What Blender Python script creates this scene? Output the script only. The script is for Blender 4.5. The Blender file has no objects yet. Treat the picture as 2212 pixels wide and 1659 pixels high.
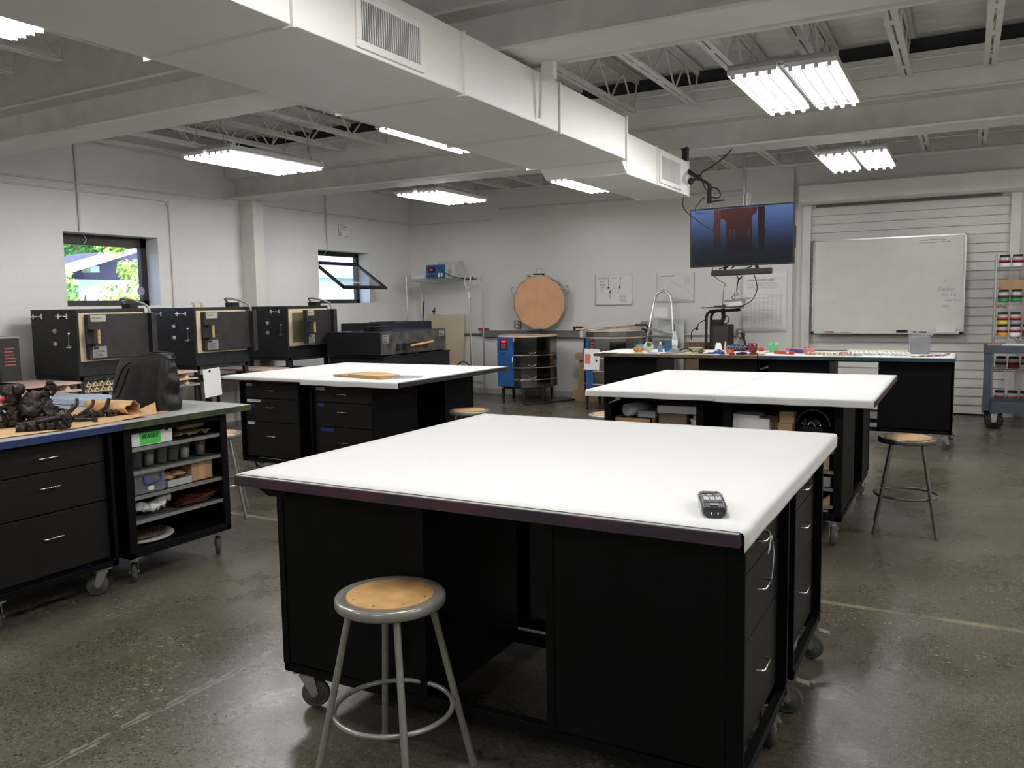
import bpy, math, random
from mathutils import Vector, Matrix, noise
R = random.Random(7)
PI = math.pi
sc = bpy.context.scene
COL = sc.collection

# ------------------------------------------------------------------ camera
cam_d = bpy.data.cameras.new('camera'); cam = bpy.data.objects.new('camera', cam_d); COL.objects.link(cam)
cam_d.sensor_fit = 'HORIZONTAL'; cam_d.sensor_width = 36.0; cam_d.lens = 1785.86 / 2212 * 36.0
cam_d.clip_start = 0.05; cam_d.clip_end = 400
yaw, pit, rol = 0.501629, -0.0970025, -0.0165394
f = Vector((-math.sin(yaw)*math.cos(pit), math.cos(yaw)*math.cos(pit), math.sin(pit)))
rt = Vector((math.cos(yaw), math.sin(yaw), 0)); up = rt.cross(f)
r2 = rt*math.cos(rol) + up*math.sin(rol); u2 = -rt*math.sin(rol) + up*math.cos(rol)
cam.matrix_world = Matrix(((r2.x, u2.x, -f.x, 0), (r2.y, u2.y, -f.y, 0), (r2.z, u2.z, -f.z, 1.55), (0, 0, 0, 1)))
sc.camera = cam

# ------------------------------------------------------------------ world, sun, exposure
w = bpy.data.worlds.new('world'); sc.world = w; w.use_nodes = True
bg = w.node_tree.nodes['Background']; bg.inputs[0].default_value = (0.50, 0.66, 1.0, 1); bg.inputs[1].default_value = 4.2
sun_d = bpy.data.lights.new('sun', 'SUN'); sun_d.energy = 9.0; sun_d.angle = 0.01; sun_d.color = (1, 0.95, 0.85)
sun = bpy.data.objects.new('sun', sun_d); COL.objects.link(sun)
sun.rotation_euler = (math.radians(38), 0, math.radians(62))
TUBE = 37.5
sc.view_settings.view_transform = 'Standard'; sc.view_settings.look = 'None'
sc.view_settings.exposure = 0.0; sc.view_settings.gamma = 1.0; sc.view_settings.use_curve_mapping = False
sc.cycles.use_denoising = True
sc.cycles.max_bounces = 8; sc.cycles.diffuse_bounces = 5; sc.cycles.glossy_bounces = 4; sc.cycles.transmission_bounces = 8; sc.cycles.transparent_max_bounces = 12
sc.cycles.sample_clamp_indirect = 6.0
sc.cycles.caustics_reflective = False; sc.cycles.caustics_refractive = False

# ------------------------------------------------------------------ materials
def nmat(name):
    m = bpy.data.materials.new(name); m.use_nodes = True
    nt = m.node_tree; return m, nt, nt.nodes['Principled BSDF']
def mat(name, col, rough=0.6, metal=0.0, spec=0.5, var=0.08, scale=6.0, bump=0.0, bscale=40.0, alpha=1.0, trans=0.0, coat=0.0, ior=1.45, detail=3.0):
    m, nt, b = nmat(name)
    b.inputs['Roughness'].default_value = rough; b.inputs['Metallic'].default_value = metal
    b.inputs['Transmission Weight'].default_value = trans; b.inputs['Coat Weight'].default_value = coat
    b.inputs['IOR'].default_value = ior; b.inputs['Specular IOR Level'].default_value = spec; b.inputs['Alpha'].default_value = alpha
    tc = nt.nodes.new('ShaderNodeTexCoord')
    n = nt.nodes.new('ShaderNodeTexNoise'); n.inputs['Scale'].default_value = scale; n.inputs['Detail'].default_value = detail
    nt.links.new(tc.outputs['Object'], n.inputs['Vector'])
    mr = nt.nodes.new('ShaderNodeMapRange'); mr.inputs[1].default_value = 0.3; mr.inputs[2].default_value = 0.7
    mr.inputs[3].default_value = 1 - var; mr.inputs[4].default_value = 1 + var
    nt.links.new(n.outputs['Fac'], mr.inputs[0])
    mx = nt.nodes.new('ShaderNodeVectorMath'); mx.operation = 'SCALE'; mx.inputs[0].default_value = col[:3]
    nt.links.new(mr.outputs[0], mx.inputs['Scale']); nt.links.new(mx.outputs[0], b.inputs['Base Color'])
    if bump:
        n2 = nt.nodes.new('ShaderNodeTexNoise'); n2.inputs['Scale'].default_value = bscale; n2.inputs['Detail'].default_value = 4
        nt.links.new(tc.outputs['Object'], n2.inputs['Vector'])
        bp = nt.nodes.new('ShaderNodeBump'); bp.inputs['Strength'].default_value = bump; bp.inputs['Distance'].default_value = 0.01
        nt.links.new(n2.outputs['Fac'], bp.inputs['Height']); nt.links.new(bp.outputs[0], b.inputs['Normal'])
    return m
def emis(name, col, s, base=None):
    m, nt, b = nmat(name)
    b.inputs['Base Color'].default_value = (*(base or col), 1)
    b.inputs['Emission Color'].default_value = (*col, 1); b.inputs['Emission Strength'].default_value = s
    return m
def glass(name, tint=(0.9, 0.95, 0.95), alpha=0.18, rough=0.05):
    m, nt, b = nmat(name)
    g = nt.nodes.new('ShaderNodeBsdfGlossy'); g.inputs['Roughness'].default_value = rough
    t = nt.nodes.new('ShaderNodeBsdfTransparent'); t.inputs[0].default_value = (*tint, 1)
    d = nt.nodes.new('ShaderNodeBsdfDiffuse'); d.inputs[0].default_value = (0.8, 0.83, 0.85, 1)
    lw = nt.nodes.new('ShaderNodeLayerWeight'); lw.inputs[0].default_value = 0.5
    pw = nt.nodes.new('ShaderNodeMath'); pw.operation = 'POWER'; pw.inputs[1].default_value = 4.0; nt.links.new(lw.outputs['Facing'], pw.inputs[0])
    fr = nt.nodes.new('ShaderNodeMath'); fr.operation = 'MULTIPLY_ADD'; fr.inputs[1].default_value = 0.8; fr.inputs[2].default_value = 0.07; nt.links.new(pw.outputs[0], fr.inputs[0])
    m1 = nt.nodes.new('ShaderNodeMixShader'); m2 = nt.nodes.new('ShaderNodeMixShader')
    m1.inputs[0].default_value = alpha
    nt.links.new(t.outputs[0], m1.inputs[1]); nt.links.new(d.outputs[0], m1.inputs[2])
    nt.links.new(fr.outputs[0], m2.inputs[0]); nt.links.new(m1.outputs[0], m2.inputs[1]); nt.links.new(g.outputs[0], m2.inputs[2])
    nt.links.new(m2.outputs[0], nt.nodes['Material Output'].inputs[0])
    return m

M = {}
M['paint'] = mat('cream_steel_paint', (0.68, 0.665, 0.62), 0.5, var=0.05, scale=2)
M['duct'] = mat('white_duct_paint', (0.76, 0.75, 0.71), 0.42, var=0.04, scale=1.2, bump=0.12, bscale=1.5)
M['seam'] = mat('dark_seam', (0.10, 0.10, 0.095), 0.7)
M['deckm'] = mat('roof_deck_white', (0.72, 0.71, 0.67), 0.7, var=0.06, scale=3)
M['joist'] = mat('joist_paint', (0.66, 0.65, 0.61), 0.6, var=0.08, scale=5)
M['gap_shade'] = mat('dark_gap_shade', (0.06, 0.06, 0.07), 0.9)  # shade of the gap over the fascia, put into the colour
M['black'] = mat('black_cabinet_paint', (0.0024, 0.0027, 0.0032), 0.5, var=0.25, scale=9, bump=0.08, bscale=220, spec=0.16)
M['blackin'] = mat('black_drawer_front', (0.0085, 0.0082, 0.0072), 0.5, var=0.2, scale=12, spec=0.3)
M['blackm'] = mat('matte_black', (0.012, 0.012, 0.013), 0.65, var=0.2)
M['kilnblk'] = mat('kiln_black_enamel', (0.008, 0.0085, 0.0105), 0.55, var=0.25, scale=14, bump=0.15, bscale=300)
M['kilndoor'] = mat('kiln_door_charcoal', (0.018, 0.0175, 0.016), 0.6, var=0.3, scale=10, bump=0.15, bscale=300)
M['rubber'] = mat('grey_rubber', (0.09, 0.09, 0.088), 0.75)
M['rubberd'] = mat('black_rubber', (0.02, 0.02, 0.02), 0.8)
M['chrome'] = mat('chrome', (0.85, 0.85, 0.84), 0.12, 1.0, var=0.03)
M['lightink'] = mat('faint_grey_print', (0.45, 0.45, 0.45), 0.8)
M['zinc'] = mat('zinc_plate', (0.45, 0.45, 0.43), 0.35, 0.85, var=0.15, scale=30)
M['steel'] = mat('brushed_steel', (0.42, 0.41, 0.38), 0.22, 1.0, var=0.25, scale=5)
M['steelpol'] = mat('polished_stainless', (0.26, 0.255, 0.24), 0.13, 1.0, var=0.35, scale=3)
M['alu'] = mat('aluminium', (0.72, 0.72, 0.71), 0.3, 0.9, var=0.05)
M['greym'] = mat('stool_grey_enamel', (0.275, 0.275, 0.25), 0.28, 0.35, var=0.10, scale=25, coat=0.25)
M['gunm'] = mat('stool_gunmetal', (0.16, 0.155, 0.14), 0.28, 0.7, var=0.15, scale=25)
M['paper'] = mat('white_paper', (0.735, 0.73, 0.725), 0.75, var=0.012, scale=1.5)
M['papers'] = mat('notice_paper', (0.78, 0.78, 0.76), 0.75, var=0.02)
M['lam'] = mat('grey_laminate', (0.33, 0.34, 0.335), 0.4, var=0.08, scale=3)
M['kraft'] = mat('kraft_paper', (0.52, 0.32, 0.16), 0.8, var=0.12, scale=6, bump=0.1, bscale=30)
M['card'] = mat('cardboard', (0.38, 0.24, 0.125), 0.85, var=0.1, scale=8)
M['cardd'] = mat('dark_cardboard', (0.20, 0.14, 0.09), 0.85, var=0.1, scale=8)
M['cream'] = mat('kiln_firebrick_cream', (0.60, 0.50, 0.33), 0.9, var=0.12, scale=14)
M['brick'] = mat('firebrick_peach', (0.66, 0.37, 0.205), 0.9, var=0.08, scale=5)
M['brickr'] = mat('firebrick_rim', (0.66, 0.50, 0.36), 0.9, var=0.08, scale=9)
M['woodh'] = mat('oak_handle', (0.50, 0.30, 0.12), 0.55, var=0.25, scale=40)
M['ply'] = mat('pale_plywood', (0.56, 0.46, 0.31), 0.8, var=0.06, scale=4)
M['pink'] = mat('kiln_shelf_pink', (0.60, 0.42, 0.35), 0.9, var=0.08)
M['blue'] = mat('blue_enamel', (0.022, 0.09, 0.24), 0.4, var=0.12, scale=8)
M['bluet'] = mat('blue_tape', (0.015, 0.03, 0.22), 0.6)
M['grey'] = mat('grey_box_steel', (0.16, 0.16, 0.155), 0.5, var=0.08)
M['ltgrey'] = mat('light_grey_plastic', (0.45, 0.46, 0.47), 0.5)
M['white'] = mat('white_plastic', (0.72, 0.72, 0.70), 0.5)
M['ink'] = mat('black_ink', (0.02, 0.02, 0.02), 0.8)
M['inkg'] = mat('grey_ink', (0.32, 0.32, 0.31), 0.8)
M['inkr'] = mat('red_marker', (0.55, 0.12, 0.10), 0.8)
M['red'] = mat('red_plastic', (0.50, 0.03, 0.025), 0.45)
M['leather'] = mat('black_leather', (0.004, 0.004, 0.004), 0.38, spec=0.4, var=0.25, scale=5, bump=0.25, bscale=14)
M['bronze'] = mat('dark_bronze', (0.022, 0.016, 0.012), 0.38, 0.35, var=0.5, scale=30, bump=0.5, bscale=70)
M['clear'] = glass('clear_plastic', (0.95, 0.97, 0.97), 0.09, 0.12)
M['pane'] = glass('window_glass', (0.94, 0.97, 1.0), 0.02, 0.02)
M['frosty'] = glass('cloudy_plastic', (0.8, 0.84, 0.86), 0.45, 0.2)
M['dkframe'] = mat('window_bronze_frame', (0.035, 0.03, 0.028), 0.45, 0.3)
M['tube'] = emis('fluorescent_tube', (1.0, 0.99, 0.975), TUBE)
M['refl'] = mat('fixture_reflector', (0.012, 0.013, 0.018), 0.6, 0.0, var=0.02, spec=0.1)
M['hous'] = mat('fixture_housing', (0.40, 0.40, 0.39), 0.5)
M['led'] = emis('red_led', (1.0, 0.03, 0.05), 2.5)

# ------------------------------------------------------------------ mesh helpers
class MB:
    def __init__(s): s.v = []; s.f = []; s.m = []; s.sm = []; s.k = 0
    def mi(s, k): s.k = k; return s
    def add(s, vs, fs, smooth=False):
        o = len(s.v); s.v += [tuple(p) for p in vs]
        for q in fs: s.f.append(tuple(i+o for i in q)); s.m.append(s.k); s.sm.append(smooth)
        return s
    def box(s, x0, y0, z0, x1, y1, z1):
        vs = [(x0,y0,z0),(x1,y0,z0),(x1,y1,z0),(x0,y1,z0),(x0,y0,z1),(x1,y0,z1),(x1,y1,z1),(x0,y1,z1)]
        return s.add(vs, [(0,3,2,1),(4,5,6,7),(0,1,5,4),(1,2,6,5),(2,3,7,6),(3,0,4,7)])
    def obox(s, c, size, ax=(1,0,0), ay=(0,1,0)):
        ax = Vector(ax).normalized(); ay = Vector(ay).normalized(); az = ax.cross(ay); c = Vector(c)
        hx, hy, hz = [q/2 for q in size]
        vs = [c + ax*a*hx + ay*b*hy + az*d*hz for d in (-1, 1) for a, b in ((-1,-1),(1,-1),(1,1),(-1,1))]
        return s.add(vs, [(0,3,2,1),(4,5,6,7),(0,1,5,4),(1,2,6,5),(2,3,7,6),(3,0,4,7)])
    def cyl(s, p0, p1, r0, r1=None, n=16, caps=True, smooth=True):
        r1 = r0 if r1 is None else r1
        p0 = Vector(p0); p1 = Vector(p1); d = (p1-p0).normalized()
        a = d.orthogonal().normalized(); b = d.cross(a)
        vs = []
        for p, r in ((p0, r0), (p1, r1)):
            for i in range(n):
                t = 2*PI*i/n; vs.append(p + a*math.cos(t)*r + b*math.sin(t)*r)
        s.add(vs, [(i, (i+1) % n, n+(i+1) % n, n+i) for i in range(n)], smooth)
        if caps:
            s.add([vs[i] for i in range(n)], [tuple(range(n-1, -1, -1))]); s.add([vs[n+i] for i in range(n)], [tuple(range(n))])
        return s
    def tube(s, path, r, n=8, closed=False):
        P = [Vector(p) for p in path]; k = len(P); rings = []; ref = None
        for i in range(k):
            if closed: t = (P[(i+1) % k] - P[i-1])
            else: t = P[min(i+1, k-1)] - P[max(i-1, 0)]
            t.normalize()
            if ref is None: ref = t.orthogonal().normalized()
            a = (ref - t*ref.dot(t))
            if a.length < 1e-5: a = t.orthogonal()
            a.normalize(); ref = a; b = t.cross(a)
            rr = r[i] if isinstance(r, (list, tuple)) else r
            rings.append([P[i] + a*math.cos(2*PI*j/n)*rr + b*math.sin(2*PI*j/n)*rr for j in range(n)])
        vs = [v for q in rings for v in q]; fs = []
        for i in range(k if closed else k-1):
            i2 = (i+1) % k
            for j in range(n): fs.append((i*n+j, i*n+(j+1) % n, i2*n+(j+1) % n, i2*n+j))
        s.add(vs, fs, True)
        if not closed:
            s.add(rings[0], [tuple(range(n-1, -1, -1))]); s.add(rings[-1], [tuple(range(n))])
        return s
    def lathe(s, prof, c=(0,0,0), n=32, smooth=True, axis=(0,0,1), ang=0.0, seg=None):
        az = Vector(axis).normalized()
        ax = Vector((1,0,0)) if abs(az.z) > 0.9 else az.orthogonal().normalized()
        ay = az.cross(ax); c = Vector(c); vs = []
        for r, z in prof:
            for i in range(n):
                t = 2*PI*i/n + ang; vs.append(c + az*z + ax*math.cos(t)*r + ay*math.sin(t)*r)
        fs = []
        for i in range(len(prof)-1):
            for j in range(n): fs.append((i*n+j, i*n+(j+1) % n, (i+1)*n+(j+1) % n, (i+1)*n+j))
        s.add(vs, fs, smooth)
        if prof[0][0] > 1e-6: s.add(vs[:n], [tuple(range(n-1, -1, -1))])
        if prof[-1][0] > 1e-6: s.add(vs[-n:], [tuple(range(n))])
        return s
    def prism(s, poly, lo, hi, axis='z'):
        def P(a, b, h): return {'z': (a, b, h), 'y': (a, h, b), 'x': (h, a, b)}[axis]
        n = len(poly); vs = [P(a, b, lo) for a, b in poly] + [P(a, b, hi) for a, b in poly]
        fs = [(i, (i+1) % n, n+(i+1) % n, n+i) for i in range(n)] + [tuple(range(n-1, -1, -1)), tuple(range(n, 2*n))]
        return s.add(vs, fs)
    def blob(s, c, r, amp=0.15, fr=8.0, nu=14, nv=9, seed=0, flat=None):
        rx, ry, rz = (r, r, r) if not isinstance(r, (list, tuple)) else r
        vs = []; c = Vector(c)
        for i in range(nv+1):
            ph = PI*i/nv
            for j in range(nu):
                th = 2*PI*j/nu
                d = Vector((math.sin(ph)*math.cos(th), math.sin(ph)*math.sin(th), math.cos(ph)))
                k = 1 + amp*noise.noise(d*2.0 + Vector((seed*3.1, c.x*fr, c.z*fr)))*2
                p = c + Vector((d.x*rx*k, d.y*ry*k, d.z*rz*k))
                if flat is not None: p.z = max(p.z, flat)
                vs.append(p)
        fs = []
        for i in range(nv):
            for j in range(nu): fs.append((i*nu+j, (i+1)*nu+j, (i+1)*nu+(j+1) % nu, i*nu+(j+1) % nu))
        return s.add(vs, fs, True)
    def grid(s, fn, nu, nv, smooth=True):
        vs = [fn(i/nu, j/nv) for j in range(nv+1) for i in range(nu+1)]
        fs = [(j*(nu+1)+i, j*(nu+1)+i+1, (j+1)*(nu+1)+i+1, (j+1)*(nu+1)+i) for j in range(nv) for i in range(nu)]
        return s.add(vs, fs, smooth)
    def mesh(s, name, mats, off=(0,0,0)):
        me = bpy.data.meshes.new(name)
        me.from_pydata([(a-off[0], b-off[1], c-off[2]) for a, b, c in s.v], [], s.f)
        for m in mats: me.materials.append(M[m] if isinstance(m, str) else m)
        for p, k, sm in zip(me.polygons, s.m, s.sm): p.material_index = k; p.use_smooth = sm
        me.update(); return me
    def build(s, name, mats, parent=None, loc=None, world=False, bevel=0, solid=0):
        if isinstance(mats, str) or not isinstance(mats, (list, tuple)): mats = [mats]
        off = (0, 0, 0)
        if loc is not None and parent is None: off = loc
        if world and parent is not None:
            o = parent; off = Vector((0, 0, 0))
            while o: off = off + o.location; o = o.parent
        ob = bpy.data.objects.new(name, s.mesh(name, mats, off)); COL.objects.link(ob)
        if loc is not None and parent is None: ob.location = loc
        ob.parent = parent
        if bevel:
            b = ob.modifiers.new('bevel', 'BEVEL'); b.width = bevel; b.segments = 2; b.limit_method = 'ANGLE'; b.angle_limit = 0.7
        if solid:
            b = ob.modifiers.new('solid', 'SOLIDIFY'); b.thickness = solid
        return ob
def tag(o, label, cat, group=None, kind=None):
    if label: o['label'] = label
    if cat: o['category'] = cat
    if group: o['group'] = group
    if kind: o['kind'] = kind
    return o
def thing(name, label, cat, loc=(0,0,0), rz=0.0, group=None):
    o = bpy.data.objects.new(name, None); COL.objects.link(o); o.empty_display_size = 0.1
    o.location = loc; o.rotation_euler = (0, 0, rz); return tag(o, label, cat, group)
def struct(o, label=None):
    o['kind'] = 'structure'
    if label: o['label'] = label
    return o
def copytree(o, parent=None):
    c = o.copy(); COL.objects.link(c); c.parent = parent
    for ch in list(o.children): copytree(ch, c)
    return c
def place(o, label, loc, rz=0.0, group=None):
    c = copytree(o); c.location = loc; c.rotation_euler = (0, 0, rz); c['label'] = label
    if group: c['group'] = group
    return c
def text(s, parent, mat_, size, origin, ax=(1,0,0), ay=(0,0,1), depth=0.0008, name='lettering', world=True, bold=0.0, center=False, wscale=1.0):
    cu = bpy.data.curves.new(name, 'FONT'); cu.body = s; cu.size = size; cu.extrude = depth; cu.offset = bold
    cu.resolution_u = 2
    if center: cu.align_x = 'CENTER'; cu.align_y = 'CENTER'
    t = bpy.data.objects.new(name, cu); COL.objects.link(t)
    dg = bpy.context.evaluated_depsgraph_get(); me = bpy.data.meshes.new_from_object(t.evaluated_get(dg))
    bpy.data.objects.remove(t); bpy.data.curves.remove(cu)
    ax = Vector(ax).normalized()*wscale; ay = Vector(ay).normalized(); az = ax.cross(ay).normalized(); o = Vector(origin)
    if world and parent is not None:
        q = parent
        while q: o = o - q.location; q = q.parent
    for v in me.vertices: v.co = o + ax*v.co.x + ay*v.co.y + az*v.co.z
    me.materials.clear(); me.materials.append(M[mat_])
    for p in me.polygons: p.material_index = 0
    ob = bpy.data.objects.new(name, me); COL.objects.link(ob); ob.parent = parent
    return ob
def arc(c, r, a0, a1, n, ax=(1,0,0), ay=(0,0,1)):
    ax = Vector(ax); ay = Vector(ay); c = Vector(c)
    return [c + ax*math.cos(a0+(a1-a0)*i/n)*r + ay*math.sin(a0+(a1-a0)*i/n)*r for i in range(n+1)]
def spline(pts, n=8):
    P = [Vector(p) for p in pts]; P = [P[0]*2-P[1]] + P + [P[-1]*2-P[-2]]; out = []
    for i in range(1, len(P)-2):
        for k in range(n):
            t = k/n; a, b, c, d = P[i-1], P[i], P[i+1], P[i+2]
            out.append(0.5*((2*b) + (c-a)*t + (2*a-5*b+4*c-d)*t*t + (3*b-a-3*c+d)*t**3))
    out.append(P[-2]); return out
# ------------------------------------------------------------------ room shell
XL, XR, YB, YF, ZD = -8.8, 3.4, 12.35, -3.0, 3.78
def floor_mat():
    m, nt, b = nmat('polished_concrete'); N = nt.nodes; L = nt.links
    tc = N.new('ShaderNodeTexCoord')
    def nz(scale, detail=4, rough=0.6, vec=None):
        n = N.new('ShaderNodeTexNoise'); n.inputs['Scale'].default_value = scale; n.inputs['Detail'].default_value = detail; n.inputs['Roughness'].default_value = rough
        L.new(vec or tc.outputs['Object'], n.inputs['Vector']); return n.outputs['Fac']
    def ramp(fac, pts):
        r = N.new('ShaderNodeValToRGB'); L.new(fac, r.inputs[0])
        e = r.color_ramp.elements
        while len(e) > 1: e.remove(e[-1])
        e[0].position = pts[0][0]; e[0].color = (*pts[0][1], 1)
        for p, c in pts[1:]:
            q = e.new(p); q.color = (*c, 1)
        return r.outputs[0]
    def mix(fac, a, c, mode='MIX'):
        x = N.new('ShaderNodeMix'); x.data_type = 'RGBA'; x.blend_type = mode
        if isinstance(fac, float): x.inputs[0].default_value = fac
        else: L.new(fac, x.inputs[0])
        for s, v in ((6, a), (7, c)):
            if isinstance(v, tuple): x.inputs[s].default_value = (*v, 1)
            else: L.new(v, x.inputs[s])
        return x.outputs[2]
    def math_(op, a, c=0.0, clamp=False):
        x = N.new('ShaderNodeMath'); x.operation = op; x.use_clamp = clamp
        for s, v in ((0, a), (1, c)):
            if isinstance(v, (int, float)): x.inputs[s].default_value = v
            else: L.new(v, x.inputs[s])
        return x.outputs[0]
    base = ramp(nz(1.1, 5), [(0.3, (0.078, 0.066, 0.046)), (0.5, (0.100, 0.087, 0.063)), (0.7, (0.140, 0.126, 0.097))])
    g2 = ramp(nz(38, 8, 0.8), [(0.32, (0.40, 0.38, 0.34)), (0.5, (1, 1, 1)), (0.68, (1.65, 1.62, 1.55))])
    col = mix(0.6, base, g2, 'MULTIPLY')
    g3 = ramp(nz(120, 5, 0.8), [(0.35, (0.5, 0.48, 0.45)), (0.5, (1, 1, 1)), (0.65, (1.5, 1.5, 1.45))])
    col = mix(0.6, col, g3, 'MULTIPLY')
    def cells(scale, lo, hi, r0, r1, seedv):
        mp = N.new('ShaderNodeVectorMath'); mp.operation = 'ADD'; L.new(tc.outputs['Object'], mp.inputs[0]); mp.inputs[1].default_value = (seedv, seedv*0.7, 0)
        ds = N.new('ShaderNodeVectorMath'); ds.operation = 'SCALE'; ds.inputs['Scale'].default_value = 0.012
        nn = N.new('ShaderNodeTexNoise'); nn.inputs['Scale'].default_value = 60; L.new(tc.outputs['Object'], nn.inputs['Vector']); L.new(nn.outputs['Color'], ds.inputs[0])
        ad = N.new('ShaderNodeVectorMath'); ad.operation = 'ADD'; L.new(mp.outputs[0], ad.inputs[0]); L.new(ds.outputs[0], ad.inputs[1])
        v = N.new('ShaderNodeTexVoronoi'); v.inputs['Scale'].default_value = scale; L.new(ad.outputs[0], v.inputs['Vector'])
        sc_ = N.new('ShaderNodeSeparateColor'); L.new(v.outputs['Color'], sc_.inputs[0])
        pk = ramp(sc_.outputs[0], [(lo, (0, 0, 0)), (hi, (1, 1, 1))])
        return math_('MULTIPLY', ramp(v.outputs['Distance'], [(0.0, (1, 1, 1)), (r0, (1, 1, 1)), (r1, (0, 0, 0))]), pk)
    wear = ramp(nz(0.9, 3), [(0.38, (0.25, 0.25, 0.25)), (0.62, (1, 1, 1))])
    col = mix(math_('MULTIPLY', math_('MULTIPLY', cells(62, 0.55, 0.60, 0.30, 0.5, 0.0), wear), 0.85), col, (0.028, 0.024, 0.018))
    col = mix(math_('MULTIPLY', cells(95, 0.74, 0.78, 0.25, 0.45, 3.3), 0.6), col, (0.26, 0.24, 0.18))
    zone = ramp(nz(1.6, 4), [(0.50, (0.08, 0.08, 0.08)), (0.64, (1, 1, 1))])
    col = mix(math_('MULTIPLY', math_('MULTIPLY', cells(44, 0.78, 0.81, 0.22, 0.42, 7.1), zone), 0.8), col, (0.36, 0.34, 0.28))
    def spot(cx, cy, r):
        d = N.new('ShaderNodeVectorMath'); d.operation = 'DISTANCE'; L.new(tc.outputs['Object'], d.inputs[0]); d.inputs[1].default_value = (cx, cy, 0)
        return ramp(d.outputs['Value'], [(0.0, (1, 1, 1)), (r*0.4, (0.8, 0.8, 0.8)), (r, (0, 0, 0))])
    spots = math_('ADD', math_('ADD', spot(-2.86, 2.12, 0.16), spot(-2.93, 2.86, 0.15)), math_('ADD', spot(-3.25, 2.5, 0.28), spot(-3.05, 2.3, 0.25)), True)
    thr = math_('MULTIPLY', spots, ramp(nz(22, 6, 0.75), [(0.50, (0, 0, 0)), (0.62, (1, 1, 1))]))
    fl3 = cells(75, 0.35, 0.4, 0.35, 0.55, 1.7)
    col = mix(math_('MULTIPLY', math_('MULTIPLY', fl3, thr), 0.9), col, (0.45, 0.40, 0.22))
    # saw joints, patched and chipped
    sx = N.new('ShaderNodeSeparateXYZ'); L.new(tc.outputs['Object'], sx.inputs[0])
    wob = math_('MULTIPLY', math_('SUBTRACT', nz(3.0, 6, 0.7), 0.5), 0.10)
    d1 = math_('ABSOLUTE', math_('ADD', math_('ADD', sx.outputs[0], 2.70), wob))
    l1 = ramp(math_('ADD', d1, math_('MULTIPLY', math_('SUBTRACT', nz(11, 6, 0.7), 0.5), 0.11)), [(0.0, (1, 1, 1)), (0.013, (1, 1, 1)), (0.019, (0, 0, 0))])
    band = ramp(d1, [(0.0, (1, 1, 1)), (0.03, (1, 1, 1)), (0.13, (0, 0, 0))])
    col = mix(math_('MULTIPLY', band, 0.4), col, (0.06, 0.045, 0.032))
    keep = ramp(nz(1.7, 2), [(0.42, (0, 0, 0)), (0.5, (1, 1, 1))])
    col = mix(math_('MULTIPLY', math_('MULTIPLY', l1, keep), 0.75), col, (0.27, 0.25, 0.20))
    c1 = ramp(d1, [(0.0, (1, 1, 1)), (0.003, (1, 1, 1)), (0.006, (0, 0, 0))])
    col = mix(math_('MULTIPLY', c1, 0.7), col, (0.02, 0.018, 0.015))
    d2 = math_('ABSOLUTE', math_('ADD', math_('SUBTRACT', sx.outputs[1], 4.37), math_('MULTIPLY', wob, 0.15)))
    l2 = ramp(d2, [(0.0, (1, 1, 1)), (0.012, (1, 1, 1)), (0.03, (0, 0, 0))])
    col = mix(math_('MULTIPLY', math_('MULTIPLY', l2, ramp(nz(2.0, 3), [(0.35, (0.2, 0.2, 0.2)), (0.55, (1, 1, 1))])), 0.7), col, (0.36, 0.33, 0.20))
    L.new(col, b.inputs['Base Color'])
    rr = ramp(nz(2.2, 5), [(0.3, (0.20, 0.20, 0.20)), (0.7, (0.40, 0.40, 0.40))]); L.new(rr, b.inputs['Roughness'])
    bp = N.new('ShaderNodeBump'); bp.inputs['Strength'].default_value = 0.12; bp.inputs['Distance'].default_value = 0.01
    L.new(nz(30, 5), bp.inputs['Height']); L.new(bp.outputs[0], b.inputs['Normal'])
    b.inputs['Specular IOR Level'].default_value = 0.45
    return m
def wall_mat(name, col, axis, bw=0.406, bh=0.203, strength=0.16):
    m, nt, b = nmat(name); N = nt.nodes; L = nt.links
    tc = N.new('ShaderNodeTexCoord'); s = N.new('ShaderNodeSeparateXYZ'); L.new(tc.outputs['Object'], s.inputs[0])
    c = N.new('ShaderNodeCombineXYZ'); L.new(s.outputs[axis], c.inputs[0]); L.new(s.outputs[2], c.inputs[1])
    br = N.new('ShaderNodeTexBrick'); L.new(c.outputs[0], br.inputs['Vector'])
    br.inputs['Scale'].default_value = 1.0; br.inputs['Brick Width'].default_value = bw; br.inputs['Row Height'].default_value = bh
    br.inputs['Mortar Size'].default_value = 0.004; br.inputs['Mortar Smooth'].default_value = 0.6
    br.inputs[1].default_value = (*col, 1); br.inputs[2].default_value = (*[q*0.985 for q in col], 1); br.inputs[3].default_value = (*[q*0.955 for q in col], 1)
    n = N.new('ShaderNodeTexNoise'); n.inputs['Scale'].default_value = 0.8; n.inputs['Detail'].default_value = 4; L.new(tc.outputs['Object'], n.inputs['Vector'])
    mr = N.new('ShaderNodeMapRange'); mr.inputs[1].default_value = 0.3; mr.inputs[2].default_value = 0.7; mr.inputs[3].default_value = 0.94; mr.inputs[4].default_value = 1.05; L.new(n.outputs['Fac'], mr.inputs[0])
    v = N.new('ShaderNodeVectorMath'); v.operation = 'SCALE'; L.new(br.outputs[0], v.inputs[0]); L.new(mr.outputs[0], v.inputs['Scale'])
    L.new(v.outputs[0], b.inputs['Base Color']); b.inputs['Roughness'].default_value = 0.6
    bp = N.new('ShaderNodeBump'); bp.inputs['Strength'].default_value = strength; bp.inputs['Distance'].default_value = 0.004; bp.invert = True
    L.new(br.outputs['Fac'], bp.inputs['Height']); L.new(bp.outputs[0], b.inputs['Normal'])
    return m
M['floor'] = floor_mat()
M['cmu'] = wall_mat('painted_block_left', (0.74, 0.73, 0.705), 1)
M['cmub'] = mat('painted_back_wall', (0.755, 0.735, 0.695), 0.6, var=0.03, scale=0.9)
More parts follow.
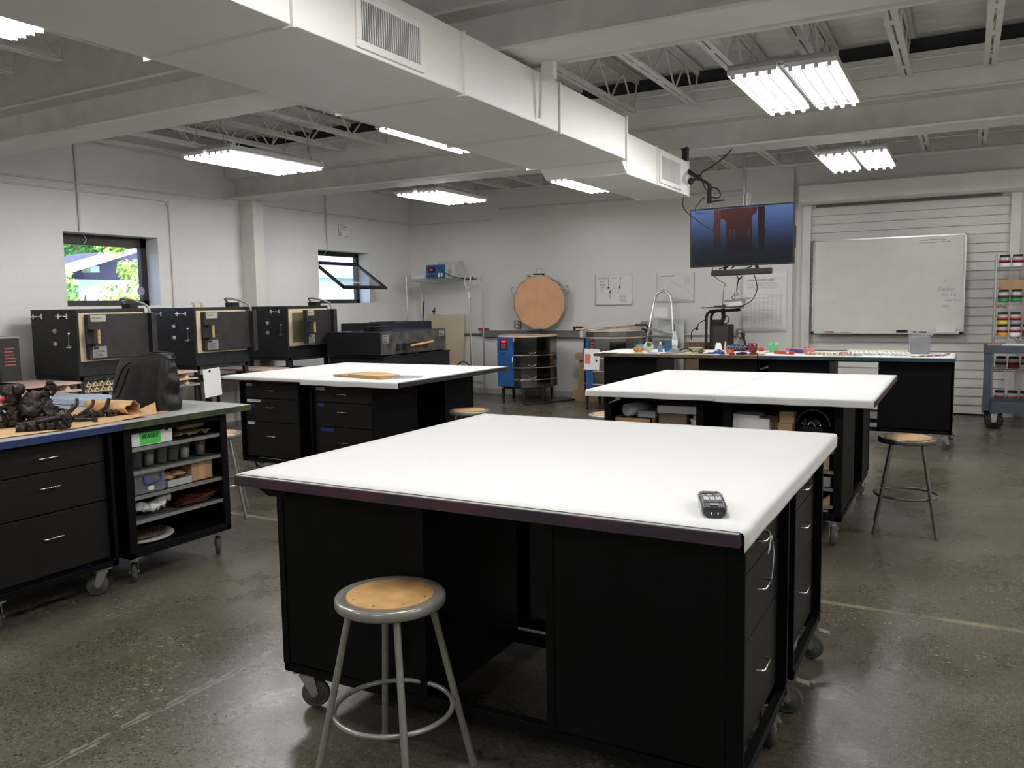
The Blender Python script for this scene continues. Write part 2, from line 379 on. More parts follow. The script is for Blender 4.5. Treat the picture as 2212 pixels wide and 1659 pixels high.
M['plain'] = mat('plain_wall_paint', (0.72, 0.715, 0.68), 0.65, var=0.03, scale=1)
M['base'] = mat('baseboard_paint', (0.46, 0.46, 0.45), 0.55)

struct(MB().box(XL-0.3, YF-0.3, -0.2, XR+0.3, YB+0.3, 0).build('floor', 'floor'))
# corrugated roof deck
poly = []
y = YF
while y < YB:
    poly += [(y, ZD), (y+0.20, ZD), (y+0.215, ZD+0.03), (y+0.255, ZD+0.03), (y+0.27, ZD)]; y += 0.27
poly += [(YB+0.1, ZD), (YB+0.1, ZD+0.25), (YF, ZD+0.25)]
struct(MB().prism(poly, XL-0.3, XR+0.3, 'x').build('ceiling', 'deckm'))
# left wall with two window openings
def wall_left():
    b = MB(); x0, x1 = XL-0.3, XL
    ys = [(YF-0.3, 5.76), (6.99, 9.89), (11.13, YB+0.3)]
    for a, c in ys: b.box(x0, a, 0, x1, c, ZD)
    for a, c in ((5.76, 6.99), (9.89, 11.13)): b.box(x0, a, 0, x1, c, 1.60); b.box(x0, a, 2.43, x1, c, ZD)
    return b
struct(wall_left().build('wall_left', 'cmu'))
b = MB(); b.box(XL, YB, 0, -2.03, YB+0.3, ZD); b.box(0.57, YB, 0, XR, YB+0.3, ZD); b.box(-2.03, YB, 2.95, 0.57, YB+0.3, ZD)
b.box(-2.03, YB+0.12, 0, 0.57, YB+0.3, 2.95)
struct(b.build('wall_back', 'cmub'))
struct(MB().box(XR, YF-0.3, 0, XR+0.2, YB+0.3, ZD).build('wall_right', 'plain'))
struct(MB().box(XL, YF-0.2, 0, XR, YF, ZD).build('wall_front', 'plain'))
struct(MB().box(XL, YB-0.015, 0, -2.83, YB, 0.095).build('baseboard_back', 'base'))
struct(MB().box(-2.83, YB-0.07, 0, -2.17, YB, ZD-0.1).build('trim_1', 'plain', bevel=0.004))

# windows
def window(n, y0, y1, z0, z1, stile, rail, label):
    r = thing('window_%d' % n, label, None, (XL-0.24, y0, z0)); r['kind'] = 'structure'
    x0, x1 = XL-0.29, XL-0.22
    b = MB(); b.box(x0, y0, z1-rail, x1, y1, z1); b.box(x0, y0, z0, x1, y1, z0+0.065); b.box(x0, y0, z0, x1, y0+stile, z1); b.box(x0, y1-stile, z0, x1, y1, z1)
    b.build('window_frame', 'dkframe', r, world=True, bevel=0.004)
    return r
w1 = window(1, 5.76, 6.99, 1.60, 2.43, 0.085, 0.12, 'dark framed fixed window with green leaves outside')
b = MB().box(XL-0.262, 5.84, 1.66, XL-0.256, 6.91, 2.32); b.build('pane', 'pane', w1, world=True)
b = MB().box(XL-0.215, 6.10, 1.665, XL-0.20, 6.13, 1.70); b.cyl((XL-0.205, 6.115, 1.69), (XL-0.16, 6.09, 1.73), 0.006); b.build('latch', 'zinc', w1, world=True)
w2 = window(2, 9.89, 11.13, 1.60, 2.43, 0.07, 0.07, 'dark framed window whose sash is tilted open into the room')
sa = MB()
A = Vector((XL-0.20, 9.965, 2.255)); Bv = Vector((XL+0.42, 9.965, 1.83)); d = (Bv-A); dn = d.normalized(); Lz = d.length
W_ = 1.09
for (u0, u1, v0, v1) in ((0, W_, 0, 0.05), (0, W_, Lz-0.05, Lz), (0, 0.05, 0, Lz), (W_-0.05, W_, 0, Lz)):
    c = A + Vector((0, (u0+u1)/2, 0)) + dn*((v0+v1)/2)
    sa.obox(c, (u1-u0, v1-v0, 0.035), (0, 1, 0), dn)
s_ = sa.build('sash', 'dkframe', w2, world=True)
c = A + Vector((0, W_/2, 0)) + dn*Lz/2
MB().obox(c, (W_-0.1, Lz-0.1, 0.006), (0, 1, 0), dn).build('pane', 'pane', s_, world=True)
b = MB().cyl(A+Vector((-0.02, W_*0.72, -0.3)), c+dn*0.22+Vector((0, W_*0.22, 0)), 0.006, n=6); b.build('stay_arm', 'alu', w2, world=True)

# roll-up door
dr = thing('door_1', 'white slatted roll-up door behind the whiteboard', None, (-2.03, 12.1, 0)); dr['kind'] = 'structure'
prof = []; z = 0.02
while z < 2.90:
    prof += [(12.255, z), (12.262, z+0.095), (12.285, z+0.098), (12.285, z+0.108)]; z += 0.116
prof += [(12.30, z), (12.30, 0.02)]
MB().prism(prof, -1.93, 0.47, 'x').build('door_slats', 'paint', dr, world=True)
for x0, x1 in ((-2.03, -1.92), (0.46, 0.57)):
    b = MB(); b.box(x0, 12.20, 0, x1, 12.255, 2.9); b.box(x0, 12.255, 0, x1, 12.34, 2.9)
    b.build('door_guide', 'paint', dr, world=True, bevel=0.004)
b = MB().prism([(12.0, 2.86), (12.0, 3.08), (12.05, 3.115), (12.35, 3.115), (12.35, 2.83), (12.05, 2.83)], -2.05, 0.58, 'x')
b.build('door_hood', 'paint', dr, world=True)
MB().box(-1.86, 12.19, 2.80, 0.36, 12.235, 2.832).build('hood_gap', 'seam', dr, world=True)
b = MB()
for k in range(9): b.box(-1.93, 12.23, 1.10+k*0.116, -1.89, 12.26, 1.112+k*0.116)
b.build('slat_clips', 'paint', dr, world=True)
b = MB().box(-2.0, 12.15, 0.80, -1.93, 12.2, 0.83); b.cyl((-1.965, 12.16, 0.83), (-1.965, 12.16, 0.87), 0.02, n=10); b.cyl((-1.965, 12.17, 0.74), (-1.965, 12.17, 0.80), 0.008, n=8); b.build('slide_lock', 'zinc', dr, world=True)

# steel girders, column
def girder(y0, y1, label, fascia):
    g = thing('steel_beam', label, 'beam', ((XL+XR)/2, (y0+y1)/2, 3.0)); ym = (y0+y1)/2; x0, x1 = XL+0.02, XR
    MB().box(x0, y0, 3.0, x1, y1, 3.022).build('bottom_flange', 'paint', g, world=True, bevel=0.003)
    MB().box(x0, ym-0.012, 3.022, x1, ym+0.012, 3.27).build('web', 'joist', g, world=True)
    MB().box(x0, y0, 3.27, x1, y1, 3.292).build('top_flange', 'paint', g, world=True, bevel=0.003)
    if fascia:
        b = MB()
        for yy in (y0+0.012, y1-0.032):
            b.box(x0, yy, 3.292, x1, yy+0.02, 3.46); b.box(x0, yy+0.004, 3.463, x1, yy+0.02, 3.63)
        b.build('fascia_board', 'deckm', g, world=True)
    if fascia: MB().box(x0, ym-0.05, 3.292, x1, ym+0.05, ZD).build('gap_shade', 'gap_shade', g, world=True)  # dark board stands in for the shaded gap below the deck
    else: MB().box(x0, ym-0.05, 3.292, x1, ym+0.05, ZD).build('infill_board', 'joist', g, world=True)
    return g
girder(4.30, 4.66, 'wide cream painted steel beam nearest the camera, above the duct', False)
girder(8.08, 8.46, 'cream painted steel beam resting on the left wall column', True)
b = MB(); b.box(XL, 8.34, 0, -8.55, 8.53, 3.0); cl = b.build('steel_column', 'paint', loc=(-8.67, 8.43, 0), bevel=0.006)
tag(cl, 'cream boxed column against the left wall under the second beam', 'column')
# open web joists
def joist_proto(y0, y1, label, grp):
    t = thing('bar_joist', label, 'roof joist', (0, (y0+y1)/2, 3.4), group=grp)
    b = MB()
    for s in (-1, 1): b.box(s*0.008, y0-0.12, 3.745, s*0.05, y1+0.12, 3.752); b.box(s*0.008, y0-0.12, 3.70, s*0.014, y1+0.12, 3.75)
    b.build('top_chord', 'joist', t, world=True)
    b = MB()
    for s in (-1, 1): b.box(s*0.008, y0, 3.40, s*0.048, y1, 3.406); b.box(s*0.008, y0, 3.406, s*0.014, y1, 3.445)
    y = y0+0.1
    while y < y1: b.box(-0.012, y, 3.398, 0.012, y+0.10, 3.41); y += 0.62
    b.build('bottom_chord', 'joist', t, world=True)
    n = 2*max(2, round((y1-y0)/0.62)); pts = [(0, y0-0.10, 3.73)]
    for i in range(n+1): pts.append((0, y0+(y1-y0)*i/n, 3.42 if i % 2 == 0 else 3.73))
    pts.append((0, y1+0.10, 3.73)); b = MB()
    for a, c in zip(pts[:-1], pts[1:]): b.cyl(a, c, 0.0095, n=6)
    b.build('web_rod', 'joist', t, world=True)
    return t
bays = [(0.3, 3.98, 'white open-web joist in the roof bay nearest the camera', 'joists of the nearest roof bay'),
        (4.95, 7.95, 'white open-web joist in the middle roof bay between the two beams', 'joists of the middle roof bay'),
        (8.75, 12.05, 'white open-web joist in the far roof bay beside the back wall', 'joists of the far roof bay')]
for y0, y1, lab, grp in bays:
    p = joist_proto(y0, y1, lab, grp); first = True
    for k in range(-1, 18):
        x = -7.82 + 0.61*k
        if x > 1.8: break
        if first: p.location.x = x; first = False
        else:
            c = copytree(p); c.location.x = x
for y, z, lab in ((5.35, 3.47, 'thin bridging rod crossing the middle bay joists just beyond the near beam'), (7.55, 3.44, 'thin bridging rod crossing the middle bay joists near the column'), (11.3, 3.44, 'thin bridging rod crossing the far bay joists')):
    tag(MB().cyl((XL, y, z), (1.8, y, z), 0.009, n=6).build('bridging_rod', 'joist', loc=(-3.5, y, z)), lab, 'rod')
# pipes
def pipe(path, r, m, label, name='conduit', cat='pipe', n=8, loc=None, hang=None):
    loc = loc or tuple(path[0]); b = MB().tube(path, r, n)
    if hang:
        for x, y, z, h in hang: b.cyl((x, y, z), (x, y, z+h), 0.005, n=6); b.cyl((x-0.012, y, z), (x+0.012, y, z), r+0.006, n=12)
    return tag(b.build(name, m, loc=loc), label, cat)
pipe([(-3.0, 4.95, 3.12), (XR, 4.95, 3.10)], 0.05, 'paint', 'thick white pipe running just behind the nearest beam', 'sprinkler_pipe', n=16, loc=(0, 4.95, 3.1), hang=[(-1.6, 4.95, 3.12, 0.6), (0.1, 4.95, 3.12, 0.6)])
pipe([(XL, 12.12, 3.44), (XR, 12.12, 3.36)], 0.028, 'paint', 'white pipe along the top of the back wall', 'sprinkler_pipe', n=12, loc=(-3, 12.12, 3.4), hang=[(-6.2, 12.12, 3.42, 0.3), (-3.2, 12.12, 3.41, 0.3), (-0.4, 12.12, 3.39, 0.3)])
pipe([(-8.784, 0.5, 2.93), (-8.784, 8.33, 3.0)], 0.012, 'joist', 'long thin conduit high on the left wall, left of the column')
pipe([(-8.784, 8.54, 3.0), (-8.784, 12.33, 2.985)], 0.012, 'joist', 'thin conduit high on the left wall, right of the column')
pipe(spline([(-8.785, 0.5, 2.86), (-8.785, 4.5, 2.885), (-8.785, 6.95, 2.89), (-8.785, 7.13, 2.84), (-8.785, 7.17, 2.72), (-8.785, 7.17, 1.2)], 6), 0.010, 'joist', 'thin conduit that bends down the left wall beside the first window')
pipe([(-8.78, 5.95, 3.6), (-8.78, 5.96, 2.44)], 0.013, 'joist', 'vertical conduit dropping to the top of the first window')
pipe([(-8.78, 10.08, 3.5), (-8.78, 10.09, 2.44)], 0.013, 'joist', 'vertical conduit dropping to the top of the open window')
pipe([(-8.75, 12.335, 2.98), (-7.16, 12.335, 2.965)], 0.010, 'joist', 'short thin conduit on the back wall in the far left corner')
pipe([(-6.95, 12.33, 3.14), (-2.9, 12.33, 3.12)], 0.014, 'joist', 'long dark line of conduit high on the back wall above the round kilns')

# ------------------------------------------------------------------ air duct
du = thing('air_duct', 'large white rectangular sheet metal duct under the ceiling', 'air duct', (-2.77, 3.0, 2.65))
xs0, xs1, zb, zt = -3.20, -2.35, 2.65, 2.965
seams = [-2.9, -1.1, 0.1, 1.33, 2.55, 3.82, 4.99, 6.18]
for a, c in zip(seams[:-1], seams[1:]):
    b = MB().mi(0).box(xs0, a+0.003, zb, xs1, c-0.003, zt)
    b.build('duct_section', ['duct'], du, world=True, bevel=0.004)
for a in seams[1:-1]:
    b = MB(); b.box(xs0-0.014, a-0.018, zb-0.012, xs1+0.014, a-0.004, zt); b.mi(1).box(xs0-0.006, a-0.004, zb-0.005, xs1+0.006, a+0.0035, zt)
    b.build('duct_flange', ['duct', 'seam'], du, world=True)
b = MB(); b.box(xs0-0.014, 6.165, zb-0.012, xs1+0.016, 6.185, zt+0.01)
b.prism([(6.185, 2.65), (6.185, 2.95), (6.30, 2.87), (6.30, 2.565)], -3.1, -2.39, 'x'); b.build('duct_reducer', 'duct', du, world=True)
for a, c in ((6.30, 7.02), (7.025, 7.94)):
    MB().box(-2.90, a, 2.555, -2.385, c-0.004, 2.875).build('duct_section', 'duct', du, world=True, bevel=0.004)
b = MB(); b.box(-2.91, 7.012, 2.548, -2.375, 7.024, 2.88); b.box(-2.91, 7.93, 2.548, -2.375, 7.95, 2.88); b.build('duct_flange', 'duct', du, world=True)
def grille(x, y0, y1, z0, z1, fr):
    g = MB(); g.box(x, y0, z0, x+0.012, y1, z0+fr); g.box(x, y0, z1-fr, x+0.012, y1, z1); g.box(x, y0, z0+fr, x+0.012, y0+fr, z1-fr); g.box(x, y1-fr, z0+fr, x+0.012, y1, z1-fr)
    g = g.build('air_grille', 'duct', du, world=True, bevel=0.003)
    b = MB().mi(1).box(x+0.0005, y0+fr, z0+fr, x+0.002, y1-fr, z1-fr).mi(0)
    y = y0+fr+0.008
    while y < y1-fr-0.006: b.obox((x+0.008, y, (z0+z1)/2), (0.014, 0.0030, z1-z0-2*fr), (1, -0.45, 0), (0.45, 1, 0)); y += 0.0165
    b.build('grille_louvres', ['duct', 'seam'], g, world=False) if False else b.build('grille_louvres', ['duct', 'seam'], g, world=True)
grille(xs1, 2.93, 3.44, 2.668, 2.905, 0.034)
grille(-2.385, 7.08, 7.70, 2.58, 2.855, 0.04)
b = MB(); b.box(-2.30, 4.63, 2.9, -2.22, 4.68, 3.0); b.cyl((-2.33, 4.66, 2.68), (-2.31, 4.66, 2.98), 0.01, n=6); b.build('hanger_strap', 'paint', du, world=True)

# ------------------------------------------------------------------ fluorescent high-bay fixtures
def make_fixture():
    t = thing('ceiling_light', '', 'ceiling light', (0, 0, 2.95), group='hanging eight-tube fluorescent lights')
    for s in (-1, 1):
        cx = s*0.175
        b = MB().box(cx-0.150, -0.62, 2.988, cx+0.150, 0.62, 3.012).box(cx-0.152, -0.62, 2.966, cx-0.150, 0.62, 3.0).box(cx+0.150, -0.62, 2.966, cx+0.152, 0.62, 3.0); h = b.build('housing', 'hous', t, world=True)
        b = MB()
        for k in range(4):
            c = cx-0.1125+0.075*k
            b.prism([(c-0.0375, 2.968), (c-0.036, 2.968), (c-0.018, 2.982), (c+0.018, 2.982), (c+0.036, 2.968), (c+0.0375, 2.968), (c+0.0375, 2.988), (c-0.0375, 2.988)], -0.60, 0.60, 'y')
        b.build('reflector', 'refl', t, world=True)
        for y in (-0.612, 0.612):
            b = MB().box(cx-0.149, y-0.01, 2.962, cx+0.149, y+0.01, 2.99)
            for k in range(4): b.box(cx-0.1125+0.075*k-0.011, y-0.012, 2.94, cx-0.1125+0.075*k+0.011, y+0.012, 2.97)
            b.build('socket_bar', 'white', t, world=True)
        for k in range(4):
            c = cx-0.1125+0.075*k
            MB().cyl((c, -0.60, 2.953), (c, 0.60, 2.953), 0.0135, n=8, caps=False).build('tube', 'tube', t, world=True)
    b = MB().box(-0.02, -0.55, 3.0, 0.02, 0.55, 3.03); b.box(-0.33, -0.60, 3.012, 0.33, -0.56, 3.03); b.box(-0.33, 0.56, 3.012, 0.33, 0.60, 3.03); b.build('ballast_rail', 'hous', t, world=True)
    for x, y in ((-0.2, -0.57), (0.2, -0.57), (-0.2, 0.57), (0.2, 0.57)):
        MB().tube([(x, y, 3.03), (x*0.8, y, 3.22), (x*0.6, y, 3.39)], 0.004, 5).build('chain', 'zinc', t, world=True)
    return t
fx = make_fixture()
fxs = [(-6.14, 6.06, 'glowing eight-tube light above the left wall kilns, left of the column'),
       (-3.87, 6.06, 'glowing eight-tube light partly hidden by the large duct in the middle bay'),
       (-1.05, 6.03, 'large glowing eight-tube light at the upper right of the picture'),
       (-6.12, 9.33, 'glowing eight-tube light in the far bay above the open window'),
       (-3.98, 9.40, 'glowing light in the far bay just left of the end of the duct'),
       (-1.04, 9.42, 'glowing eight-tube light in front of the roll-up door hood'),
       (-4.06, 2.04, 'glowing light cut by the upper left corner of the picture'),
       (-6.3, 2.16, 'unseen eight-tube light above the left end of the nearest bay'),  # this and the following fixtures are unseen, added for their light along the grid
       (-1.05, 2.10, 'unseen eight-tube light right above the nearest workbench'),
       (1.95, 2.10, 'unseen eight-tube light in the nearest bay by the right wall'),
       (1.95, 6.03, 'unseen eight-tube light in the middle bay by the right wall'),
       (1.95, 9.42, 'unseen eight-tube light in the far bay by the right wall'),
       (-1.05, -1.4, 'unseen eight-tube light behind the camera on the right'),
       (-4.3, -1.4, 'unseen eight-tube light behind the camera on the left')]
for i, (x, y, lab) in enumerate(fxs):
    if i == 0: fx.location = (x, y, 2.95); fx['label'] = lab
    else: place(fx, lab, (x, y, 2.95))
# ------------------------------------------------------------------ workbenches
def edge_mat(name, c1, c2, sc_=6.0):
    m, nt, b = nmat(name); N = nt.nodes; L = nt.links
    tc = N.new('ShaderNodeTexCoord'); n = N.new('ShaderNodeTexNoise'); n.inputs['Scale'].default_value = sc_; n.inputs['Detail'].default_value = 5
    L.new(tc.outputs['Object'], n.inputs['Vector'])
    r = N.new('ShaderNodeValToRGB'); r.color_ramp.elements[0].position = 0.42; r.color_ramp.elements[1].position = 0.6
    r.color_ramp.elements[0].color = (*c1, 1); r.color_ramp.elements[1].color = (*c2, 1)
    L.new(n.outputs['Fac'], r.inputs[0]); L.new(r.outputs[0], b.inputs['Base Color']); b.inputs['Roughness'].default_value = 0.55
    return m
M['e_purple'] = edge_mat('purple_edge_paint', (0.06, 0.018, 0.035), (0.02, 0.016, 0.03))
M['e_blue'] = edge_mat('blue_edge_paint', (0.008, 0.022, 0.13), (0.012, 0.03, 0.10))
M['e_green'] = edge_mat('green_edge_paint', (0.045, 0.075, 0.012), (0.02, 0.03, 0.012), 9)
M['e_black'] = edge_mat('black_edge_paint', (0.012, 0.012, 0.012), (0.02, 0.018, 0.017))
M['e_brown'] = edge_mat('brown_edge_paint', (0.17, 0.11, 0.05), (0.09, 0.06, 0.03))
M['e_teal'] = edge_mat('teal_edge_paint', (0.015, 0.07, 0.10), (0.012, 0.045, 0.07))
wheel_me = None
def caster(parent, x, y, ang, brake=True):
    t = bpy.data.objects.new('caster', None); COL.objects.link(t); t.parent = parent; t.location = (x, y, 0); t.rotation_euler = (0, 0, ang); t.empty_display_size = 0.05
    b = MB(); b.box(-0.045, -0.045, 0.15, 0.045, 0.045, 0.157); b.cyl((0, 0, 0.135), (0, 0, 0.152), 0.032, n=16)
    for s in (-1, 1): b.prism([(-0.028, 0.135), (0.028, 0.135), (0.045, 0.06), (0.03, 0.045), (0.018, 0.05)], s*0.022-0.0015, s*0.022+0.0015, 'y')
    b.box(-0.028, -0.023, 0.13, 0.028, 0.023, 0.137); b.cyl((0.03, -0.028, 0.056), (0.03, 0.028, 0.056), 0.008, n=8)
    b.build('fork', 'zinc', t)
    b = MB(); pr = [(0.0, -0.016), (0.036, -0.016), (0.038, -0.012), (0.046, -0.014), (0.053, -0.011), (0.056, 0), (0.053, 0.011), (0.046, 0.014), (0.038, 0.012), (0.036, 0.016), (0.0, 0.016)]
    b.lathe(pr, (0.03, 0, 0.056), 24, axis=(0, 1, 0)); b.build('wheel', 'rubber', t)
    if brake:
        b = MB(); b.obox((0.083, 0, 0.128), (0.05, 0.036, 0.004), (1, 0, -0.25), (0, 1, 0)); b.box(0.03, -0.016, 0.134, 0.062, 0.016, 0.138); b.build('brake_pedal', 'zinc', t)
    return t
def handle(parent, cx, y, z, w=0.105):
    b = MB(); pts = [(cx-w/2, y, z), (cx-w/2, y-0.024, z)] + [(cx-w/2+0.008, y-0.031, z), (cx+w/2-0.008, y-0.031, z)] + [(cx+w/2, y-0.024, z), (cx+w/2, y, z)]
    return b.tube(pts, 0.0042, 8).build('handle', 'chrome', parent)
def bench(label, loc, rot, L, W, c1, gap, ca, cb, over, edge, kind, group=None, tops='lam', tags=(), shelf=(0.235, 0.38, 0.50, 0.635, 0.775), swiv=(0.4, 2.6, -0.5, 1.9)):
    t = thing('workbench', label, 'workbench', loc, math.radians(rot), group)
    b = MB(); b.mi(1).box(0, 0, 0.902, W, L, 0.937); b.mi(0).box(0.001, 0.001, 0.937, W-0.001, L-0.001, 0.94)
    b.build('tabletop', [tops, edge], t, bevel=0.002)
    y0 = over; y1 = y0+c1; y2 = y1+gap; y3 = L-0.08
    fr = MB()
    for x in (ca+0.0, cb-0.035): fr.box(x, y0, 0.158, x+0.035, y3, 0.20)
    fr.box(ca, y0, 0.158, cb, y0+0.03, 0.19); fr.box(ca, y3-0.03, 0.158, cb, y3, 0.19)
    fr.box(ca, y1-0.03, 0.158, cb, y1, 0.19); fr.box(ca, y2, 0.158, cb, y2+0.03, 0.19)
    fr.prism([(y1, 0.902), (y2, 0.902), (y2, 0.875), (y1, 0.875)], ca+0.1, ca+0.13, 'x')
    fr.build('base_frame', 'black', t, bevel=0.002)
    # rear cabinet
    b = MB(); b.box(ca, y2, 0.19, cb, y3, 0.902)
    for xx in (ca-0.004, cb):
        b.box(xx, y2, 0.19, xx+0.004, y2+0.03, 0.902); b.box(xx, y3-0.03, 0.19, xx+0.004, y3, 0.902)
    b.build('rear_cabinet', 'black', t, bevel=0.002)
    # front cabinet
    if kind == 'drawers':
        b = MB(); b.box(ca, y0+0.052, 0.19, cb, y1, 0.902); b.box(ca, y0, 0.19, ca+0.016, y0+0.052, 0.902); b.box(cb-0.016, y0, 0.19, cb, y0+0.052, 0.902)
        b.box(ca, y0, 0.885, cb, y0+0.052, 0.902)
        for xx in (ca-0.004, cb): b.box(xx, y0, 0.19, xx+0.004, y0+0.03, 0.902); b.box(xx, y1-0.03, 0.19, xx+0.004, y1, 0.902)
        b.build('front_cabinet', 'black', t, bevel=0.002)
        for i, (z0, z1, hz_) in enumerate(((0.738, 0.880, 0.812), (0.525, 0.732, 0.660), (0.205, 0.519, 0.398))):
            d = MB().box(ca+0.022, y0+0.034, z0, cb-0.022, y0+0.051, z1).build('drawer', 'blackin', t, bevel=0.003)
            handle(d, (ca+cb)/2, y0+0.034, hz_)
            for (k, u, zz, wu, hu, mm) in tags:
                if k == i:
                    tg = MB().box(ca+u, y0+0.0325, zz, ca+u+wu, y0+0.0338, zz+hu).build('label_strip' if mm == 'papers' else 'tape', mm, d)
                    if mm == 'papers':
                        q = MB()
                        n_ = int(wu/0.012)
                        for j in range(n_): q.box(ca+u+0.006+j*0.012, y0+0.0318, zz+hu*0.3, ca+u+0.006+j*0.012+0.006+0.003*(j % 2), y0+0.0325, zz+hu*0.7)
                        q.build('lettering', 'inkg', tg)
    else:
        b = MB(); b.box(ca, y0, 0.19, ca+0.018, y1, 0.902); b.box(cb-0.018, y0, 0.19, cb, y1, 0.902); b.box(ca+0.018, y1-0.016, 0.19, cb-0.018, y1, 0.902)
        b.box(ca, y0, 0.19, cb, y1, 0.205); b.box(ca, y0, 0.862, cb, y0+0.02, 0.902)
        b.box(ca, y0-0.002, 0.19, ca+0.05, y0+0.02, 0.902); b.box(cb-0.05, y0-0.002, 0.19, cb, y0+0.02, 0.902)
        b.build('front_cabinet', 'black', t, bevel=0.002)
        for z in shelf[1:]:
            b = MB(); b.box(ca+0.05, y0+0.006, z-0.014, cb-0.05, y0+0.012, z+0.004); b.box(ca+0.02, y0+0.012, z-0.006, cb-0.02, y1-0.02, z-0.002)
            b.box(ca+0.05, y0+0.004, z+0.004, cb-0.05, y0+0.016, z+0.007)
            b.build('shelf', 'zinc', t)
    for (cx, cy, a) in ((ca+0.06, y0+0.06, swiv[0]), (cb-0.06, y0+0.06, swiv[1]), (ca+0.06, y3-0.06, swiv[2]), (cb-0.06, y3-0.06, swiv[3])): caster(t, cx, cy, a)
    return t
P90 = 90
T1A = bench('large black drawer workbench nearest the camera, its edge painted purple', (-0.50, 2.13, 0), 90, 1.84, 0.903, 0.62, 0.46, 0.13, 0.79, 0.012, 'e_purple', 'drawers', swiv=(-1.7, -2.6, -1.1, 1.2))
T1B = bench('black drawer workbench joined behind the nearest one under the same paper', (-0.50, 3.035, 0), 90, 1.84, 0.905, 0.62, 0.46, 0.0, 0.655, 0.012, 'e_purple', 'drawers', swiv=(-1.4, -1.45, -1.0, 2.2), tags=())
TLA = bench('black drawer workbench at the left edge with a blue painted rim', (-3.97, 1.95, 0), 90, 1.9, 0.915, 0.70, 0.45, 0.2, 0.89, 0.07, 'e_blue', 'drawers', swiv=(1, 2.55, 0.6, 2.2))
TLB = bench('black open-shelf workbench at the left with a green painted rim', (-3.975, 2.872, 0), 90, 1.9, 0.915, 0.70, 0.45, 0.045, 0.77, 0.07, 'e_green', 'shelves', shelf=(0, 0.358, 0.497, 0.640, 0.772), swiv=(0.98, 0.9, 0.6, 2.2))
T2A = bench('black drawer workbench with two white drawer labels, beside the left shelf workbench', (-5.90, 5.28, 0), 0, 1.76, 0.965, 0.62, 0.45, 0.12, 0.83, 0.10, 'e_black', 'drawers', tags=((0, 0.05, 0.845, 0.07, 0.022, 'papers'), (1, 0.05, 0.70, 0.17, 0.024, 'papers'), (1, 0.08, 0.655, 0.06, 0.022, 'bluet'), (2, 0.05, 0.495, 0.085, 0.022, 'papers')))
T2B = bench('black drawer workbench with blue tape on its drawers, under a cardboard envelope', (-4.925, 5.26, 0), 0, 1.76, 1.03, 0.62, 0.45, 0.0, 0.68, 0.10, 'e_black', 'drawers', tags=((0, 0.04, 0.84, 0.10, 0.024, 'papers'), (1, 0.06, 0.70, 0.065, 0.026, 'bluet'), (2, 0.08, 0.487, 0.15, 0.03, 'bluet')))
T3A = bench('black open-shelf workbench holding white boxes, left one of the pair behind the nearest bench', (-2.31, 5.30, 0), 0, 1.80, 0.925, 0.64, 0.5, 0.09, 0.80, 0.10, 'e_black', 'shelves', shelf=(0, 0.25, 0.36, 0.47, 0.60))
T3B = bench('black open-shelf workbench holding cardboard boxes and a steel bowl, stool at its right', (-1.38, 5.30, 0), 0, 1.80, 0.93, 0.64, 0.5, 0.0, 0.74, 0.10, 'e_purple', 'shelves', shelf=(0, 0.25, 0.36, 0.47, 0.60), swiv=(0, -1.2, 1.2, 1.2))
T4B = bench('long black workbench with a teal rim in front of the roll-up door', (-0.07, 9.18, 0), 90, 1.90, 0.92, 0.69, 0.48, 0.15, 0.83, 0.015, 'e_teal', 'shelves', swiv=(-1.57, -1.4, 0, 1))
T4A = bench('long black workbench with a brown rim below the wall-hung television', (-1.985, 9.19, 0), 90, 1.93, 0.92, 0.68, 0.50, 0.14, 0.82, 0.005, 'e_brown', 'shelves')

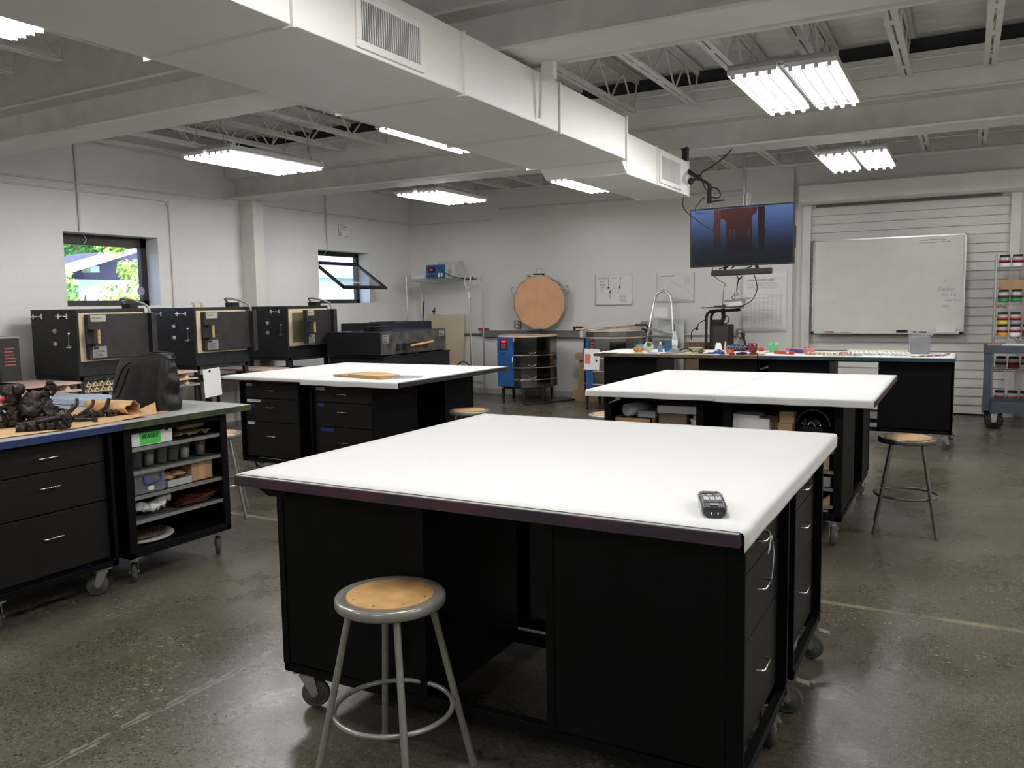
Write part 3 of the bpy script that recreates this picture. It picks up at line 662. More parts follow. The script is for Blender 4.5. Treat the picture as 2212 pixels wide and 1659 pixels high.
# paper sheets with folded-over edges
def sheet(label, x0, x1, y0, y1, drape, z=0.9412, wr=0.0007, seed=0, loc=None):
    # drape: dict side -> length of the fold hanging down
    r = 0.012
    def fold(t, L):   # arc-length past the edge -> (out, down)
        q = r*PI/2
        if t < q: a = t/r; return r*math.sin(a), r*(1-math.cos(a))
        return r + 0.0, r + (t-q)
    xs = [x0 + (x1-x0)*i/28 for i in range(29)]; ys = [y0 + (y1-y0)*i/24 for i in range(25)]
    def strip(t): return [t*k/7 for k in range(1, 8)]
    U = [('i', x) for x in xs]; V = [('i', y) for y in ys]
    if 'x1' in drape: U += [('x1', t) for t in strip(drape['x1'])]
    if 'x0' in drape: U = [('x0', t) for t in strip(drape['x0'])][::-1] + U
    if 'y0' in drape: V = [('y0', t) for t in strip(drape['y0'])][::-1] + V
    b = MB(); idx = {}; vs = []
    for j, (vk, vv) in enumerate(V):
        for i, (uk, uu) in enumerate(U):
            if uk != 'i' and vk != 'i': continue
            zz = z; xx = uu; yy = vv
            if uk == 'i' and vk == 'i': zz += wr*(1+noise.noise(Vector((uu*2.2, vv*2.2, seed))))
            if uk != 'i':
                o, dn_ = fold(uu, drape[uk]); wav = 0.0035*noise.noise(Vector((vv*4, seed, uu*20)))*uu/0.05
                xx = (x1-r+o+wav) if uk == 'x1' else (x0+r-o-wav); zz = z+wr-dn_
            if vk != 'i':
                o, dn_ = fold(vv, drape[vk]); wav = 0.003*noise.noise(Vector((uu*4, seed, vv*20)))*vv/0.05
                yy = y0+r-o-wav; zz = z+wr-dn_ - 0.004*noise.noise(Vector((uu*5, seed+3, 0)))*(vv/max(drape[vk], 1e-3))
            if uk == 'i' and 'x1' in drape and xx > x1-r: xx = x1-r
            if uk == 'i' and 'x0' in drape and xx < x0+r: xx = x0+r
            if vk == 'i' and 'y0' in drape and yy < y0+r: yy = y0+r
            idx[(i, j)] = len(vs); vs.append((xx, yy, zz))
    fs = []
    for j in range(len(V)-1):
        for i in range(len(U)-1):
            q = [(i, j), (i+1, j), (i+1, j+1), (i, j+1)]
            if all(k in idx for k in q): fs.append(tuple(idx[k] for k in q))
    b.add(vs, fs, True)
    o = b.build('paper_sheet', 'paper', loc=((x0+x1)/2, (y0+y1)/2, z))
    s = o.modifiers.new('solid', 'SOLIDIFY'); s.thickness = 0.0012; s.offset = 1
    return tag(o, label, 'paper cover')
sheet('wide white paper covering the nearest pair of workbenches, under the remote', -2.335, -0.490, 2.145, 3.93, {'x1': 0.062}, seed=1)
sheet('white paper on the left half of the bench pair in front of the black kilns', -5.89, -4.93, 5.275, 6.99, {'y0': 0.035}, seed=2)
sheet('white paper on the right half of the bench pair, under the cardboard envelope', -4.925, -3.90, 5.245, 6.98, {'y0': 0.055}, z=0.9425, seed=3)
sheet('white paper on the left half of the middle bench pair on the right', -2.315, -1.385, 5.285, 7.07, {'y0': 0.05}, seed=4)
sheet('white paper on the right half of the middle bench pair beside the dark stool', -1.40, -0.455, 5.28, 7.08, {'y0': 0.055}, z=0.9425, seed=5)
sheet('white paper on the far left display bench under the colourful glass pieces', -3.90, -1.99, 9.20, 10.10, {}, seed=6)
sheet('white paper on the far right display bench under the shells and white pegs', -1.975, -0.08, 9.19, 10.09, {}, seed=7)

# string tied on the nearest bench's top drawer handle
pts = spline([(-0.522, 2.56, 0.845), (-0.50, 2.53, 0.84), (-0.495, 2.50, 0.815), (-0.498, 2.49, 0.79), (-0.497, 2.51, 0.80), (-0.495, 2.53, 0.835), (-0.494, 2.545, 0.80), (-0.492, 2.55, 0.78), (-0.49, 2.53, 0.745), (-0.488, 2.50, 0.71)], 5)
tag(MB().tube(pts, 0.0016, 6).build('string', 'papers', loc=(-0.5, 2.52, 0.8)), 'frayed white string hanging from the top drawer handle of the nearest bench', 'string')
b = MB().box(-0.533, 2.285, 0.47, -0.5325, 2.32, 0.515)
tag(b.build('paper_label', 'papers', loc=(-0.533, 2.30, 0.49)), 'small white paper label stuck on the bottom drawer of the nearest bench', 'label')

# ------------------------------------------------------------------ stools
def make_stool(metal, label, h=0.628, group='round stools'):
    t = thing('stool', label, 'stool', (0, 0, 0), group=group)
    b = MB(); b.lathe([(0.0, h-0.030), (0.165, h-0.030), (0.174, h-0.034), (0.178, h-0.028), (0.178, h-0.008), (0.174, h-0.002), (0.168, h), (0.146, h-0.001), (0.143, h-0.004), (0.0, h-0.004)], n=56); b.build('seat_pan', metal, t)
    b = MB(); b.lathe([(0.1405, h-0.0045), (0.1405, h-0.001), (0.139, h-0.0002), (0.0, h-0.0002)], n=56); s = b.build('seat_board', 'seatw', t)
    b = MB()
    for k in range(8): a = k*PI/4+0.2; b.cyl((0.122*math.cos(a), 0.122*math.sin(a), h-0.001), (0.122*math.cos(a), 0.122*math.sin(a), h+0.0012), 0.0035, n=8)
    b.build('rivets', 'zinc', s)
    for k in range(4):
        a = PI/4+k*PI/2; c, s2 = math.cos(a), math.sin(a)
        l = MB().cyl((0.262*c, 0.262*s2, 0.0), (0.128*c, 0.128*s2, h-0.03), 0.0115, n=14).build('leg', metal, t)
        MB().cyl((0.2625*c, 0.2625*s2, 0.0), (0.2565*c, 0.2565*s2, 0.03), 0.0135, n=14).build('foot_cap', metal if metal == 'greym' else 'gunm', l)
    MB().tube([(0.192*math.cos(2*PI*i/48), 0.192*math.sin(2*PI*i/48), 0.245) for i in range(48)], 0.0085, 10, closed=True).build('foot_ring', metal, t)
    return t
M['seatw'] = mat('hardboard_seat', (0.52, 0.30, 0.115), 0.55, var=0.22, scale=14, detail=8)
M['seatp'] = M['seatw']
st = make_stool('greym', 'grey metal stool with tan hardboard seat in front of the nearest bench')
st.location = (-1.598, 2.075, 0)
st.rotation_euler = (0, 0, 0)
s3 = place(st, 'grey stool between the left bench pair and the nearest bench, only its seat in view', (-3.80, 6.14, 0), 0.3)
s4 = place(st, 'stool seat peeking out at the left side of the middle bench pair', (-2.56, 6.35, 0), 0.2)
s5 = place(st, 'grey stool standing behind the left open-shelf bench', (-4.88, 4.30, 0), PI/4)
s2 = make_stool('gunm', 'dark grey metal stool standing alone on the right side of the room'); s2.location = (-0.312, 6.0, 0); s2.rotation_euler = (0, 0, 0.06)
# ------------------------------------------------------------------ front-loading box kilns on the left wall
def squiggle(b, x, y, w, rows, pitch, h, ax=(1,0,0), ay=(0,0,1), o=(0,0,0), seed=0, th=0.0012):
    rr = random.Random(seed); ax = Vector(ax); ay = Vector(ay); az = ax.cross(ay).normalized(); o = Vector(o)
    for r in range(rows):
        u = 0.0; ww = w*rr.uniform(0.75, 1.0)
        while u < ww:
            l = rr.uniform(0.015, 0.05)*w/0.2; l = min(l, ww-u)
            c = o + ax*(x+u+l/2) + ay*(y-r*pitch)
            b.obox(c, (l, h, th), ax, ay); u += l + w*0.03
def hgrip(parent, p0, p1, out, m='chrome', r=0.007, world=True):
    p0, p1, out = Vector(p0), Vector(p1), Vector(out); dirn = (p1-p0).normalized()
    b = MB().tube([p0, p0+out, p1+out, p1], r, 8)
    for p in (p0, p1): b.obox(p+out*0.12, (0.022, 0.05, 0.012), dirn, out.cross(dirn) if out.cross(dirn).length > 0 else (0, 0, 1))
    return b.build('side_handle', m, parent, world=world)
def box_kiln(label, y0, ajar=0.0, top=1.566):
    x0, x1, z0 = -8.55, -7.80, 0.885; y1 = y0+0.80
    t = thing('box_kiln', label, 'kiln', (-8.17, y0+0.4, 0), group=None)
    MB().box(x0, y0, z0, x1, y1, top).build('kiln_body', 'kilnblk', t, world=True, bevel=0.006)
    b = MB()
    for xx in (x0+0.01, x1-0.06):
        for yy in (y0+0.005, y1-0.055): b.box(xx, yy, 0, xx+0.05, yy+0.05, z0)
    st_ = b
    st_.box(x0+0.01, y0+0.01, 0.845, x1-0.01, y0+0.05, z0); st_.box(x0+0.01, y1-0.05, 0.845, x1-0.01, y1-0.01, z0); st_.box(x1-0.05, y0+0.01, 0.845, x1-0.01, y1-0.01, z0)
    st_.box(x0+0.02, y0+0.02, 0.70, x1-0.015, y1-0.02, 0.715)
    st_.build('kiln_stand', 'blackm', t, world=True)
    for u in (-0.62+0.0, -0.20): hgrip(t, (x1+u-0.07, y0, 1.495), (x1+u+0.07, y0, 1.495), (0, -0.035, 0))
    for z in (1.345, 1.215): MB().lathe([(0.0, 0.0), (0.026, 0.0), (0.022, 0.015), (0.015, 0.024), (0.0, 0.026)], (x1-0.345, y0, z), 14, axis=(0, -1, 0)).build('peephole_plug', 'base', t, world=True)
    b = MB().cyl((x1-0.09, y0-0.002, 1.19), (x1-0.09, y0-0.03, 1.19), 0.02, n=12); b.cyl((x1-0.09, y0-0.028, 1.19), (x1-0.075, y0-0.034, 1.315), 0.009, 0.006, n=10); b.blob((x1-0.075, y0-0.034, 1.32), 0.014, 0, nu=10, nv=6); b.obox((x1-0.09, y0-0.025, 1.185), (0.085, 0.02, 0.010), (1, 0, 0.1), (0, 1, 0)); b.build('latch_lever', 'chrome', t, world=True)
    # cream door frame and brick chamber
    b = MB(); ya, yb, za, zb = y0+0.022, y1-0.03, 1.035, top-0.04
    b.box(x1, ya, za, x1+0.012, yb, za+0.05); b.box(x1, ya, zb-0.05, x1+0.012, yb, zb); b.box(x1, ya, za+0.05, x1+0.012, ya+0.06, zb-0.05); b.box(x1, yb-0.06, za+0.05, x1+0.012, yb, zb-0.05)
    b.build('door_frame', 'cream', t, world=True, bevel=0.003)
    b = MB(); b.box(x1-0.002, ya+0.06, za+0.05, x1+0.003, yb-0.06, zb-0.05)
    if ajar:
        for k in range(8): b.mi(1).box(x1+0.003, ya+0.06, za+0.05+k*0.052+0.045, x1+0.0045, yb-0.06, za+0.05+k*0.052+0.05)
    b.build('chamber', ['chamber', 'seam'], t, world=True)
    # door, hinged on the right
    hx, hy = x1+0.015, y1-0.02
    d = bpy.data.objects.new('door', None); COL.objects.link(d); d.parent = t; d.location = Vector((hx, hy, 0))-t.location; d.rotation_euler = (0, 0, ajar)
    L = 0.70; zb2, zt2 = 1.06, top-0.055
    MB().box(0, -L, zb2, 0.055, 0, zt2).build('door_panel', 'kilndoor', d, bevel=0.004)
    b = MB().box(0.0555, -L+0.03, zt2-0.075, 0.057, -L+0.20, zt2-0.005); pl = b.build('name_plate', 'plate', d)
    text('Paragon', None, 'ink', 0.034, (hx+0.0572, hy-L+0.045, zt2-0.045), (0, 1, 0), (0, 0, 1), 0.0003).parent = pl
    pl.children[0].location = -(Vector((hx, hy, 0)))
    b = MB(); squiggle(b, 0, 0, 0.12, 2, 0.010, 0.003, (0, 1, 0), (0, 0, 1), (0.0575, -L+0.06, zt2-0.056), 3); b.build('small_print', 'inkg', pl)
    b = MB().box(0.0555, -L+0.035, zb2+0.01, 0.057, -L+0.19, zb2+0.125); pl = b.build('rating_plate', 'greypl', d)
    b = MB(); b.box(0.057, -L+0.045, zb2+0.095, 0.0575, -L+0.10, zb2+0.118); squiggle(b, 0, 0, 0.12, 6, 0.013, 0.004, (0, 1, 0), (0, 0, 1), (0.0575, -L+0.05, zb2+0.083), 5); b.build('small_print', 'ink', pl)
    b = MB(); zc = (zb2+zt2)/2+0.0
    for zz in (zc-0.072, zc+0.072): b.box(0.055, -L-0.01, zz-0.005, 0.145, -L+0.075, zz+0.005)
    b.box(0.055, -L-0.03, zc-0.075, 0.062, -L+0.02, zc+0.075)
    hb = b.build('handle_bracket', 'kilndoor', d)
    b = MB().cyl((0.135, -L+0.055, zc-0.072), (0.135, -L+0.055, zc+0.072), 0.015, n=12); b.build('handle_grip', 'woodh', hb)
    b = MB()
    for k in range(15): b.box(0.0555, -0.105, 1.12+k*0.022, 0.0575, -0.055, 1.129+k*0.022)
    b.build('vent_slots', 'blackm', d)
    # element box on hinge side
    MB().box(x1+0.0, y1-0.015, 1.02, x1+0.12, y1+0.05, top-0.05).build('wiring_box', 'kilndoor', t, world=True, bevel=0.004)
    b = MB().box(x1-0.30, y1-0.06, top, x1-0.16, y1+0.04, top+0.055); b.build('junction_box', 'blackm', t, world=True, bevel=0.003)
    pts = spline([(x1-0.26, y1-0.03, top+0.04), (x1-0.22, y1-0.13, top+0.10), (x1-0.08, y1-0.10, top+0.09), (x1+0.03, y1+0.0, top+0.03), (x1+0.06, y1+0.02, top-0.06)], 6)
    MB().tube(pts, 0.013, 8).build('flex_conduit', 'ltflex', t, world=True)
    return t
M['chamber'] = mat('brown_kiln_chamber', (0.16, 0.125, 0.075), 0.9, var=0.1)
M['plate'] = mat('pale_name_plate', (0.42, 0.41, 0.33), 0.5)
M['greypl'] = mat('grey_rating_plate', (0.30, 0.30, 0.30), 0.45, 0.3)
M['ltflex'] = mat('grey_flex_conduit', (0.30, 0.30, 0.28), 0.45, 0.3)
box_kiln('black box kiln with a cream door frame, below the first window', 5.18)
box_kiln('black box kiln between the other two, left of the wall column', 6.63)
box_kiln('black box kiln with its door ajar and bricks showing, below the open window', 8.12, ajar=math.radians(14))
# control cabinet at the far left edge
t = thing('control_cabinet', 'tall black control cabinet with red markings at the left edge of the picture', 'cabinet', (-8.0, 4.1, 0))
b = MB().box(-8.5, 3.5, 0.86, -7.62, 4.28, 1.44); b.box(-8.5, 3.5, 0.85, -7.55, 4.42, 0.90)
b.build('cabinet_body', 'kilnblk', t, world=True, bevel=0.005)
b = MB().box(-7.9, 4.28, 0.92, -7.58, 4.47, 1.31); b.build('control_box', 'kilndoor', t, world=True, bevel=0.004)
MB().box(-7.9, 4.28, 1.312, -7.58, 4.47, 1.325).build('box_lid', 'greypl', t, world=True)
b = MB(); squiggle(b, 0, 0, 0.10, 6, 0.03, 0.010, (0, 1, 0), (0, 0, 1), (-7.579, 4.33, 1.22), 9); b.build('red_lettering', 'inkr', t, world=True)
MB().box(-8.1, 4.1, 1.44, -7.75, 4.36, 1.63).build('top_box', 'blackm', t, world=True, bevel=0.004)
b = MB()
for xx in (-8.48, -7.68):
    for yy in (3.52, 4.22): b.box(xx, yy, 0, xx+0.05, yy+0.05, 0.86)
b.build('cabinet_stand', 'blackm', t, world=True)

# low side tables between the kilns with kiln shelves
def low_table(label, y0, y1, x0=-8.5, x1=-7.72, z=0.70, m='lam'):
    t = thing('side_table', label, 'table', ((x0+x1)/2, (y0+y1)/2, 0))
    MB().box(x0, y0, z-0.025, x1, y1, z).build('tabletop', m, t, world=True, bevel=0.002)
    b = MB()
    for xx in (x0+0.02, x1-0.05):
        MB().box(xx, y0+0.02, 0, xx+0.03, y0+0.05, z-0.025).build('leg', 'blackm', t, world=True)
        MB().box(xx, y1-0.05, 0, xx+0.03, y1-0.02, z-0.025).build('leg', 'blackm', t, world=True)
    return t
low_table('low table between the control cabinet and the first box kiln', 4.45, 5.14)
low_table('low table between the first and second box kilns', 6.04, 6.60)
low_table('low table between the second and third box kilns', 7.48, 8.09)
def boards(y0, y1, z, n, lab, x0=-8.45, x1=-7.66):
    for k in range(n):
        zz = z+k*0.075
        for (xx, yy) in ((x1-0.12, y0+0.10), (x1-0.12, y1-0.12), (x0+0.1, (y0+y1)/2)):
            b = MB().prism([(yy-0.032, zz), (yy+0.032, zz), (yy, zz+0.056)], xx, xx+0.09, 'x'); tag(b.build('kiln_post', 'cream', loc=(xx, yy, zz)), 'cream triangular post under the pink shelves ' + lab, 'kiln post', 'posts under the pink shelves ' + lab)

        o = MB().box(x0, y0, zz+0.056, x1, y1, zz+0.075).build('kiln_shelf', 'pink', loc=((x0+x1)/2, (y0+y1)/2, zz+0.056), bevel=0.002)
        tag(o, ('lower' if k == 0 and n > 1 else 'top') + ' pink kiln shelf stacked ' + lab, 'kiln shelf', 'pink kiln shelves stacked between the kilns')
boards(4.46, 5.10, 0.70, 2, 'left of the first box kiln')
boards(6.06, 6.52, 0.70, 2, 'between the first two box kilns')
boards(7.50, 7.98, 0.70, 1, 'between the second and third box kilns')
# stacked triangular posts under the first kiln
def tri_post(x, y, z, s=0.036, inv=False):
    t_ = 0.009; h = s*1.6
    o_ = [(y-s, z), (y+s, z), (y, z+h)]
    b = MB()
    vo = [(y-s, z), (y+s, z), (y, z+h)]; vi = [(y-s+t_*1.9, z+t_), (y+s-t_*1.9, z+t_), (y, z+h-t_*2.1)]
    vs = [(x, a, c) for a, c in vo]+[(x, a, c) for a, c in vi]+[(x-0.16, a, c) for a, c in vo]+[(x-0.16, a, c) for a, c in vi]
    fs = []
    for i in range(3):
        j = (i+1) % 3
        fs += [(i, j, 3+j, 3+i), (6+j, 6+i, 9+i, 9+j), (i, 6+i, 6+j, j), (3+i, 3+j, 9+j, 9+i)]
    return b.add(vs, fs)
n = 0
for row, cnt in ((0, 8), (1, 6)):
    for k in range(cnt):
        y = 5.235 + k*0.074 + (0.06 if row else 0); z = 0.7155 + row*0.058
        o = tri_post(-7.83, y, z).build('kiln_post', 'cream', loc=(-7.9, y, z)); n += 1
        tag(o, 'hollow triangular cream post, %s row of the pile under the first kiln' % ('lower', 'upper')[row], 'kiln post', 'triangular posts, %s row, under the first kiln' % ('lower', 'upper')[row])
# posts standing on the second kiln
for k, x in enumerate((-8.22, -8.13)):
    b = MB().cyl((x, 7.0+0.04*k, 1.566), (x, 7.0+0.04*k, 1.605), 0.016, n=8); b.cyl((x-0.012, 7.0+0.04*k, 1.605), (x-0.012, 7.0+0.04*k, 1.63), 0.018, n=8)
    tag(b.build('kiln_post', 'cream', loc=(x, 7, 1.566)), ('left', 'right')[k]+' small cream cone stand on top of the second box kiln', 'kiln post')

# ------------------------------------------------------------------ large front-opening clamshell kilns
def clam(label, x0, x1, y0, y1, z0, zl, zt, face='stainpl', sunk=False):
    t = thing('clamshell_kiln', label, 'kiln', ((x0+x1)/2, (y0+y1)/2, 0))
    b = MB().box(x0+0.02, y0+0.02, 0.40, x1+0.03, y1+0.05, z0); b.box(x0, y0-0.02, z0-0.012, x1+0.04, y1+0.06, z0)
    b.build('kiln_base', 'kilnblk', t, world=True, bevel=0.004)
    b = MB().box(x0, y0, z0+0.012, x1, y1, zt).mi(1).box(x1, y0+0.004, z0+0.016, x1+0.003, y1-0.004, zt-0.004); lid = b.build('kiln_lid', ['kilnblk', face], t, world=True, bevel=0.003)
    b = MB()
    for xx in (x0+0.03, x1-0.06):
        for yy in (y0+0.03, y1-0.08): b.box(xx, yy, 0, xx+0.05, yy+0.05, 0.40)
    b.build('kiln_stand', 'blackm', t, world=True)
    return t, lid
M['stainpl'] = mat('smoky_steel_plate', (0.11, 0.108, 0.098), 0.42, 0.5, var=0.45, scale=7, detail=6)
M['darkblue'] = mat('dark_slate_plate', (0.018, 0.022, 0.035), 0.5, var=0.2)
ck, lid = clam('long low clamshell kiln with a smoky steel front and wooden handle', -7.62, -6.70, 8.66, 10.21, 0.885, 0.885, 1.20)
b = MB().cyl((-6.69, 9.16, 1.0), (-6.60, 9.16, 1.0), 0.012, n=8); b.box(-6.665, 9.10, 0.965, -6.60, 9.20, 1.035); b.cyl((-6.69, 9.72, 1.03), (-6.61, 9.72, 1.03), 0.012, n=8)
b.box(-6.696, 9.15, 0.99, -6.685, 9.74, 1.04); hd = b.build('handle_bracket', 'blackm', lid, world=True)
MB().cyl((-6.61, 9.18, 1.0), (-6.61, 9.74, 1.035), 0.016, n=12).build('handle_grip', 'woodh', hd, world=True)
b = MB().box(-6.696, 9.0, 0.96, -6.68, 9.07, 1.04); b.cyl((-6.68, 9.02, 0.97), (-6.64, 8.99, 0.96), 0.012, n=8); b.build('latch', 'blackm', lid, world=True)
b = MB().cyl((-6.67, 9.33, 0.93), (-6.64, 9.36, 0.86), 0.01, n=8); b.cyl((-6.69, 9.36, 0.90), (-6.62, 9.36, 0.90), 0.015, n=8); b.build('catch', 'blackm', lid, world=True)
for (ya, yb, za, zb) in ((8.70, 8.83, 1.055, 1.165), (10.03, 10.16, 1.10, 1.175)):
    p = MB().box(-6.697, ya, za, -6.695, yb, zb).build('rating_plate', 'greypl', lid, world=True)
    b = MB(); squiggle(b, 0, 0, 0.10, 5, 0.02, 0.008, (0, 1, 0), (0, 0, 1), (-6.6945, ya+0.01, zb-0.02), 7); b.build('small_print', 'ink', p, world=True)
b = MB(); b.box(-7.45, 9.0, 1.20, -7.30, 9.7, 1.212); b.obox((-7.25, 9.25, 1.235), (0.30, 0.10, 0.05), (0.4, 1, 0), (-1, 0.4, 0)); b.box(-7.35, 9.1, 1.25, -7.15, 9.55, 1.262); b.build('hinge_arm', 'blackm', ck, world=True)
clam('second clamshell kiln, dark slate, behind the first in the far left corner', -8.45, -7.72, 9.95, 11.35, 0.93, 0.93, 1.285, face='darkblue')
b = MB().box(-8.1, 10.2, 1.285, -7.9, 10.6, 1.30)
tag(b.build('steel_plate', 'blackm', loc=(-8, 10.4, 1.285)), 'flat black plate lying on the second clamshell kiln', 'plate')

# ------------------------------------------------------------------ round kilns at the back wall
def round_kiln(label, cx, cy, r, ang_ctrl, lid_open, bx, by, name='round_kiln'):
    t = thing(name, label, 'kiln', (cx, cy, 0)); NS = 12; a0 = PI/12
    b = MB().lathe([(0.0, 0.26), (r, 0.26), (r, 1.035), (r-0.012, 1.04)], (cx, cy, 0), NS, smooth=False, ang=a0); b.build('kiln_jacket', 'steelpol', t, world=True)
    b = MB().lathe([(r-0.005, 1.03), (r+0.012, 1.035), (r+0.012, 1.052), (r-0.10, 1.054), (r-0.10, 0.5), (0, 0.5)], (cx, cy, 0), NS, smooth=False, ang=a0); b.build('brick_rim', 'brickr', t, world=True)
    for z in (0.38, 0.565, 0.755):
        pts = [(cx+(r+0.004)*math.cos(a0+2*PI*i/NS), cy+(r+0.004)*math.sin(a0+2*PI*i/NS), z) for i in range(NS)]
        MB().tube(pts, 0.006, 6, closed=True).build('steel_band', 'bandm', t, world=True)
    for z in (0.40, 0.59, 0.78):
        aa = -0.95
        p = Vector((cx+(r+0.01)*math.cos(aa), cy+(r+0.01)*math.sin(aa), z)); tg = Vector((-math.sin(aa), math.cos(aa), 0))
        b = MB().tube([p-tg*0.06+Vector((0, 0, 0.03)), p-tg*0.03, p+tg*0.03, p+tg*0.06+Vector((0, 0, 0.03))], 0.006, 6); b.obox(p, (0.04, 0.05, 0.02), tg, (0, 0, 1)); b.build('clamp', 'steel', t, world=True)
    b = MB()
    R_ = r-0.02
    for k in range(4):
        aa = ang_ctrl+0.25+k*PI/2; p = (cx+R_*math.cos(aa), cy+R_*math.sin(aa))
        MB().prism([(p[0]-0.022, 0.24), (p[0]+0.022, 0.24), (p[0]+0.012, 0.0), (p[0]-0.012, 0.0)], p[1]-0.018, p[1]+0.018, 'y').build('stand_leg', 'blackm', t, world=True)
        q = (cx+R_*math.cos(aa+PI/2), cy+R_*math.sin(aa+PI/2))
        b.tube([(p[0], p[1], 0.245), (q[0], q[1], 0.245)], 0.014, 6)
    b.build('stand_ring', 'blackm', t, world=True)
    # control box
    x0, y0_ = bx
    cb = MB().box(x0, y0_, 0.28, x0+0.27, y0_+0.36, 1.035).build('control_box', 'blue', t, world=True, bevel=0.006)
    b = MB().box(x0+0.055, y0_-0.004, 0.845, x0+0.185, y0_, 1.00); kp = b.build('keypad', 'blackm', cb, world=True, bevel=0.002)
    b = MB()
    for rr_ in range(4):
        for cc in range(4): b.box(x0+0.078+cc*0.022, y0_-0.0055, 0.865+rr_*0.02, x0+0.094+cc*0.022, y0_-0.004, 0.876+rr_*0.02)
    b.build('keys', 'keysm', kp, world=True)
    b = MB().box(x0+0.08, y0_-0.0055, 0.955, x0+0.165, y0_-0.004, 0.985); b.build('display', 'ledm' if lid_open else 'ledd', kp, world=True)
    b = MB(); 
    for k in range(3): b.box(x0+0.085+k*0.026, y0_-0.0065, 0.962, x0+0.103+k*0.026, y0_-0.0055, 0.978)
    b.build('digits', 'led' if lid_open else 'ledd2', kp, world=True)
    if lid_open:
        b = MB(); b.obox((x0+0.085, y0_-0.002, 0.79), (0.03, 0.02, 0.004), (1, 0, -0.4), (0, 0, 1)); b.obox((x0+0.12, y0_-0.002, 0.785), (0.02, 0.03, 0.004), (1, 0, 0.3), (0, 0, 1)); b.obox((x0+0.15, y0_-0.002, 0.79), (0.026, 0.012, 0.004), (1, 0, 0.2), (0, 0, 1)); b.build('maker_mark', 'ink', cb, world=True)
        b = MB(); b.box(x0+0.11, y0_-0.001, 0.55, x0+0.118, y0_, 0.70); b.box(x0+0.09, y0_-0.001, 0.53, x0+0.16, y0_, 0.545); b.build('faint_mark', 'bluedk', cb, world=True)
        b = MB()
        for k in range(9): b.box(x0+0.27, y0_+0.06+k*0.02, 0.45, x0+0.2715, y0_+0.066+k*0.02, 0.95)
        b.build('vent_slots', 'bluedk', cb, world=True)
    MB().box(x0+0.2705, y0_+0.02, 0.965, x0+0.2725, y0_+0.10, 1.03).build('warning_sticker', 'papers', cb, world=True)
    return t
M['bandm'] = mat('pale_steel_band', (0.62, 0.58, 0.48), 0.3, 0.7)
M['keysm'] = mat('pink_keys', (0.5, 0.15, 0.17), 0.6)
M['ledm'] = emis('lit_display', (0.9, 0.02, 0.03), 0.9); M['ledd'] = mat('dark_display', (0.10, 0.01, 0.015), 0.4); M['ledd2'] = emis('dim_digits', (0.6, 0.03, 0.03), 0.25)
M['bluedk'] = mat('dark_blue_line', (0.012, 0.045, 0.13), 0.5)
k1 = round_kiln('open round kiln with a blue control box and its peach brick lid raised', -6.06, 11.58, 0.47, PI*1.25, True, (-6.33, 11.08), None)
# raised lid
lc = Vector((-6.06, 12.03, 1.56)); nrm = Vector((0.22, -1, -0.05)).normalized()
b = MB().lathe([(0.0, 0.045), (0.425, 0.045), (0.432, 0.04), (0.432, -0.03), (0.0, -0.03)], lc, 12, smooth=False, axis=nrm); li = b.build('lid', 'brick', k1, world=True)
b = MB().lathe([(0.435, 0.036), (0.444, 0.036), (0.444, -0.04), (0.0, -0.042)], lc, 12, smooth=False, axis=nrm); b.build('lid_band', 'steel', li, world=True)
sx = nrm.cross(Vector((0, 0, 1))).normalized()
if sx.x < 0: sx = -sx
def LP(u, v, w_=0.0): return lc + sx*u + Vector((0, 0, 1))*v + nrm*w_
MB().tube([LP(-0.045, 0.45, -0.01), LP(-0.045, 0.545, 0.0), LP(0.045, 0.545, 0.0), LP(0.045, 0.45, -0.01)], 0.009, 8).build('lid_handle', 'bandm', li, world=True)
MB().obox(LP(0, 0.45), (0.16, 0.03, 0.05), sx, (0, 0, 1)).build('handle_base', 'blackm', li, world=True)
MB().tube([LP(-0.20, 0.43, 0.03), LP(0.06, 0.43, 0.03), LP(0.34, 0.30, 0.03), LP(0.41, 0.20, 0.03)], 0.018, 6).build('lid_brace', 'steel', li, world=True)
for s in (-1, 1): MB().tube(arc(LP(s*0.425, 0.20, -0.01), 0.06, -1.2, 1.4, 8, sx*s, (0, 0, 1)), 0.007, 6).build('lid_grip', 'steel', li, world=True)
MB().cyl(LP(0.0, -0.43, -0.02), (-6.04, 12.04, 1.06), 0.02, n=8).build('lid_hinge', 'blackm', k1, world=True)
pts = spline([(-5.98, 11.1, 0.40), (-5.93, 11.06, 0.36), (-5.86, 11.05, 0.15), (-5.84, 11.06, 0.02), (-5.7, 11.3, 0.015), (-5.4, 11.9, 0.02)], 6)
MB().tube(pts, 0.016, 8).build('power_cord', 'rubberd', k1, world=True)
hg = MB().tube([(-6.035, 11.07, 0.76), (-6.02, 11.0, 0.72), (-6.02, 11.0, 0.58), (-6.035, 11.07, 0.55)], 0.009, 6).build('lift_handle', 'steel', k1, world=True)
k2 = round_kiln('closed round kiln with a papered blue control box, left of the stepladder', -4.51, 11.33, 0.455, PI*1.2, False, (-4.765, 10.90), None)
b = MB().lathe([(0.0, 1.135), (0.455, 1.13), (0.462, 1.12), (0.462, 1.056), (0.0, 1.056)], (-4.51, 11.33, 0), 12, smooth=False, ang=PI/12); li2 = b.build('lid', 'steelpol', k2, world=True)
b = MB().lathe([(0.455, 1.132), (0.0, 1.142)], (-4.51, 11.33, 0), 12, smooth=False, ang=PI/12); b.build('lid_brick', 'brickr', li2, world=True)
b = MB().tube([(-4.780, 11.060, 1.15), (-4.400, 11.280, 1.185), (-4.130, 11.500, 1.20)], 0.013, 6); b.obox((-4.220, 11.440, 1.17), (0.13, 0.08, 0.05), (1, 0.6, 0), (-0.6, 1, 0)); b.build('lid_brace', 'steel', li2, world=True)
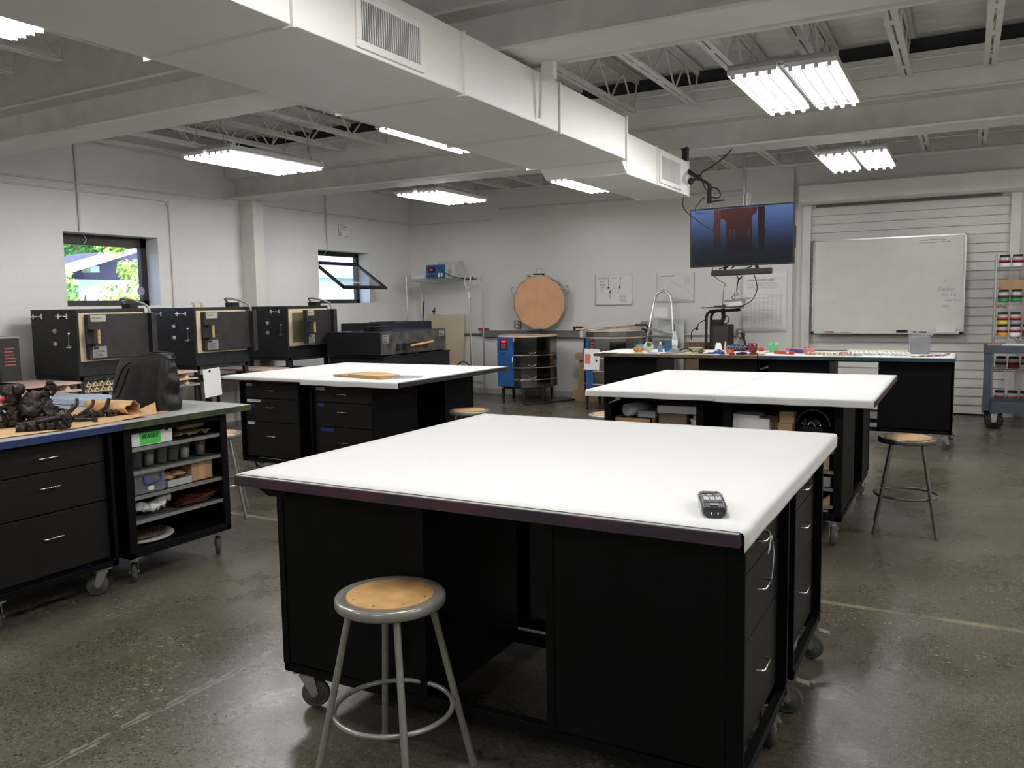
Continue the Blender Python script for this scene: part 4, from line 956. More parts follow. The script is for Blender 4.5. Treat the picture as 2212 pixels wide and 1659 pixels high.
b = MB().box(-4.820, 10.830, 1.055, -4.78, 11.12, 1.16); br = b.build('latch_plate', 'ltgrey', li2, world=True)
MB().cyl((-4.880, 10.820, 1.165), (-4.710, 10.840, 1.172), 0.013, n=10).build('lid_handle', 'woodh', li2, world=True)
MB().tube([(-4.200, 11.400, 1.215), (-4.050, 11.440, 1.215), (-4.030, 11.460, 1.16)], 0.011, 6).build('prop_rod', 'blackm', li2, world=True)
p = MB().obox((-4.665, 10.888, 0.735), (0.235, 0.30, 0.003), (1, 0, -0.05), (0.05, 0, 1))
tag(p.build('paper_notice', 'papers', loc=(-4.725, 10.888, 0.66)), 'white notice held by a round magnet on the closed round kiln', 'notice')
p = MB().obox((-4.725, 10.884, 0.745), (0.085, 0.135, 0.003), (1, 0, -0.05), (0.05, 0, 1))
tag(p.build('sticky_note', mat('salmon_note', (0.68, 0.20, 0.17), 0.8), loc=(-4.785, 10.884, 0.73)), 'salmon pink sticky note on the white kiln notice', 'note')
tag(MB().cyl((-4.59, 10.886, 0.72), (-4.59, 10.878, 0.72), 0.014, n=14).build('magnet', 'ink', loc=(-4.650, 10.880, 0.77)), 'round black magnet pinning the notice to the closed round kiln', 'magnet')
# cardboard behind the two round kilns
b = MB(); b.prism([(-5.40, 0.06), (-4.98, 0.06), (-5.02, 0.70), (-5.36, 0.70)], 12.02, 12.05, 'y'); b.box(-5.44, 11.9, 0.0, -4.93, 12.1, 0.16); b.box(-5.42, 11.97, 0.64, -4.98, 12.09, 0.75)
tag(b.build('cardboard_box', 'card', loc=(-5.2, 12.0, 0)), 'tall folded cardboard box standing between the two round kilns', 'box')
# note on the second box kiln stand
p = MB().obox((-7.70, 6.76, 0.69), (0.25, 0.33, 0.003), (0, 1, 0.06), (0, -0.06, 1))
tag(p.build('paper_notice', 'papers', loc=(-7.70, 6.76, 0.53)), 'white sheet hanging by a black magnet below the second box kiln', 'notice')
tag(MB().cyl((-7.697, 6.72, 0.825), (-7.69, 6.72, 0.825), 0.013, n=12).build('magnet', 'ink', loc=(-7.697, 6.72, 0.825)), 'black magnet on the white sheet below the second box kiln', 'magnet')

# ------------------------------------------------------------------ wire shelf rack in the corner
def wire_shelf(b, x0, y0, x1, y1, z, n=24):
    for (a, c) in (((x0, y0), (x1, y0)), ((x1, y0), (x1, y1)), ((x1, y1), (x0, y1)), ((x0, y1), (x0, y0))):
        b.cyl((*a, z), (*c, z), 0.005, n=6); b.cyl((*a, z-0.03), (*c, z-0.03), 0.005, n=6)
    for k in range(n+1):
        x = x0+(x1-x0)*k/n; b.cyl((x, y0, z+0.002), (x, y1, z+0.002), 0.0022, n=4, caps=False)
    m_ = 12
    for yy in (y0, y1):
        for k in range(m_):
            xa = x0+(x1-x0)*k/m_; xb = x0+(x1-x0)*(k+0.5)/m_; xc = x0+(x1-x0)*(k+1)/m_
            b.cyl((xa, yy, z-0.03), (xb, yy, z), 0.0028, n=4, caps=False); b.cyl((xb, yy, z), (xc, yy, z-0.03), 0.0028, n=4, caps=False)
    return b
def rack(label, x0, x1, y0, y1, shelves, ztop, casters=False):
    t = thing('wire_rack', label, 'shelf rack', ((x0+x1)/2, (y0+y1)/2, 0))
    for x in (x0, x1):
        for y in (y0, y1):
            b = MB().cyl((x, y, 0.0), (x, y, ztop), 0.0125, n=10)
            z = 0.3
            while z < ztop: b.cyl((x, y, z), (x, y, z+0.004), 0.0135, n=10); z += 0.05
            b.build('post', 'zinc', t, world=True)
    for z in shelves: wire_shelf(MB(), x0, y0, x1, y1, z).build('wire_shelf', 'chromed', t, world=True)
    return t
M['chromed'] = mat('dull_chrome_wire', (0.62, 0.62, 0.60), 0.25, 0.9, var=0.1)
rk = rack('tall chrome wire rack in the left corner carrying a blue controller', -8.35, -7.10, 11.56, 11.98, (1.985, 0.25), 2.04)
t = thing('temperature_controller', 'blue controller box with a red display on the corner wire rack', 'controller', (-7.80, 11.75, 1.992))
MB().box(-7.985, 11.62, 1.992, -7.64, 11.86, 2.215).build('case', 'blue', t, world=True, bevel=0.006)
MB().box(-7.95, 11.614, 2.085, -7.80, 11.62, 2.18).build('display_panel', 'ink', t, world=True)
MB().box(-7.91, 11.611, 2.12, -7.845, 11.614, 2.15).build('digits', 'ledd2', t, world=True)
b = MB().box(-7.94, 11.616, 2.02, -7.83, 11.62, 2.045); b.build('lettering', 'ink', t, world=True)
b = MB(); b.box(-7.745, 11.616, 2.01, -7.705, 11.62, 2.075); b.box(-7.68, 11.616, 2.02, -7.66, 11.62, 2.075); b.build('stickers', 'papers', t, world=True)
MB().cyl((-7.72, 11.62, 2.16), (-7.72, 11.59, 2.16), 0.018, n=10).build('knob', 'bluedk', t, world=True)
t = thing('component_box', 'beige metal box beside the blue controller on the wire rack', 'box', (-7.5, 11.8, 1.992))
MB().box(-7.87, 11.80, 2.215, -7.44, 11.94, 2.27).box(-7.635, 11.66, 1.992, -7.44, 11.94, 2.215).build('case', 'base', t, world=True, bevel=0.004)
MB().box(-7.58, 11.656, 2.04, -7.50, 11.66, 2.14).build('label', 'inkg', t, world=True)
t = thing('clear_tray', 'small clear tray of bits on the left end of the wire rack', 'tray', (-8.15, 11.7, 1.992))
MB().box(-8.30, 11.64, 1.992, -8.02, 11.76, 2.05).build('tray', 'frosty', t, world=True)
b = MB()
for k in range(9): b.obox((-8.26+k*0.026, 11.70, 2.01), (0.01, 0.03, 0.02), (1, 0.5, 0.3*(k % 3-1)), (-0.5, 1, 0))
b.build('bits', 'papers', t, world=True); tag(t.children[-1], None, None, kind='stuff')
pipe(spline([(-7.66, 11.60, 2.12), (-7.5, 11.55, 2.04), (-7.3, 11.53, 1.985), (-7.12, 11.54, 1.96), (-6.98, 11.60, 1.955)], 6), 0.007, 'rubberd', 'black cable running from the blue controller along the wire rack', 'cable', 'cable')
pipe(spline([(-7.05, 11.6, 2.0), (-7.07, 11.56, 1.9), (-7.10, 11.54, 1.82), (-7.12, 11.53, 1.78)], 5), 0.008, 'rubberd', 'short black plug cable dangling at the right end of the wire rack', 'cable', 'cable')
pipe(spline([(-7.15, 11.53, 2.02), (-7.17, 11.52, 1.90), (-7.11, 11.52, 1.80), (-7.05, 11.52, 1.90), (-7.06, 11.52, 2.0)], 6) , 0.006, 'white', 'white looped cord hung on the wire rack post', 'cord', 'cord')
pipe([(-7.11, 11.53, 1.80), (-7.09, 11.53, 1.50), (-7.08, 11.54, 1.0), (-7.07, 11.55, 0.5)], 0.005, 'white', 'long straight white cord falling down the wire rack post', 'cord', 'cord')
tag(MB().cyl((-7.10, 11.53, 1.66), (-7.10, 11.53, 1.74), 0.016, n=8).build('cord_winder', 'white', loc=(-7.1, 11.53, 1.66)), 'small white plastic winder on the cord of the wire rack', 'winder')
pipe(arc((-7.22, 11.5, 0.50), 0.11, 0, 2*PI, 20, (1, 0.2, 0), (0.1, 0, 1)), 0.012, 'rubberd', 'black cable coil hanging low on the wire rack post', 'cable', 'cable', loc=(-7.22, 11.5, 0.4))
b = MB().obox((-7.98, 12.16, 0.92), (0.74, 0.92, 0.02), (1, 0.03, 0), (0, 0.10, 1)); tag(b.build('plywood_sheet', 'ply', loc=(-7.98, 12.16, 0.46)), 'pale plywood sheet leaning on the wall behind the wire rack', 'board')
for k, (x, h, lab) in enumerate(((-8.52, 1.62, 'thin dark rod leaning in the far left corner'), (-8.30, 1.50, 'notched black bar leaning beside the wire rack post'))):
    b = MB().cyl((x, 12.05, 0.0), (x+0.02, 12.28, h), 0.012, n=6)
    if k: 
        for q in range(5): b.box(x-0.005, 12.2+0.01*q, 1.1+q*0.08, x+0.035, 12.24+0.01*q, 1.13+q*0.08)
    tag(b.build('rod', 'blackm', loc=(x, 12.05, 0)), lab, 'rod')
# wall wireway and outlets
b = MB().box(-7.30, 12.25, 0.985, -4.0, 12.345, 1.095); tag(b.build('wireway', 'grey', loc=(-5.6, 12.3, 0.98), bevel=0.004), 'long grey metal wireway fixed along the back wall behind the round kilns', 'cable trunking')
pipe([(-7.72, 12.31, 1.03), (-7.30, 12.31, 1.03)], 0.018, 'grey', 'grey conduit entering the left end of the wireway')
pipe([(-4.0, 12.31, 1.035), (-2.95, 12.31, 1.035)], 0.014, 'joist', 'painted conduit on the back wall right of the stepladder')
def outlet(label, x, z, name='power_outlet'):
    t = thing(name, label, 'socket', (x, 12.3, z))
    MB().box(x-0.055, 12.27, z-0.065, x+0.055, 12.345, z+0.065).build('box', 'greypl', t, world=True, bevel=0.004)
    for dz in (-0.03, 0.03): MB().cyl((x, 12.27, z+dz), (x, 12.263, z+dz), 0.02, n=12).build('receptacle', 'papers', t, world=True)
outlet('grey double power outlet above the wireway, left of the raised lid', -6.62, 1.20)
outlet('grey power outlet beside the black computer cart', -2.90, 1.06)
b = MB().box(-7.36, 12.24, 1.10, -7.17, 12.30, 1.135); tag(b.build('red_clamp', 'red', loc=(-7.26, 12.27, 1.10)), 'flat red clamp resting on the left end of the wireway', 'clamp')
b = MB().box(-5.57, 12.24, 1.097, -5.44, 12.31, 1.165).box(-5.44, 12.25, 1.105, -5.40, 12.30, 1.15); tag(b.build('black_device', 'ink', loc=(-5.5, 12.27, 1.097), bevel=0.004), 'small black device sitting on the wireway between the round kilns', 'device')
tag(MB().box(-4.43, 12.26, 1.05, -4.28, 12.345, 1.24).mi(1).box(-4.40, 12.24, 1.08, -4.30, 12.26, 1.18).build('disconnect_box', ['greypl', 'ink'], loc=(-4.35, 12.3, 1.05), bevel=0.003), 'grey switch box with a black plug behind the stepladder', 'switch box')
def solo(name, label, cat, b, mats, loc, group=None, bevel=0, **k):
    return tag(b.build(name, mats, loc=loc, bevel=bevel, **k), label, cat, group)
def cm(name, c, r=0.4, **k): M[name] = mat(name, c, r, **k); return name
# ------------------------------------------------------------------ whiteboard
wb = thing('whiteboard', 'large whiteboard with a silver frame hung on the roll-up door', 'whiteboard', (-0.95, 12.15, 1.7))
MB().box(-1.855, 12.135, 1.09, -0.035, 12.16, 2.33).build('writing_surface', cm('board_white', (0.68, 0.665, 0.61), 0.22, var=0.03), wb, world=True)
b = MB(); b.box(-1.875, 12.125, 1.07, -0.015, 12.165, 1.095); b.box(-1.875, 12.125, 2.325, -0.015, 12.165, 2.345); b.box(-1.875, 12.125, 1.07, -1.855, 12.165, 2.345); b.box(-0.035, 12.125, 1.07, -0.015, 12.165, 2.345)
fr_ = b.build('board_frame', 'alu', wb, world=True)
MB().box(-1.85, 12.06, 1.068, -0.04, 12.125, 1.08).build('marker_tray', 'alu', wb, world=True)
for x in (-1.885, -0.065): MB().box(x, 12.06, 1.06, x+0.045, 12.125, 1.09).build('tray_end', 'ink', wb, world=True)
for s, x, z, sz in (('Catalogs', -0.325, 1.62, 0.072), ('Pop. CA', -0.285, 1.55, 0.062), ('Clear Flow', -0.255, 1.48, 0.055), ('Office', -0.29, 1.40, 0.06)):
    text(s, wb, 'inkg', sz, (x, 12.134, z), (1, 0, 0.03), (0.25, 0, 1), 0.0003, wscale=0.8)
b = MB()
for r_ in range(2):
    pts = []; x = -0.56
    while x < -0.19-0.06*(1-r_): pts.append((x, 12.133, 2.285-r_*0.035+R.uniform(-0.011, 0.011))); x += 0.009
    b.tube(pts, 0.0022, 4)
b.build('red_handwriting', 'inkr', wb, world=True)
solo('magnet', 'small round magnet on the whiteboard above the black handwriting', 'magnet', MB().cyl((-0.237, 12.135, 1.753), (-0.237, 12.12, 1.753), 0.015, n=14), 'zinc', (-0.237, 12.13, 1.753))
for (x0, x1, m, lab) in ((-1.70, -1.58, 'red', 'red marker on the whiteboard tray'), (-1.50, -1.38, cm('lime', (0.45, 0.6, 0.1)), 'yellow-green marker on the whiteboard tray'), (-0.60, -0.56, 'ink', 'short black marker cap on the whiteboard tray'), (-0.53, -0.44, 'ink', 'black marker on the whiteboard tray, right of the eraser')):
    solo('marker', lab, 'marker', MB().cyl((x0, 12.09, 1.089), (x1, 12.09, 1.089), 0.0085, n=8).mi(1).cyl((x1, 12.09, 1.089), (x1+0.02, 12.09, 1.089), 0.006, n=8), [m, 'white'], (x0, 12.09, 1.08))
solo('eraser', 'long black eraser on the whiteboard tray', 'eraser', MB().box(-0.80, 12.07, 1.08, -0.665, 12.11, 1.115), 'ink', (-0.73, 12.09, 1.08), bevel=0.004)
solo('card_pocket', 'white paper box in the lower right corner of the whiteboard', 'box', MB().box(-0.325, 12.09, 1.082, -0.11, 12.13, 1.15), 'papers', (-0.2, 12.1, 1.08))

# ------------------------------------------------------------------ wall notices
def poster(name, label, x0, x1, z0, z1, y, m='papers', curl=0.0):
    b = MB().grid(lambda u, v: (x0+(x1-x0)*u, y-0.002-curl*(max(0, 0.3-v)/0.3)**2*(0.6+0.4*math.sin(3*u)) - 0.002*math.sin(5*u), z0+(z1-z0)*v), 12, 12)
    o = b.build(name, m, loc=((x0+x1)/2, y, z0)); s = o.modifiers.new('solid', 'SOLIDIFY'); s.thickness = 0.001
    return tag(o, label, 'poster')
p = poster('drawn_poster', 'hand-drawn poster with arrows and a scored block diagram, curling at its foot', -5.225, -4.59, 1.505, 1.985, 12.34, curl=0.03)
yy = 12.333
text('SCORE', p, 'inkg', 0.055, (-5.17, yy, 1.905), (1, 0, 0.03), (0, 0, 1), 0.0003)
b = MB()
def ln(b, x0, z0, x1, z1, w_=0.003): b.cyl((x0, yy, z0), (x1, yy, z1), w_, n=4)
ln(b, -4.98, 1.95, -4.99, 1.80); ln(b, -4.78, 1.94, -4.80, 1.80); ln(b, -4.965, 1.61, -4.96, 1.70)
for x, z, s in ((-4.99, 1.785, -1), (-4.80, 1.79, -1), (-4.96, 1.70, 1)): b.prism([(x-0.018, z), (x+0.018, z), (x, z+s*0.035)][::s], yy-0.002, yy+0.001, 'y')
b.build('arrows', 'ink', p, world=True)
b = MB()
for q in ((-5.10, 1.755, -4.98, 1.755), (-4.98, 1.755, -4.95, 1.725), (-4.95, 1.725, -4.90, 1.76), (-4.90, 1.76, -4.82, 1.755), (-5.10, 1.755, -5.10, 1.69), (-5.10, 1.69, -4.82, 1.69), (-4.82, 1.69, -4.82, 1.755), (-5.10, 1.76, -5.06, 1.79), (-4.98, 1.755, -4.96, 1.78), (-4.90, 1.76, -4.87, 1.785)): ln(b, *q, 0.0018)
b.build('block_drawing', 'inkg', p, world=True)
b = MB(); squiggle(b, 0, 0, 0.10, 5, 0.022, 0.008, (1, 0, 0), (0, 0, 1), (-5.14, yy, 1.875), 1); squiggle(b, 0, 0, 0.08, 1, 0.02, 0.012, (1, 0, 0), (0, 0, 1), (-4.94, yy, 1.925), 2); squiggle(b, 0, 0, 0.12, 5, 0.026, 0.010, (1, 0, 0), (0, 0, 1), (-4.80, yy-0.006, 1.66), 4); b.build('notes', 'inkg', p, world=True)
p = poster('graph_poster', 'printed firing graph poster behind the top of the stepladder', -4.20, -3.60, 1.525, 1.975, 12.34)
text('Standard Firing Graph', p, 'inkg', 0.026, (-4.13, yy, 1.92), (1, 0, 0.02), (0, 0, 1), 0.0003, bold=0.0006)
b = MB()
for q in zip([(-4.03, 1.72), (-3.98, 1.83), (-3.95, 1.86), (-3.90, 1.80), (-3.84, 1.77), (-3.74, 1.745), (-3.68, 1.70), (-3.63, 1.60)][:-1], [(-3.98, 1.83), (-3.95, 1.86), (-3.90, 1.80), (-3.84, 1.77), (-3.74, 1.745), (-3.68, 1.70), (-3.63, 1.60)]): ln(b, *q[0], *q[1], 0.0014)
squiggle(b, 0, 0, 0.06, 14, 0.018, 0.002, (1, 0, 0), (0, 0, 1), (-4.17, yy, 1.89), 1); squiggle(b, 0, 0, 0.10, 8, 0.016, 0.002, (1, 0, 0), (0, 0, 1), (-3.75, yy, 1.90), 3); squiggle(b, 0, 0, 0.3, 3, 0.02, 0.002, (1, 0, 0), (0, 0, 1), (-3.95, yy, 1.59), 5)
b.build('graph_lines', 'inkg', p, world=True)
p = poster('table_poster', 'tall printed table of numbers on the wall below the television', -2.87, -2.24, 1.075, 1.95, 12.272)
yy = 12.264
text('ANNEALING THICK SLABS', p, 'inkg', 0.03, (-2.78, yy, 1.82), (1, 0, 0), (0, 0, 1), 0.0003, bold=0.0008)
b = MB(); squiggle(b, 0, 0, 0.50, 5, 0.022, 0.004, (1, 0, 0), (0, 0, 1), (-2.80, yy, 1.79), 1)
for r_ in range(22):
    for c_ in range(9): b.box(-2.82+c_*0.06, yy-0.0004, 1.62-r_*0.021, -2.82+c_*0.06+0.032, yy, 1.624-r_*0.021)
squiggle(b, 0, 0, 0.45, 2, 0.02, 0.003, (1, 0, 0), (0, 0, 1), (-2.78, yy, 1.14), 6)
b.build('printed_rows', 'lightink', p, world=True) if 'lightink' in M else b.build('printed_rows', 'base', p, world=True)
p = MB().box(-8.799, 10.37, 2.645, -8.795, 10.62, 2.875)
p = solo('safety_sign', 'small white sign high on the left wall above the open window', 'sign', p, 'papers', (-8.797, 10.5, 2.64))
b = MB(); b.box(-8.795, 10.375, 2.66, -8.793, 10.39, 2.86); squiggle(b, 0, 0, 0.20, 5, 0.02, 0.008, (0, 1, 0), (0, 0, 1), (-8.794, 10.41, 2.85), 1); b.box(-8.795, 10.40, 2.66, -8.793, 10.425, 2.75); b.box(-8.795, 10.44, 2.66, -8.793, 10.455, 2.735); b.box(-8.795, 10.54, 2.655, -8.793, 10.60, 2.668)
b.build('lettering', 'inkg', p, world=True)

# ------------------------------------------------------------------ television
tv = thing('television', 'wide black television showing a pier, hung from the ceiling', 'television', (-2.42, 10.24, 2.3))
def TVP(u, v, w_=0.0):   # u,v in 0..1 over the front; slight roll
    ca, sa = math.cos(0.006), math.sin(0.006); x = (u-0.5)*1.245; z = (v-0.5)*0.715
    return (-2.413+x*ca-z*sa, 10.20-w_, 2.318+x*sa+z*ca)
def tvquad(b, u0, v0, u1, v1, w0, w1=None):
    w1 = w0 if w1 is None else w1
    c = Vector(TVP((u0+u1)/2, (v0+v1)/2, (w0+w1)/2)); return b.obox(c, ((u1-u0)*1.245, (v1-v0)*0.715, abs(w1-w0)+0.0004), (1, 0, 0.006), (-0.006, 0, 1))
b = MB(); tvquad(b, 0, 0, 1, 1, -0.05, 0.0); b.build('bezel', 'blackm', tv, world=True, bevel=0.004)
b = MB(); b.box(-2.72, 10.25, 2.15, -2.10, 10.31, 2.5); b.box(-1.80, 10.21, 2.15, -1.775, 10.24, 2.4); b.build('back_housing', 'blackm', tv, world=True)
def screen_mat():
    m, nt, bs = nmat('screen_image'); N = nt.nodes; L = nt.links
    tc = N.new('ShaderNodeTexCoord'); s = N.new('ShaderNodeSeparateXYZ'); L.new(tc.outputs['Generated'], s.inputs[0])
    r = N.new('ShaderNodeValToRGB'); e = r.color_ramp.elements
    e[0].position = 0.0; e[0].color = (0.005, 0.006, 0.009, 1); e[1].position = 1.0; e[1].color = (0.10, 0.18, 0.40, 1)
    for p_, c_ in ((0.25, (0.007, 0.009, 0.016)), (0.42, (0.014, 0.022, 0.055)), (0.62, (0.035, 0.065, 0.16))): q = e.new(p_); q.color = (*c_, 1)
    L.new(s.outputs[2], r.inputs[0]); L.new(r.outputs[0], bs.inputs['Emission Color']); bs.inputs['Emission Strength'].default_value = 0.8
    bs.inputs['Base Color'].default_value = (0.004, 0.004, 0.005, 1); bs.inputs['Roughness'].default_value = 0.5; bs.inputs['Specular IOR Level'].default_value = 0.15
    return m
M['screen'] = screen_mat()
def pic(name, top, bot):
    m, nt, bs = nmat(name); N = nt.nodes; L = nt.links
    tc = N.new('ShaderNodeTexCoord'); s = N.new('ShaderNodeSeparateXYZ'); L.new(tc.outputs['Generated'], s.inputs[0])
    r = N.new('ShaderNodeValToRGB'); e = r.color_ramp.elements; e[0].color = (*bot, 1); e[1].color = (*top, 1); e[0].position = 0.15
    L.new(s.outputs[2], r.inputs[0]); L.new(r.outputs[0], bs.inputs['Emission Color']); bs.inputs['Emission Strength'].default_value = 0.65
    bs.inputs['Base Color'].default_value = (0.004, 0.004, 0.004, 1); bs.inputs['Roughness'].default_value = 0.5; bs.inputs['Specular IOR Level'].default_value = 0.15
    M[name] = m; return name
b = MB(); tvquad(b, 0.012, 0.03, 0.988, 0.972, 0.0008); scr = b.build('screen', 'screen', tv, world=True)
b = MB(); tvquad(b, 0.24, 0.25, 0.305, 0.965, 0.002); tvquad(b, 0.232, 0.55, 0.24, 0.66, 0.002); b.build('pier_post', pic('pic_left', (0.16, 0.05, 0.04), (0.012, 0.010, 0.014)), scr, world=True)
b = MB(); tvquad(b, 0.665, 0.25, 0.728, 0.965, 0.002); tvquad(b, 0.728, 0.5, 0.735, 0.6, 0.002); b.build('pier_post', pic('pic_right', (0.035, 0.013, 0.016), (0.008, 0.007, 0.011)), scr, world=True)
b = MB(); P_ = [(0.305, 0.80), (0.34, 0.80), (0.36, 0.73), (0.365, 0.25), (0.61, 0.25), (0.61, 0.83), (0.65, 0.86), (0.66, 0.965), (0.305, 0.965)]
b.add([TVP(u, v, 0.0016) for u, v in P_], [tuple(range(len(P_)))]); b.build('pier_deck', pic('pic_mid', (0.11, 0.03, 0.025), (0.008, 0.007, 0.011)), scr, world=True)
b = MB()
for u in (0.40, 0.43, 0.575): tvquad(b, u, 0.38, u+0.008, 0.62, 0.0024)
b.build('far_posts', pic('pic_far', (0.10, 0.08, 0.09), (0.02, 0.014, 0.02)), scr, world=True)
b = MB()
b.cyl((-2.40, 10.30, 2.5), (-2.40, 10.30, 3.7), 0.011, n=10); b.box(-2.36, 10.28, 2.60, -2.32, 10.32, 2.83); b.box(-2.62, 10.26, 2.62, -2.18, 10.29, 2.66)
b.cyl((-2.80, 10.28, 2.795), (-2.34, 10.28, 2.815), 0.006, n=6); b.cyl((-2.80, 10.28, 2.68), (-2.80, 10.28, 2.795), 0.006, n=6); b.cyl((-2.36, 10.28, 2.62), (-2.36, 10.28, 2.83), 0.008, n=6)
b.build('ceiling_mount', 'greypl', tv, world=True)
b = MB()
for x in (-2.62, -2.57, -2.48, -2.30, -2.22): b.tube(spline([(x, 10.24, 1.98), (x+R.uniform(-.03, .03), 10.23, 1.95), (x+R.uniform(-.06, .06), 10.22, 1.93)], 4), 0.008, 6)
b.obox((-2.60, 10.23, 1.945), (0.03, 0.09, 0.02), (1, 0, -0.4), (0.4, 0, 1)); b.obox((-2.22, 10.23, 1.945), (0.03, 0.09, 0.02), (1, 0, 0.4), (-0.4, 0, 1))
b.build('lower_bracket', 'blackm', tv, world=True)
sb = thing('soundbar', 'long black soundbar hanging just below the television', 'speaker', (-2.4, 10.2, 1.85))
MB().obox((-2.40, 10.20, 1.885), (0.72, 0.072, 0.08), (1, 0, 0.016), (0, 0, 1)).build('speaker_body', 'ink', sb, world=True, bevel=0.012)
for path, r_, lab in (([(-2.75, 10.24, 1.99), (-2.76, 10.26, 1.86), (-2.745, 10.8, 1.75), (-3.02, 11.8, 1.72), (-3.04, 11.82, 1.47)], 0.004, 'thin cable dropping from the left of the soundbar to the computer cart'),
                      ([(-2.46, 10.22, 1.85), (-2.44, 10.24, 1.80), (-2.40, 10.24, 1.83), (-2.44, 10.25, 1.80), (-2.47, 10.3, 1.74), (-2.50, 10.4, 1.66)], 0.007, 'black cable with a knot hanging below the middle of the soundbar'),
                      ([(-2.26, 10.22, 1.86), (-2.245, 10.3, 1.78), (-2.30, 10.6, 1.66), (-2.55, 11.4, 1.53), (-2.78, 11.8, 1.452)], 0.006, 'black cable curving from the right of the soundbar to the cart top')):
    pipe(spline(path, 5), r_, 'rubberd', lab, 'cable', 'cable', 6)
b = MB().tube(arc((-2.51, 10.41, 1.62), 0.022, 0, 2*PI, 14), 0.004, 6).tube(arc((-2.545, 10.42, 1.58), 0.02, 0, 2*PI, 14), 0.004, 6)
solo('cable_tie_loop', 'bundled loop in the black cable below the soundbar', 'cable', b, 'rubberd', (-2.52, 10.41, 1.58))
# camera arm on the beam
arm = thing('camera_arm', 'black articulated camera arm clamped to the beam above the television', 'camera arm', (-2.42, 8.0, 2.95))
K = [Vector((-2.475, 8.02, 3.02)), Vector((-2.44, 7.98, 2.99)), Vector((-2.42, 7.97, 2.95)), Vector((-2.40, 7.95, 2.80)), Vector((-2.27, 7.9, 2.71)), Vector((-2.17, 7.9, 2.64)), Vector((-2.15, 7.9, 2.57)), Vector((-2.16, 7.9, 2.50))]
b = MB().cyl(K[0], K[1], 0.008, n=8); b.obox(K[2]+Vector((0, 0, 0.0)), (0.05, 0.06, 0.12), (1, 0, 0), (0, 1, 0)); b.cyl(K[2], K[3], 0.015, n=8); b.blob(K[2]+Vector((0.01, 0, 0.05)), 0.026, 0.1, nu=10, nv=6); b.build('clamp', 'blackm', arm, world=True)
MB().tube([K[3]+Vector((-0.02, 0, 0.02)), K[3], K[4]], [0.028, 0.022, 0.016], 10).build('upper_arm', 'blackm', arm, world=True)
b = MB().blob(K[4]+Vector((0, 0, 0.005)), 0.032, 0.1, nu=12, nv=8).blob(K[4]+Vector((-0.075, 0, -0.025)), (0.028, 0.028, 0.035), 0.05, nu=12, nv=8); b.cyl(K[4], K[4]+Vector((-0.07, 0, -0.02)), 0.012, n=8); b.build('elbow_knob', 'blackm', arm, world=True)
MB().tube([K[4], K[5]], 0.014, 10).build('lower_arm', 'blackm', arm, world=True)
b = MB().obox(K[7]+Vector((0, 0, 0.03)), (0.045, 0.05, 0.13), (1, 0, 0), (0, 1, 0)); b.cyl(K[5], K[6], 0.02, n=10); b.cyl(K[7]+Vector((0, 0, -0.02)), K[7]+Vector((0.14, 0, -0.015)), 0.007, n=8); b.build('camera', 'blackm', arm, world=True, bevel=0.003)
MB().tube(spline([K[4]+Vector((0.02, 0, 0)), (-2.20, 7.9, 2.60), (-2.16, 7.9, 2.61), (-2.10, 7.9, 2.60), (-2.06, 7.9, 2.55), (-2.08, 7.9, 2.51), (-2.15, 7.9, 2.52)], 6), 0.006, 6).build('camera_cable', 'rubberd', arm, world=True)
MB().tube(spline([K[4], (-2.24, 7.92, 2.76), (-2.14, 8.0, 2.84), (-2.06, 8.1, 2.93), (-2.03, 8.2, 3.0)], 5), 0.006, 6).build('supply_cable', 'rubberd', arm, world=True)
pipe(spline([(-2.44, 7.99, 2.97), (-2.46, 7.98, 2.80), (-2.43, 7.98, 2.62), (-2.44, 7.98, 2.45), (-2.40, 8.4, 2.34), (-2.42, 9.0, 2.28), (-2.75, 10.1, 2.30)], 6), 0.005, 'rubberd', 'thin black cable hanging from the beam down to the left of the television', 'cable', 'cable', 6)
pipe(spline([(-2.21, 7.9, 2.53), (-2.26, 7.92, 2.49), (-2.32, 8.0, 2.40), (-2.55, 9.9, 2.55), (-2.70, 10.19, 2.50), (-2.74, 10.19, 2.42)], 5), 0.004, 'rubberd', 'thin black cable looping from the camera over the television screen', 'cable', 'cable', 6)

# ------------------------------------------------------------------ step ladder, cart with computer
sl = thing('stepladder', 'aluminium stepladder with a rounded top rail behind the glass display', 'stepladder', (-3.95, 11.8, 0))
b = MB(); pts = [(-4.33, 11.86, 0.0), (-4.23, 12.0, 0.95), (-4.145, 12.07, 1.55)] + arc((-4.015, 12.09, 1.575), 0.125, PI, 0, 10, (1, 0, 0), (0, 0.05, 1)) + [(-3.865, 12.07, 1.50), (-3.82, 12.0, 0.95), (-3.74, 11.86, 0.0)]
b.tube(pts, 0.017, 10); b.build('front_rail', 'alu', sl, world=True)
b = MB(); b.tube([(-4.20, 12.2, 0.0), (-4.19, 12.06, 1.2)], 0.014, 8).tube([(-3.78, 12.2, 0.0), (-3.83, 12.06, 1.2)], 0.014, 8).box(-4.20, 12.10, 0.55, -3.79, 12.12, 0.58); b.build('rear_rail', 'zinc', sl, world=True)
for z, y0_, ww in ((1.02, 11.86, 0.0), (0.70, 11.83, 0.02), (0.38, 11.80, 0.05)):
    MB().obox((-3.99, y0_+0.12, z), (0.40+ww*2, 0.26, 0.022), (1, 0, -0.05), (0, 1, 0)).build('tread', 'zinc', sl, world=True, bevel=0.004)
MB().obox((-4.03, 12.04, 1.38), (0.22, 0.15, 0.004), (1, 0, 0), (0, 0.05, 1)).build('label_sheet', 'papers', sl, world=True)
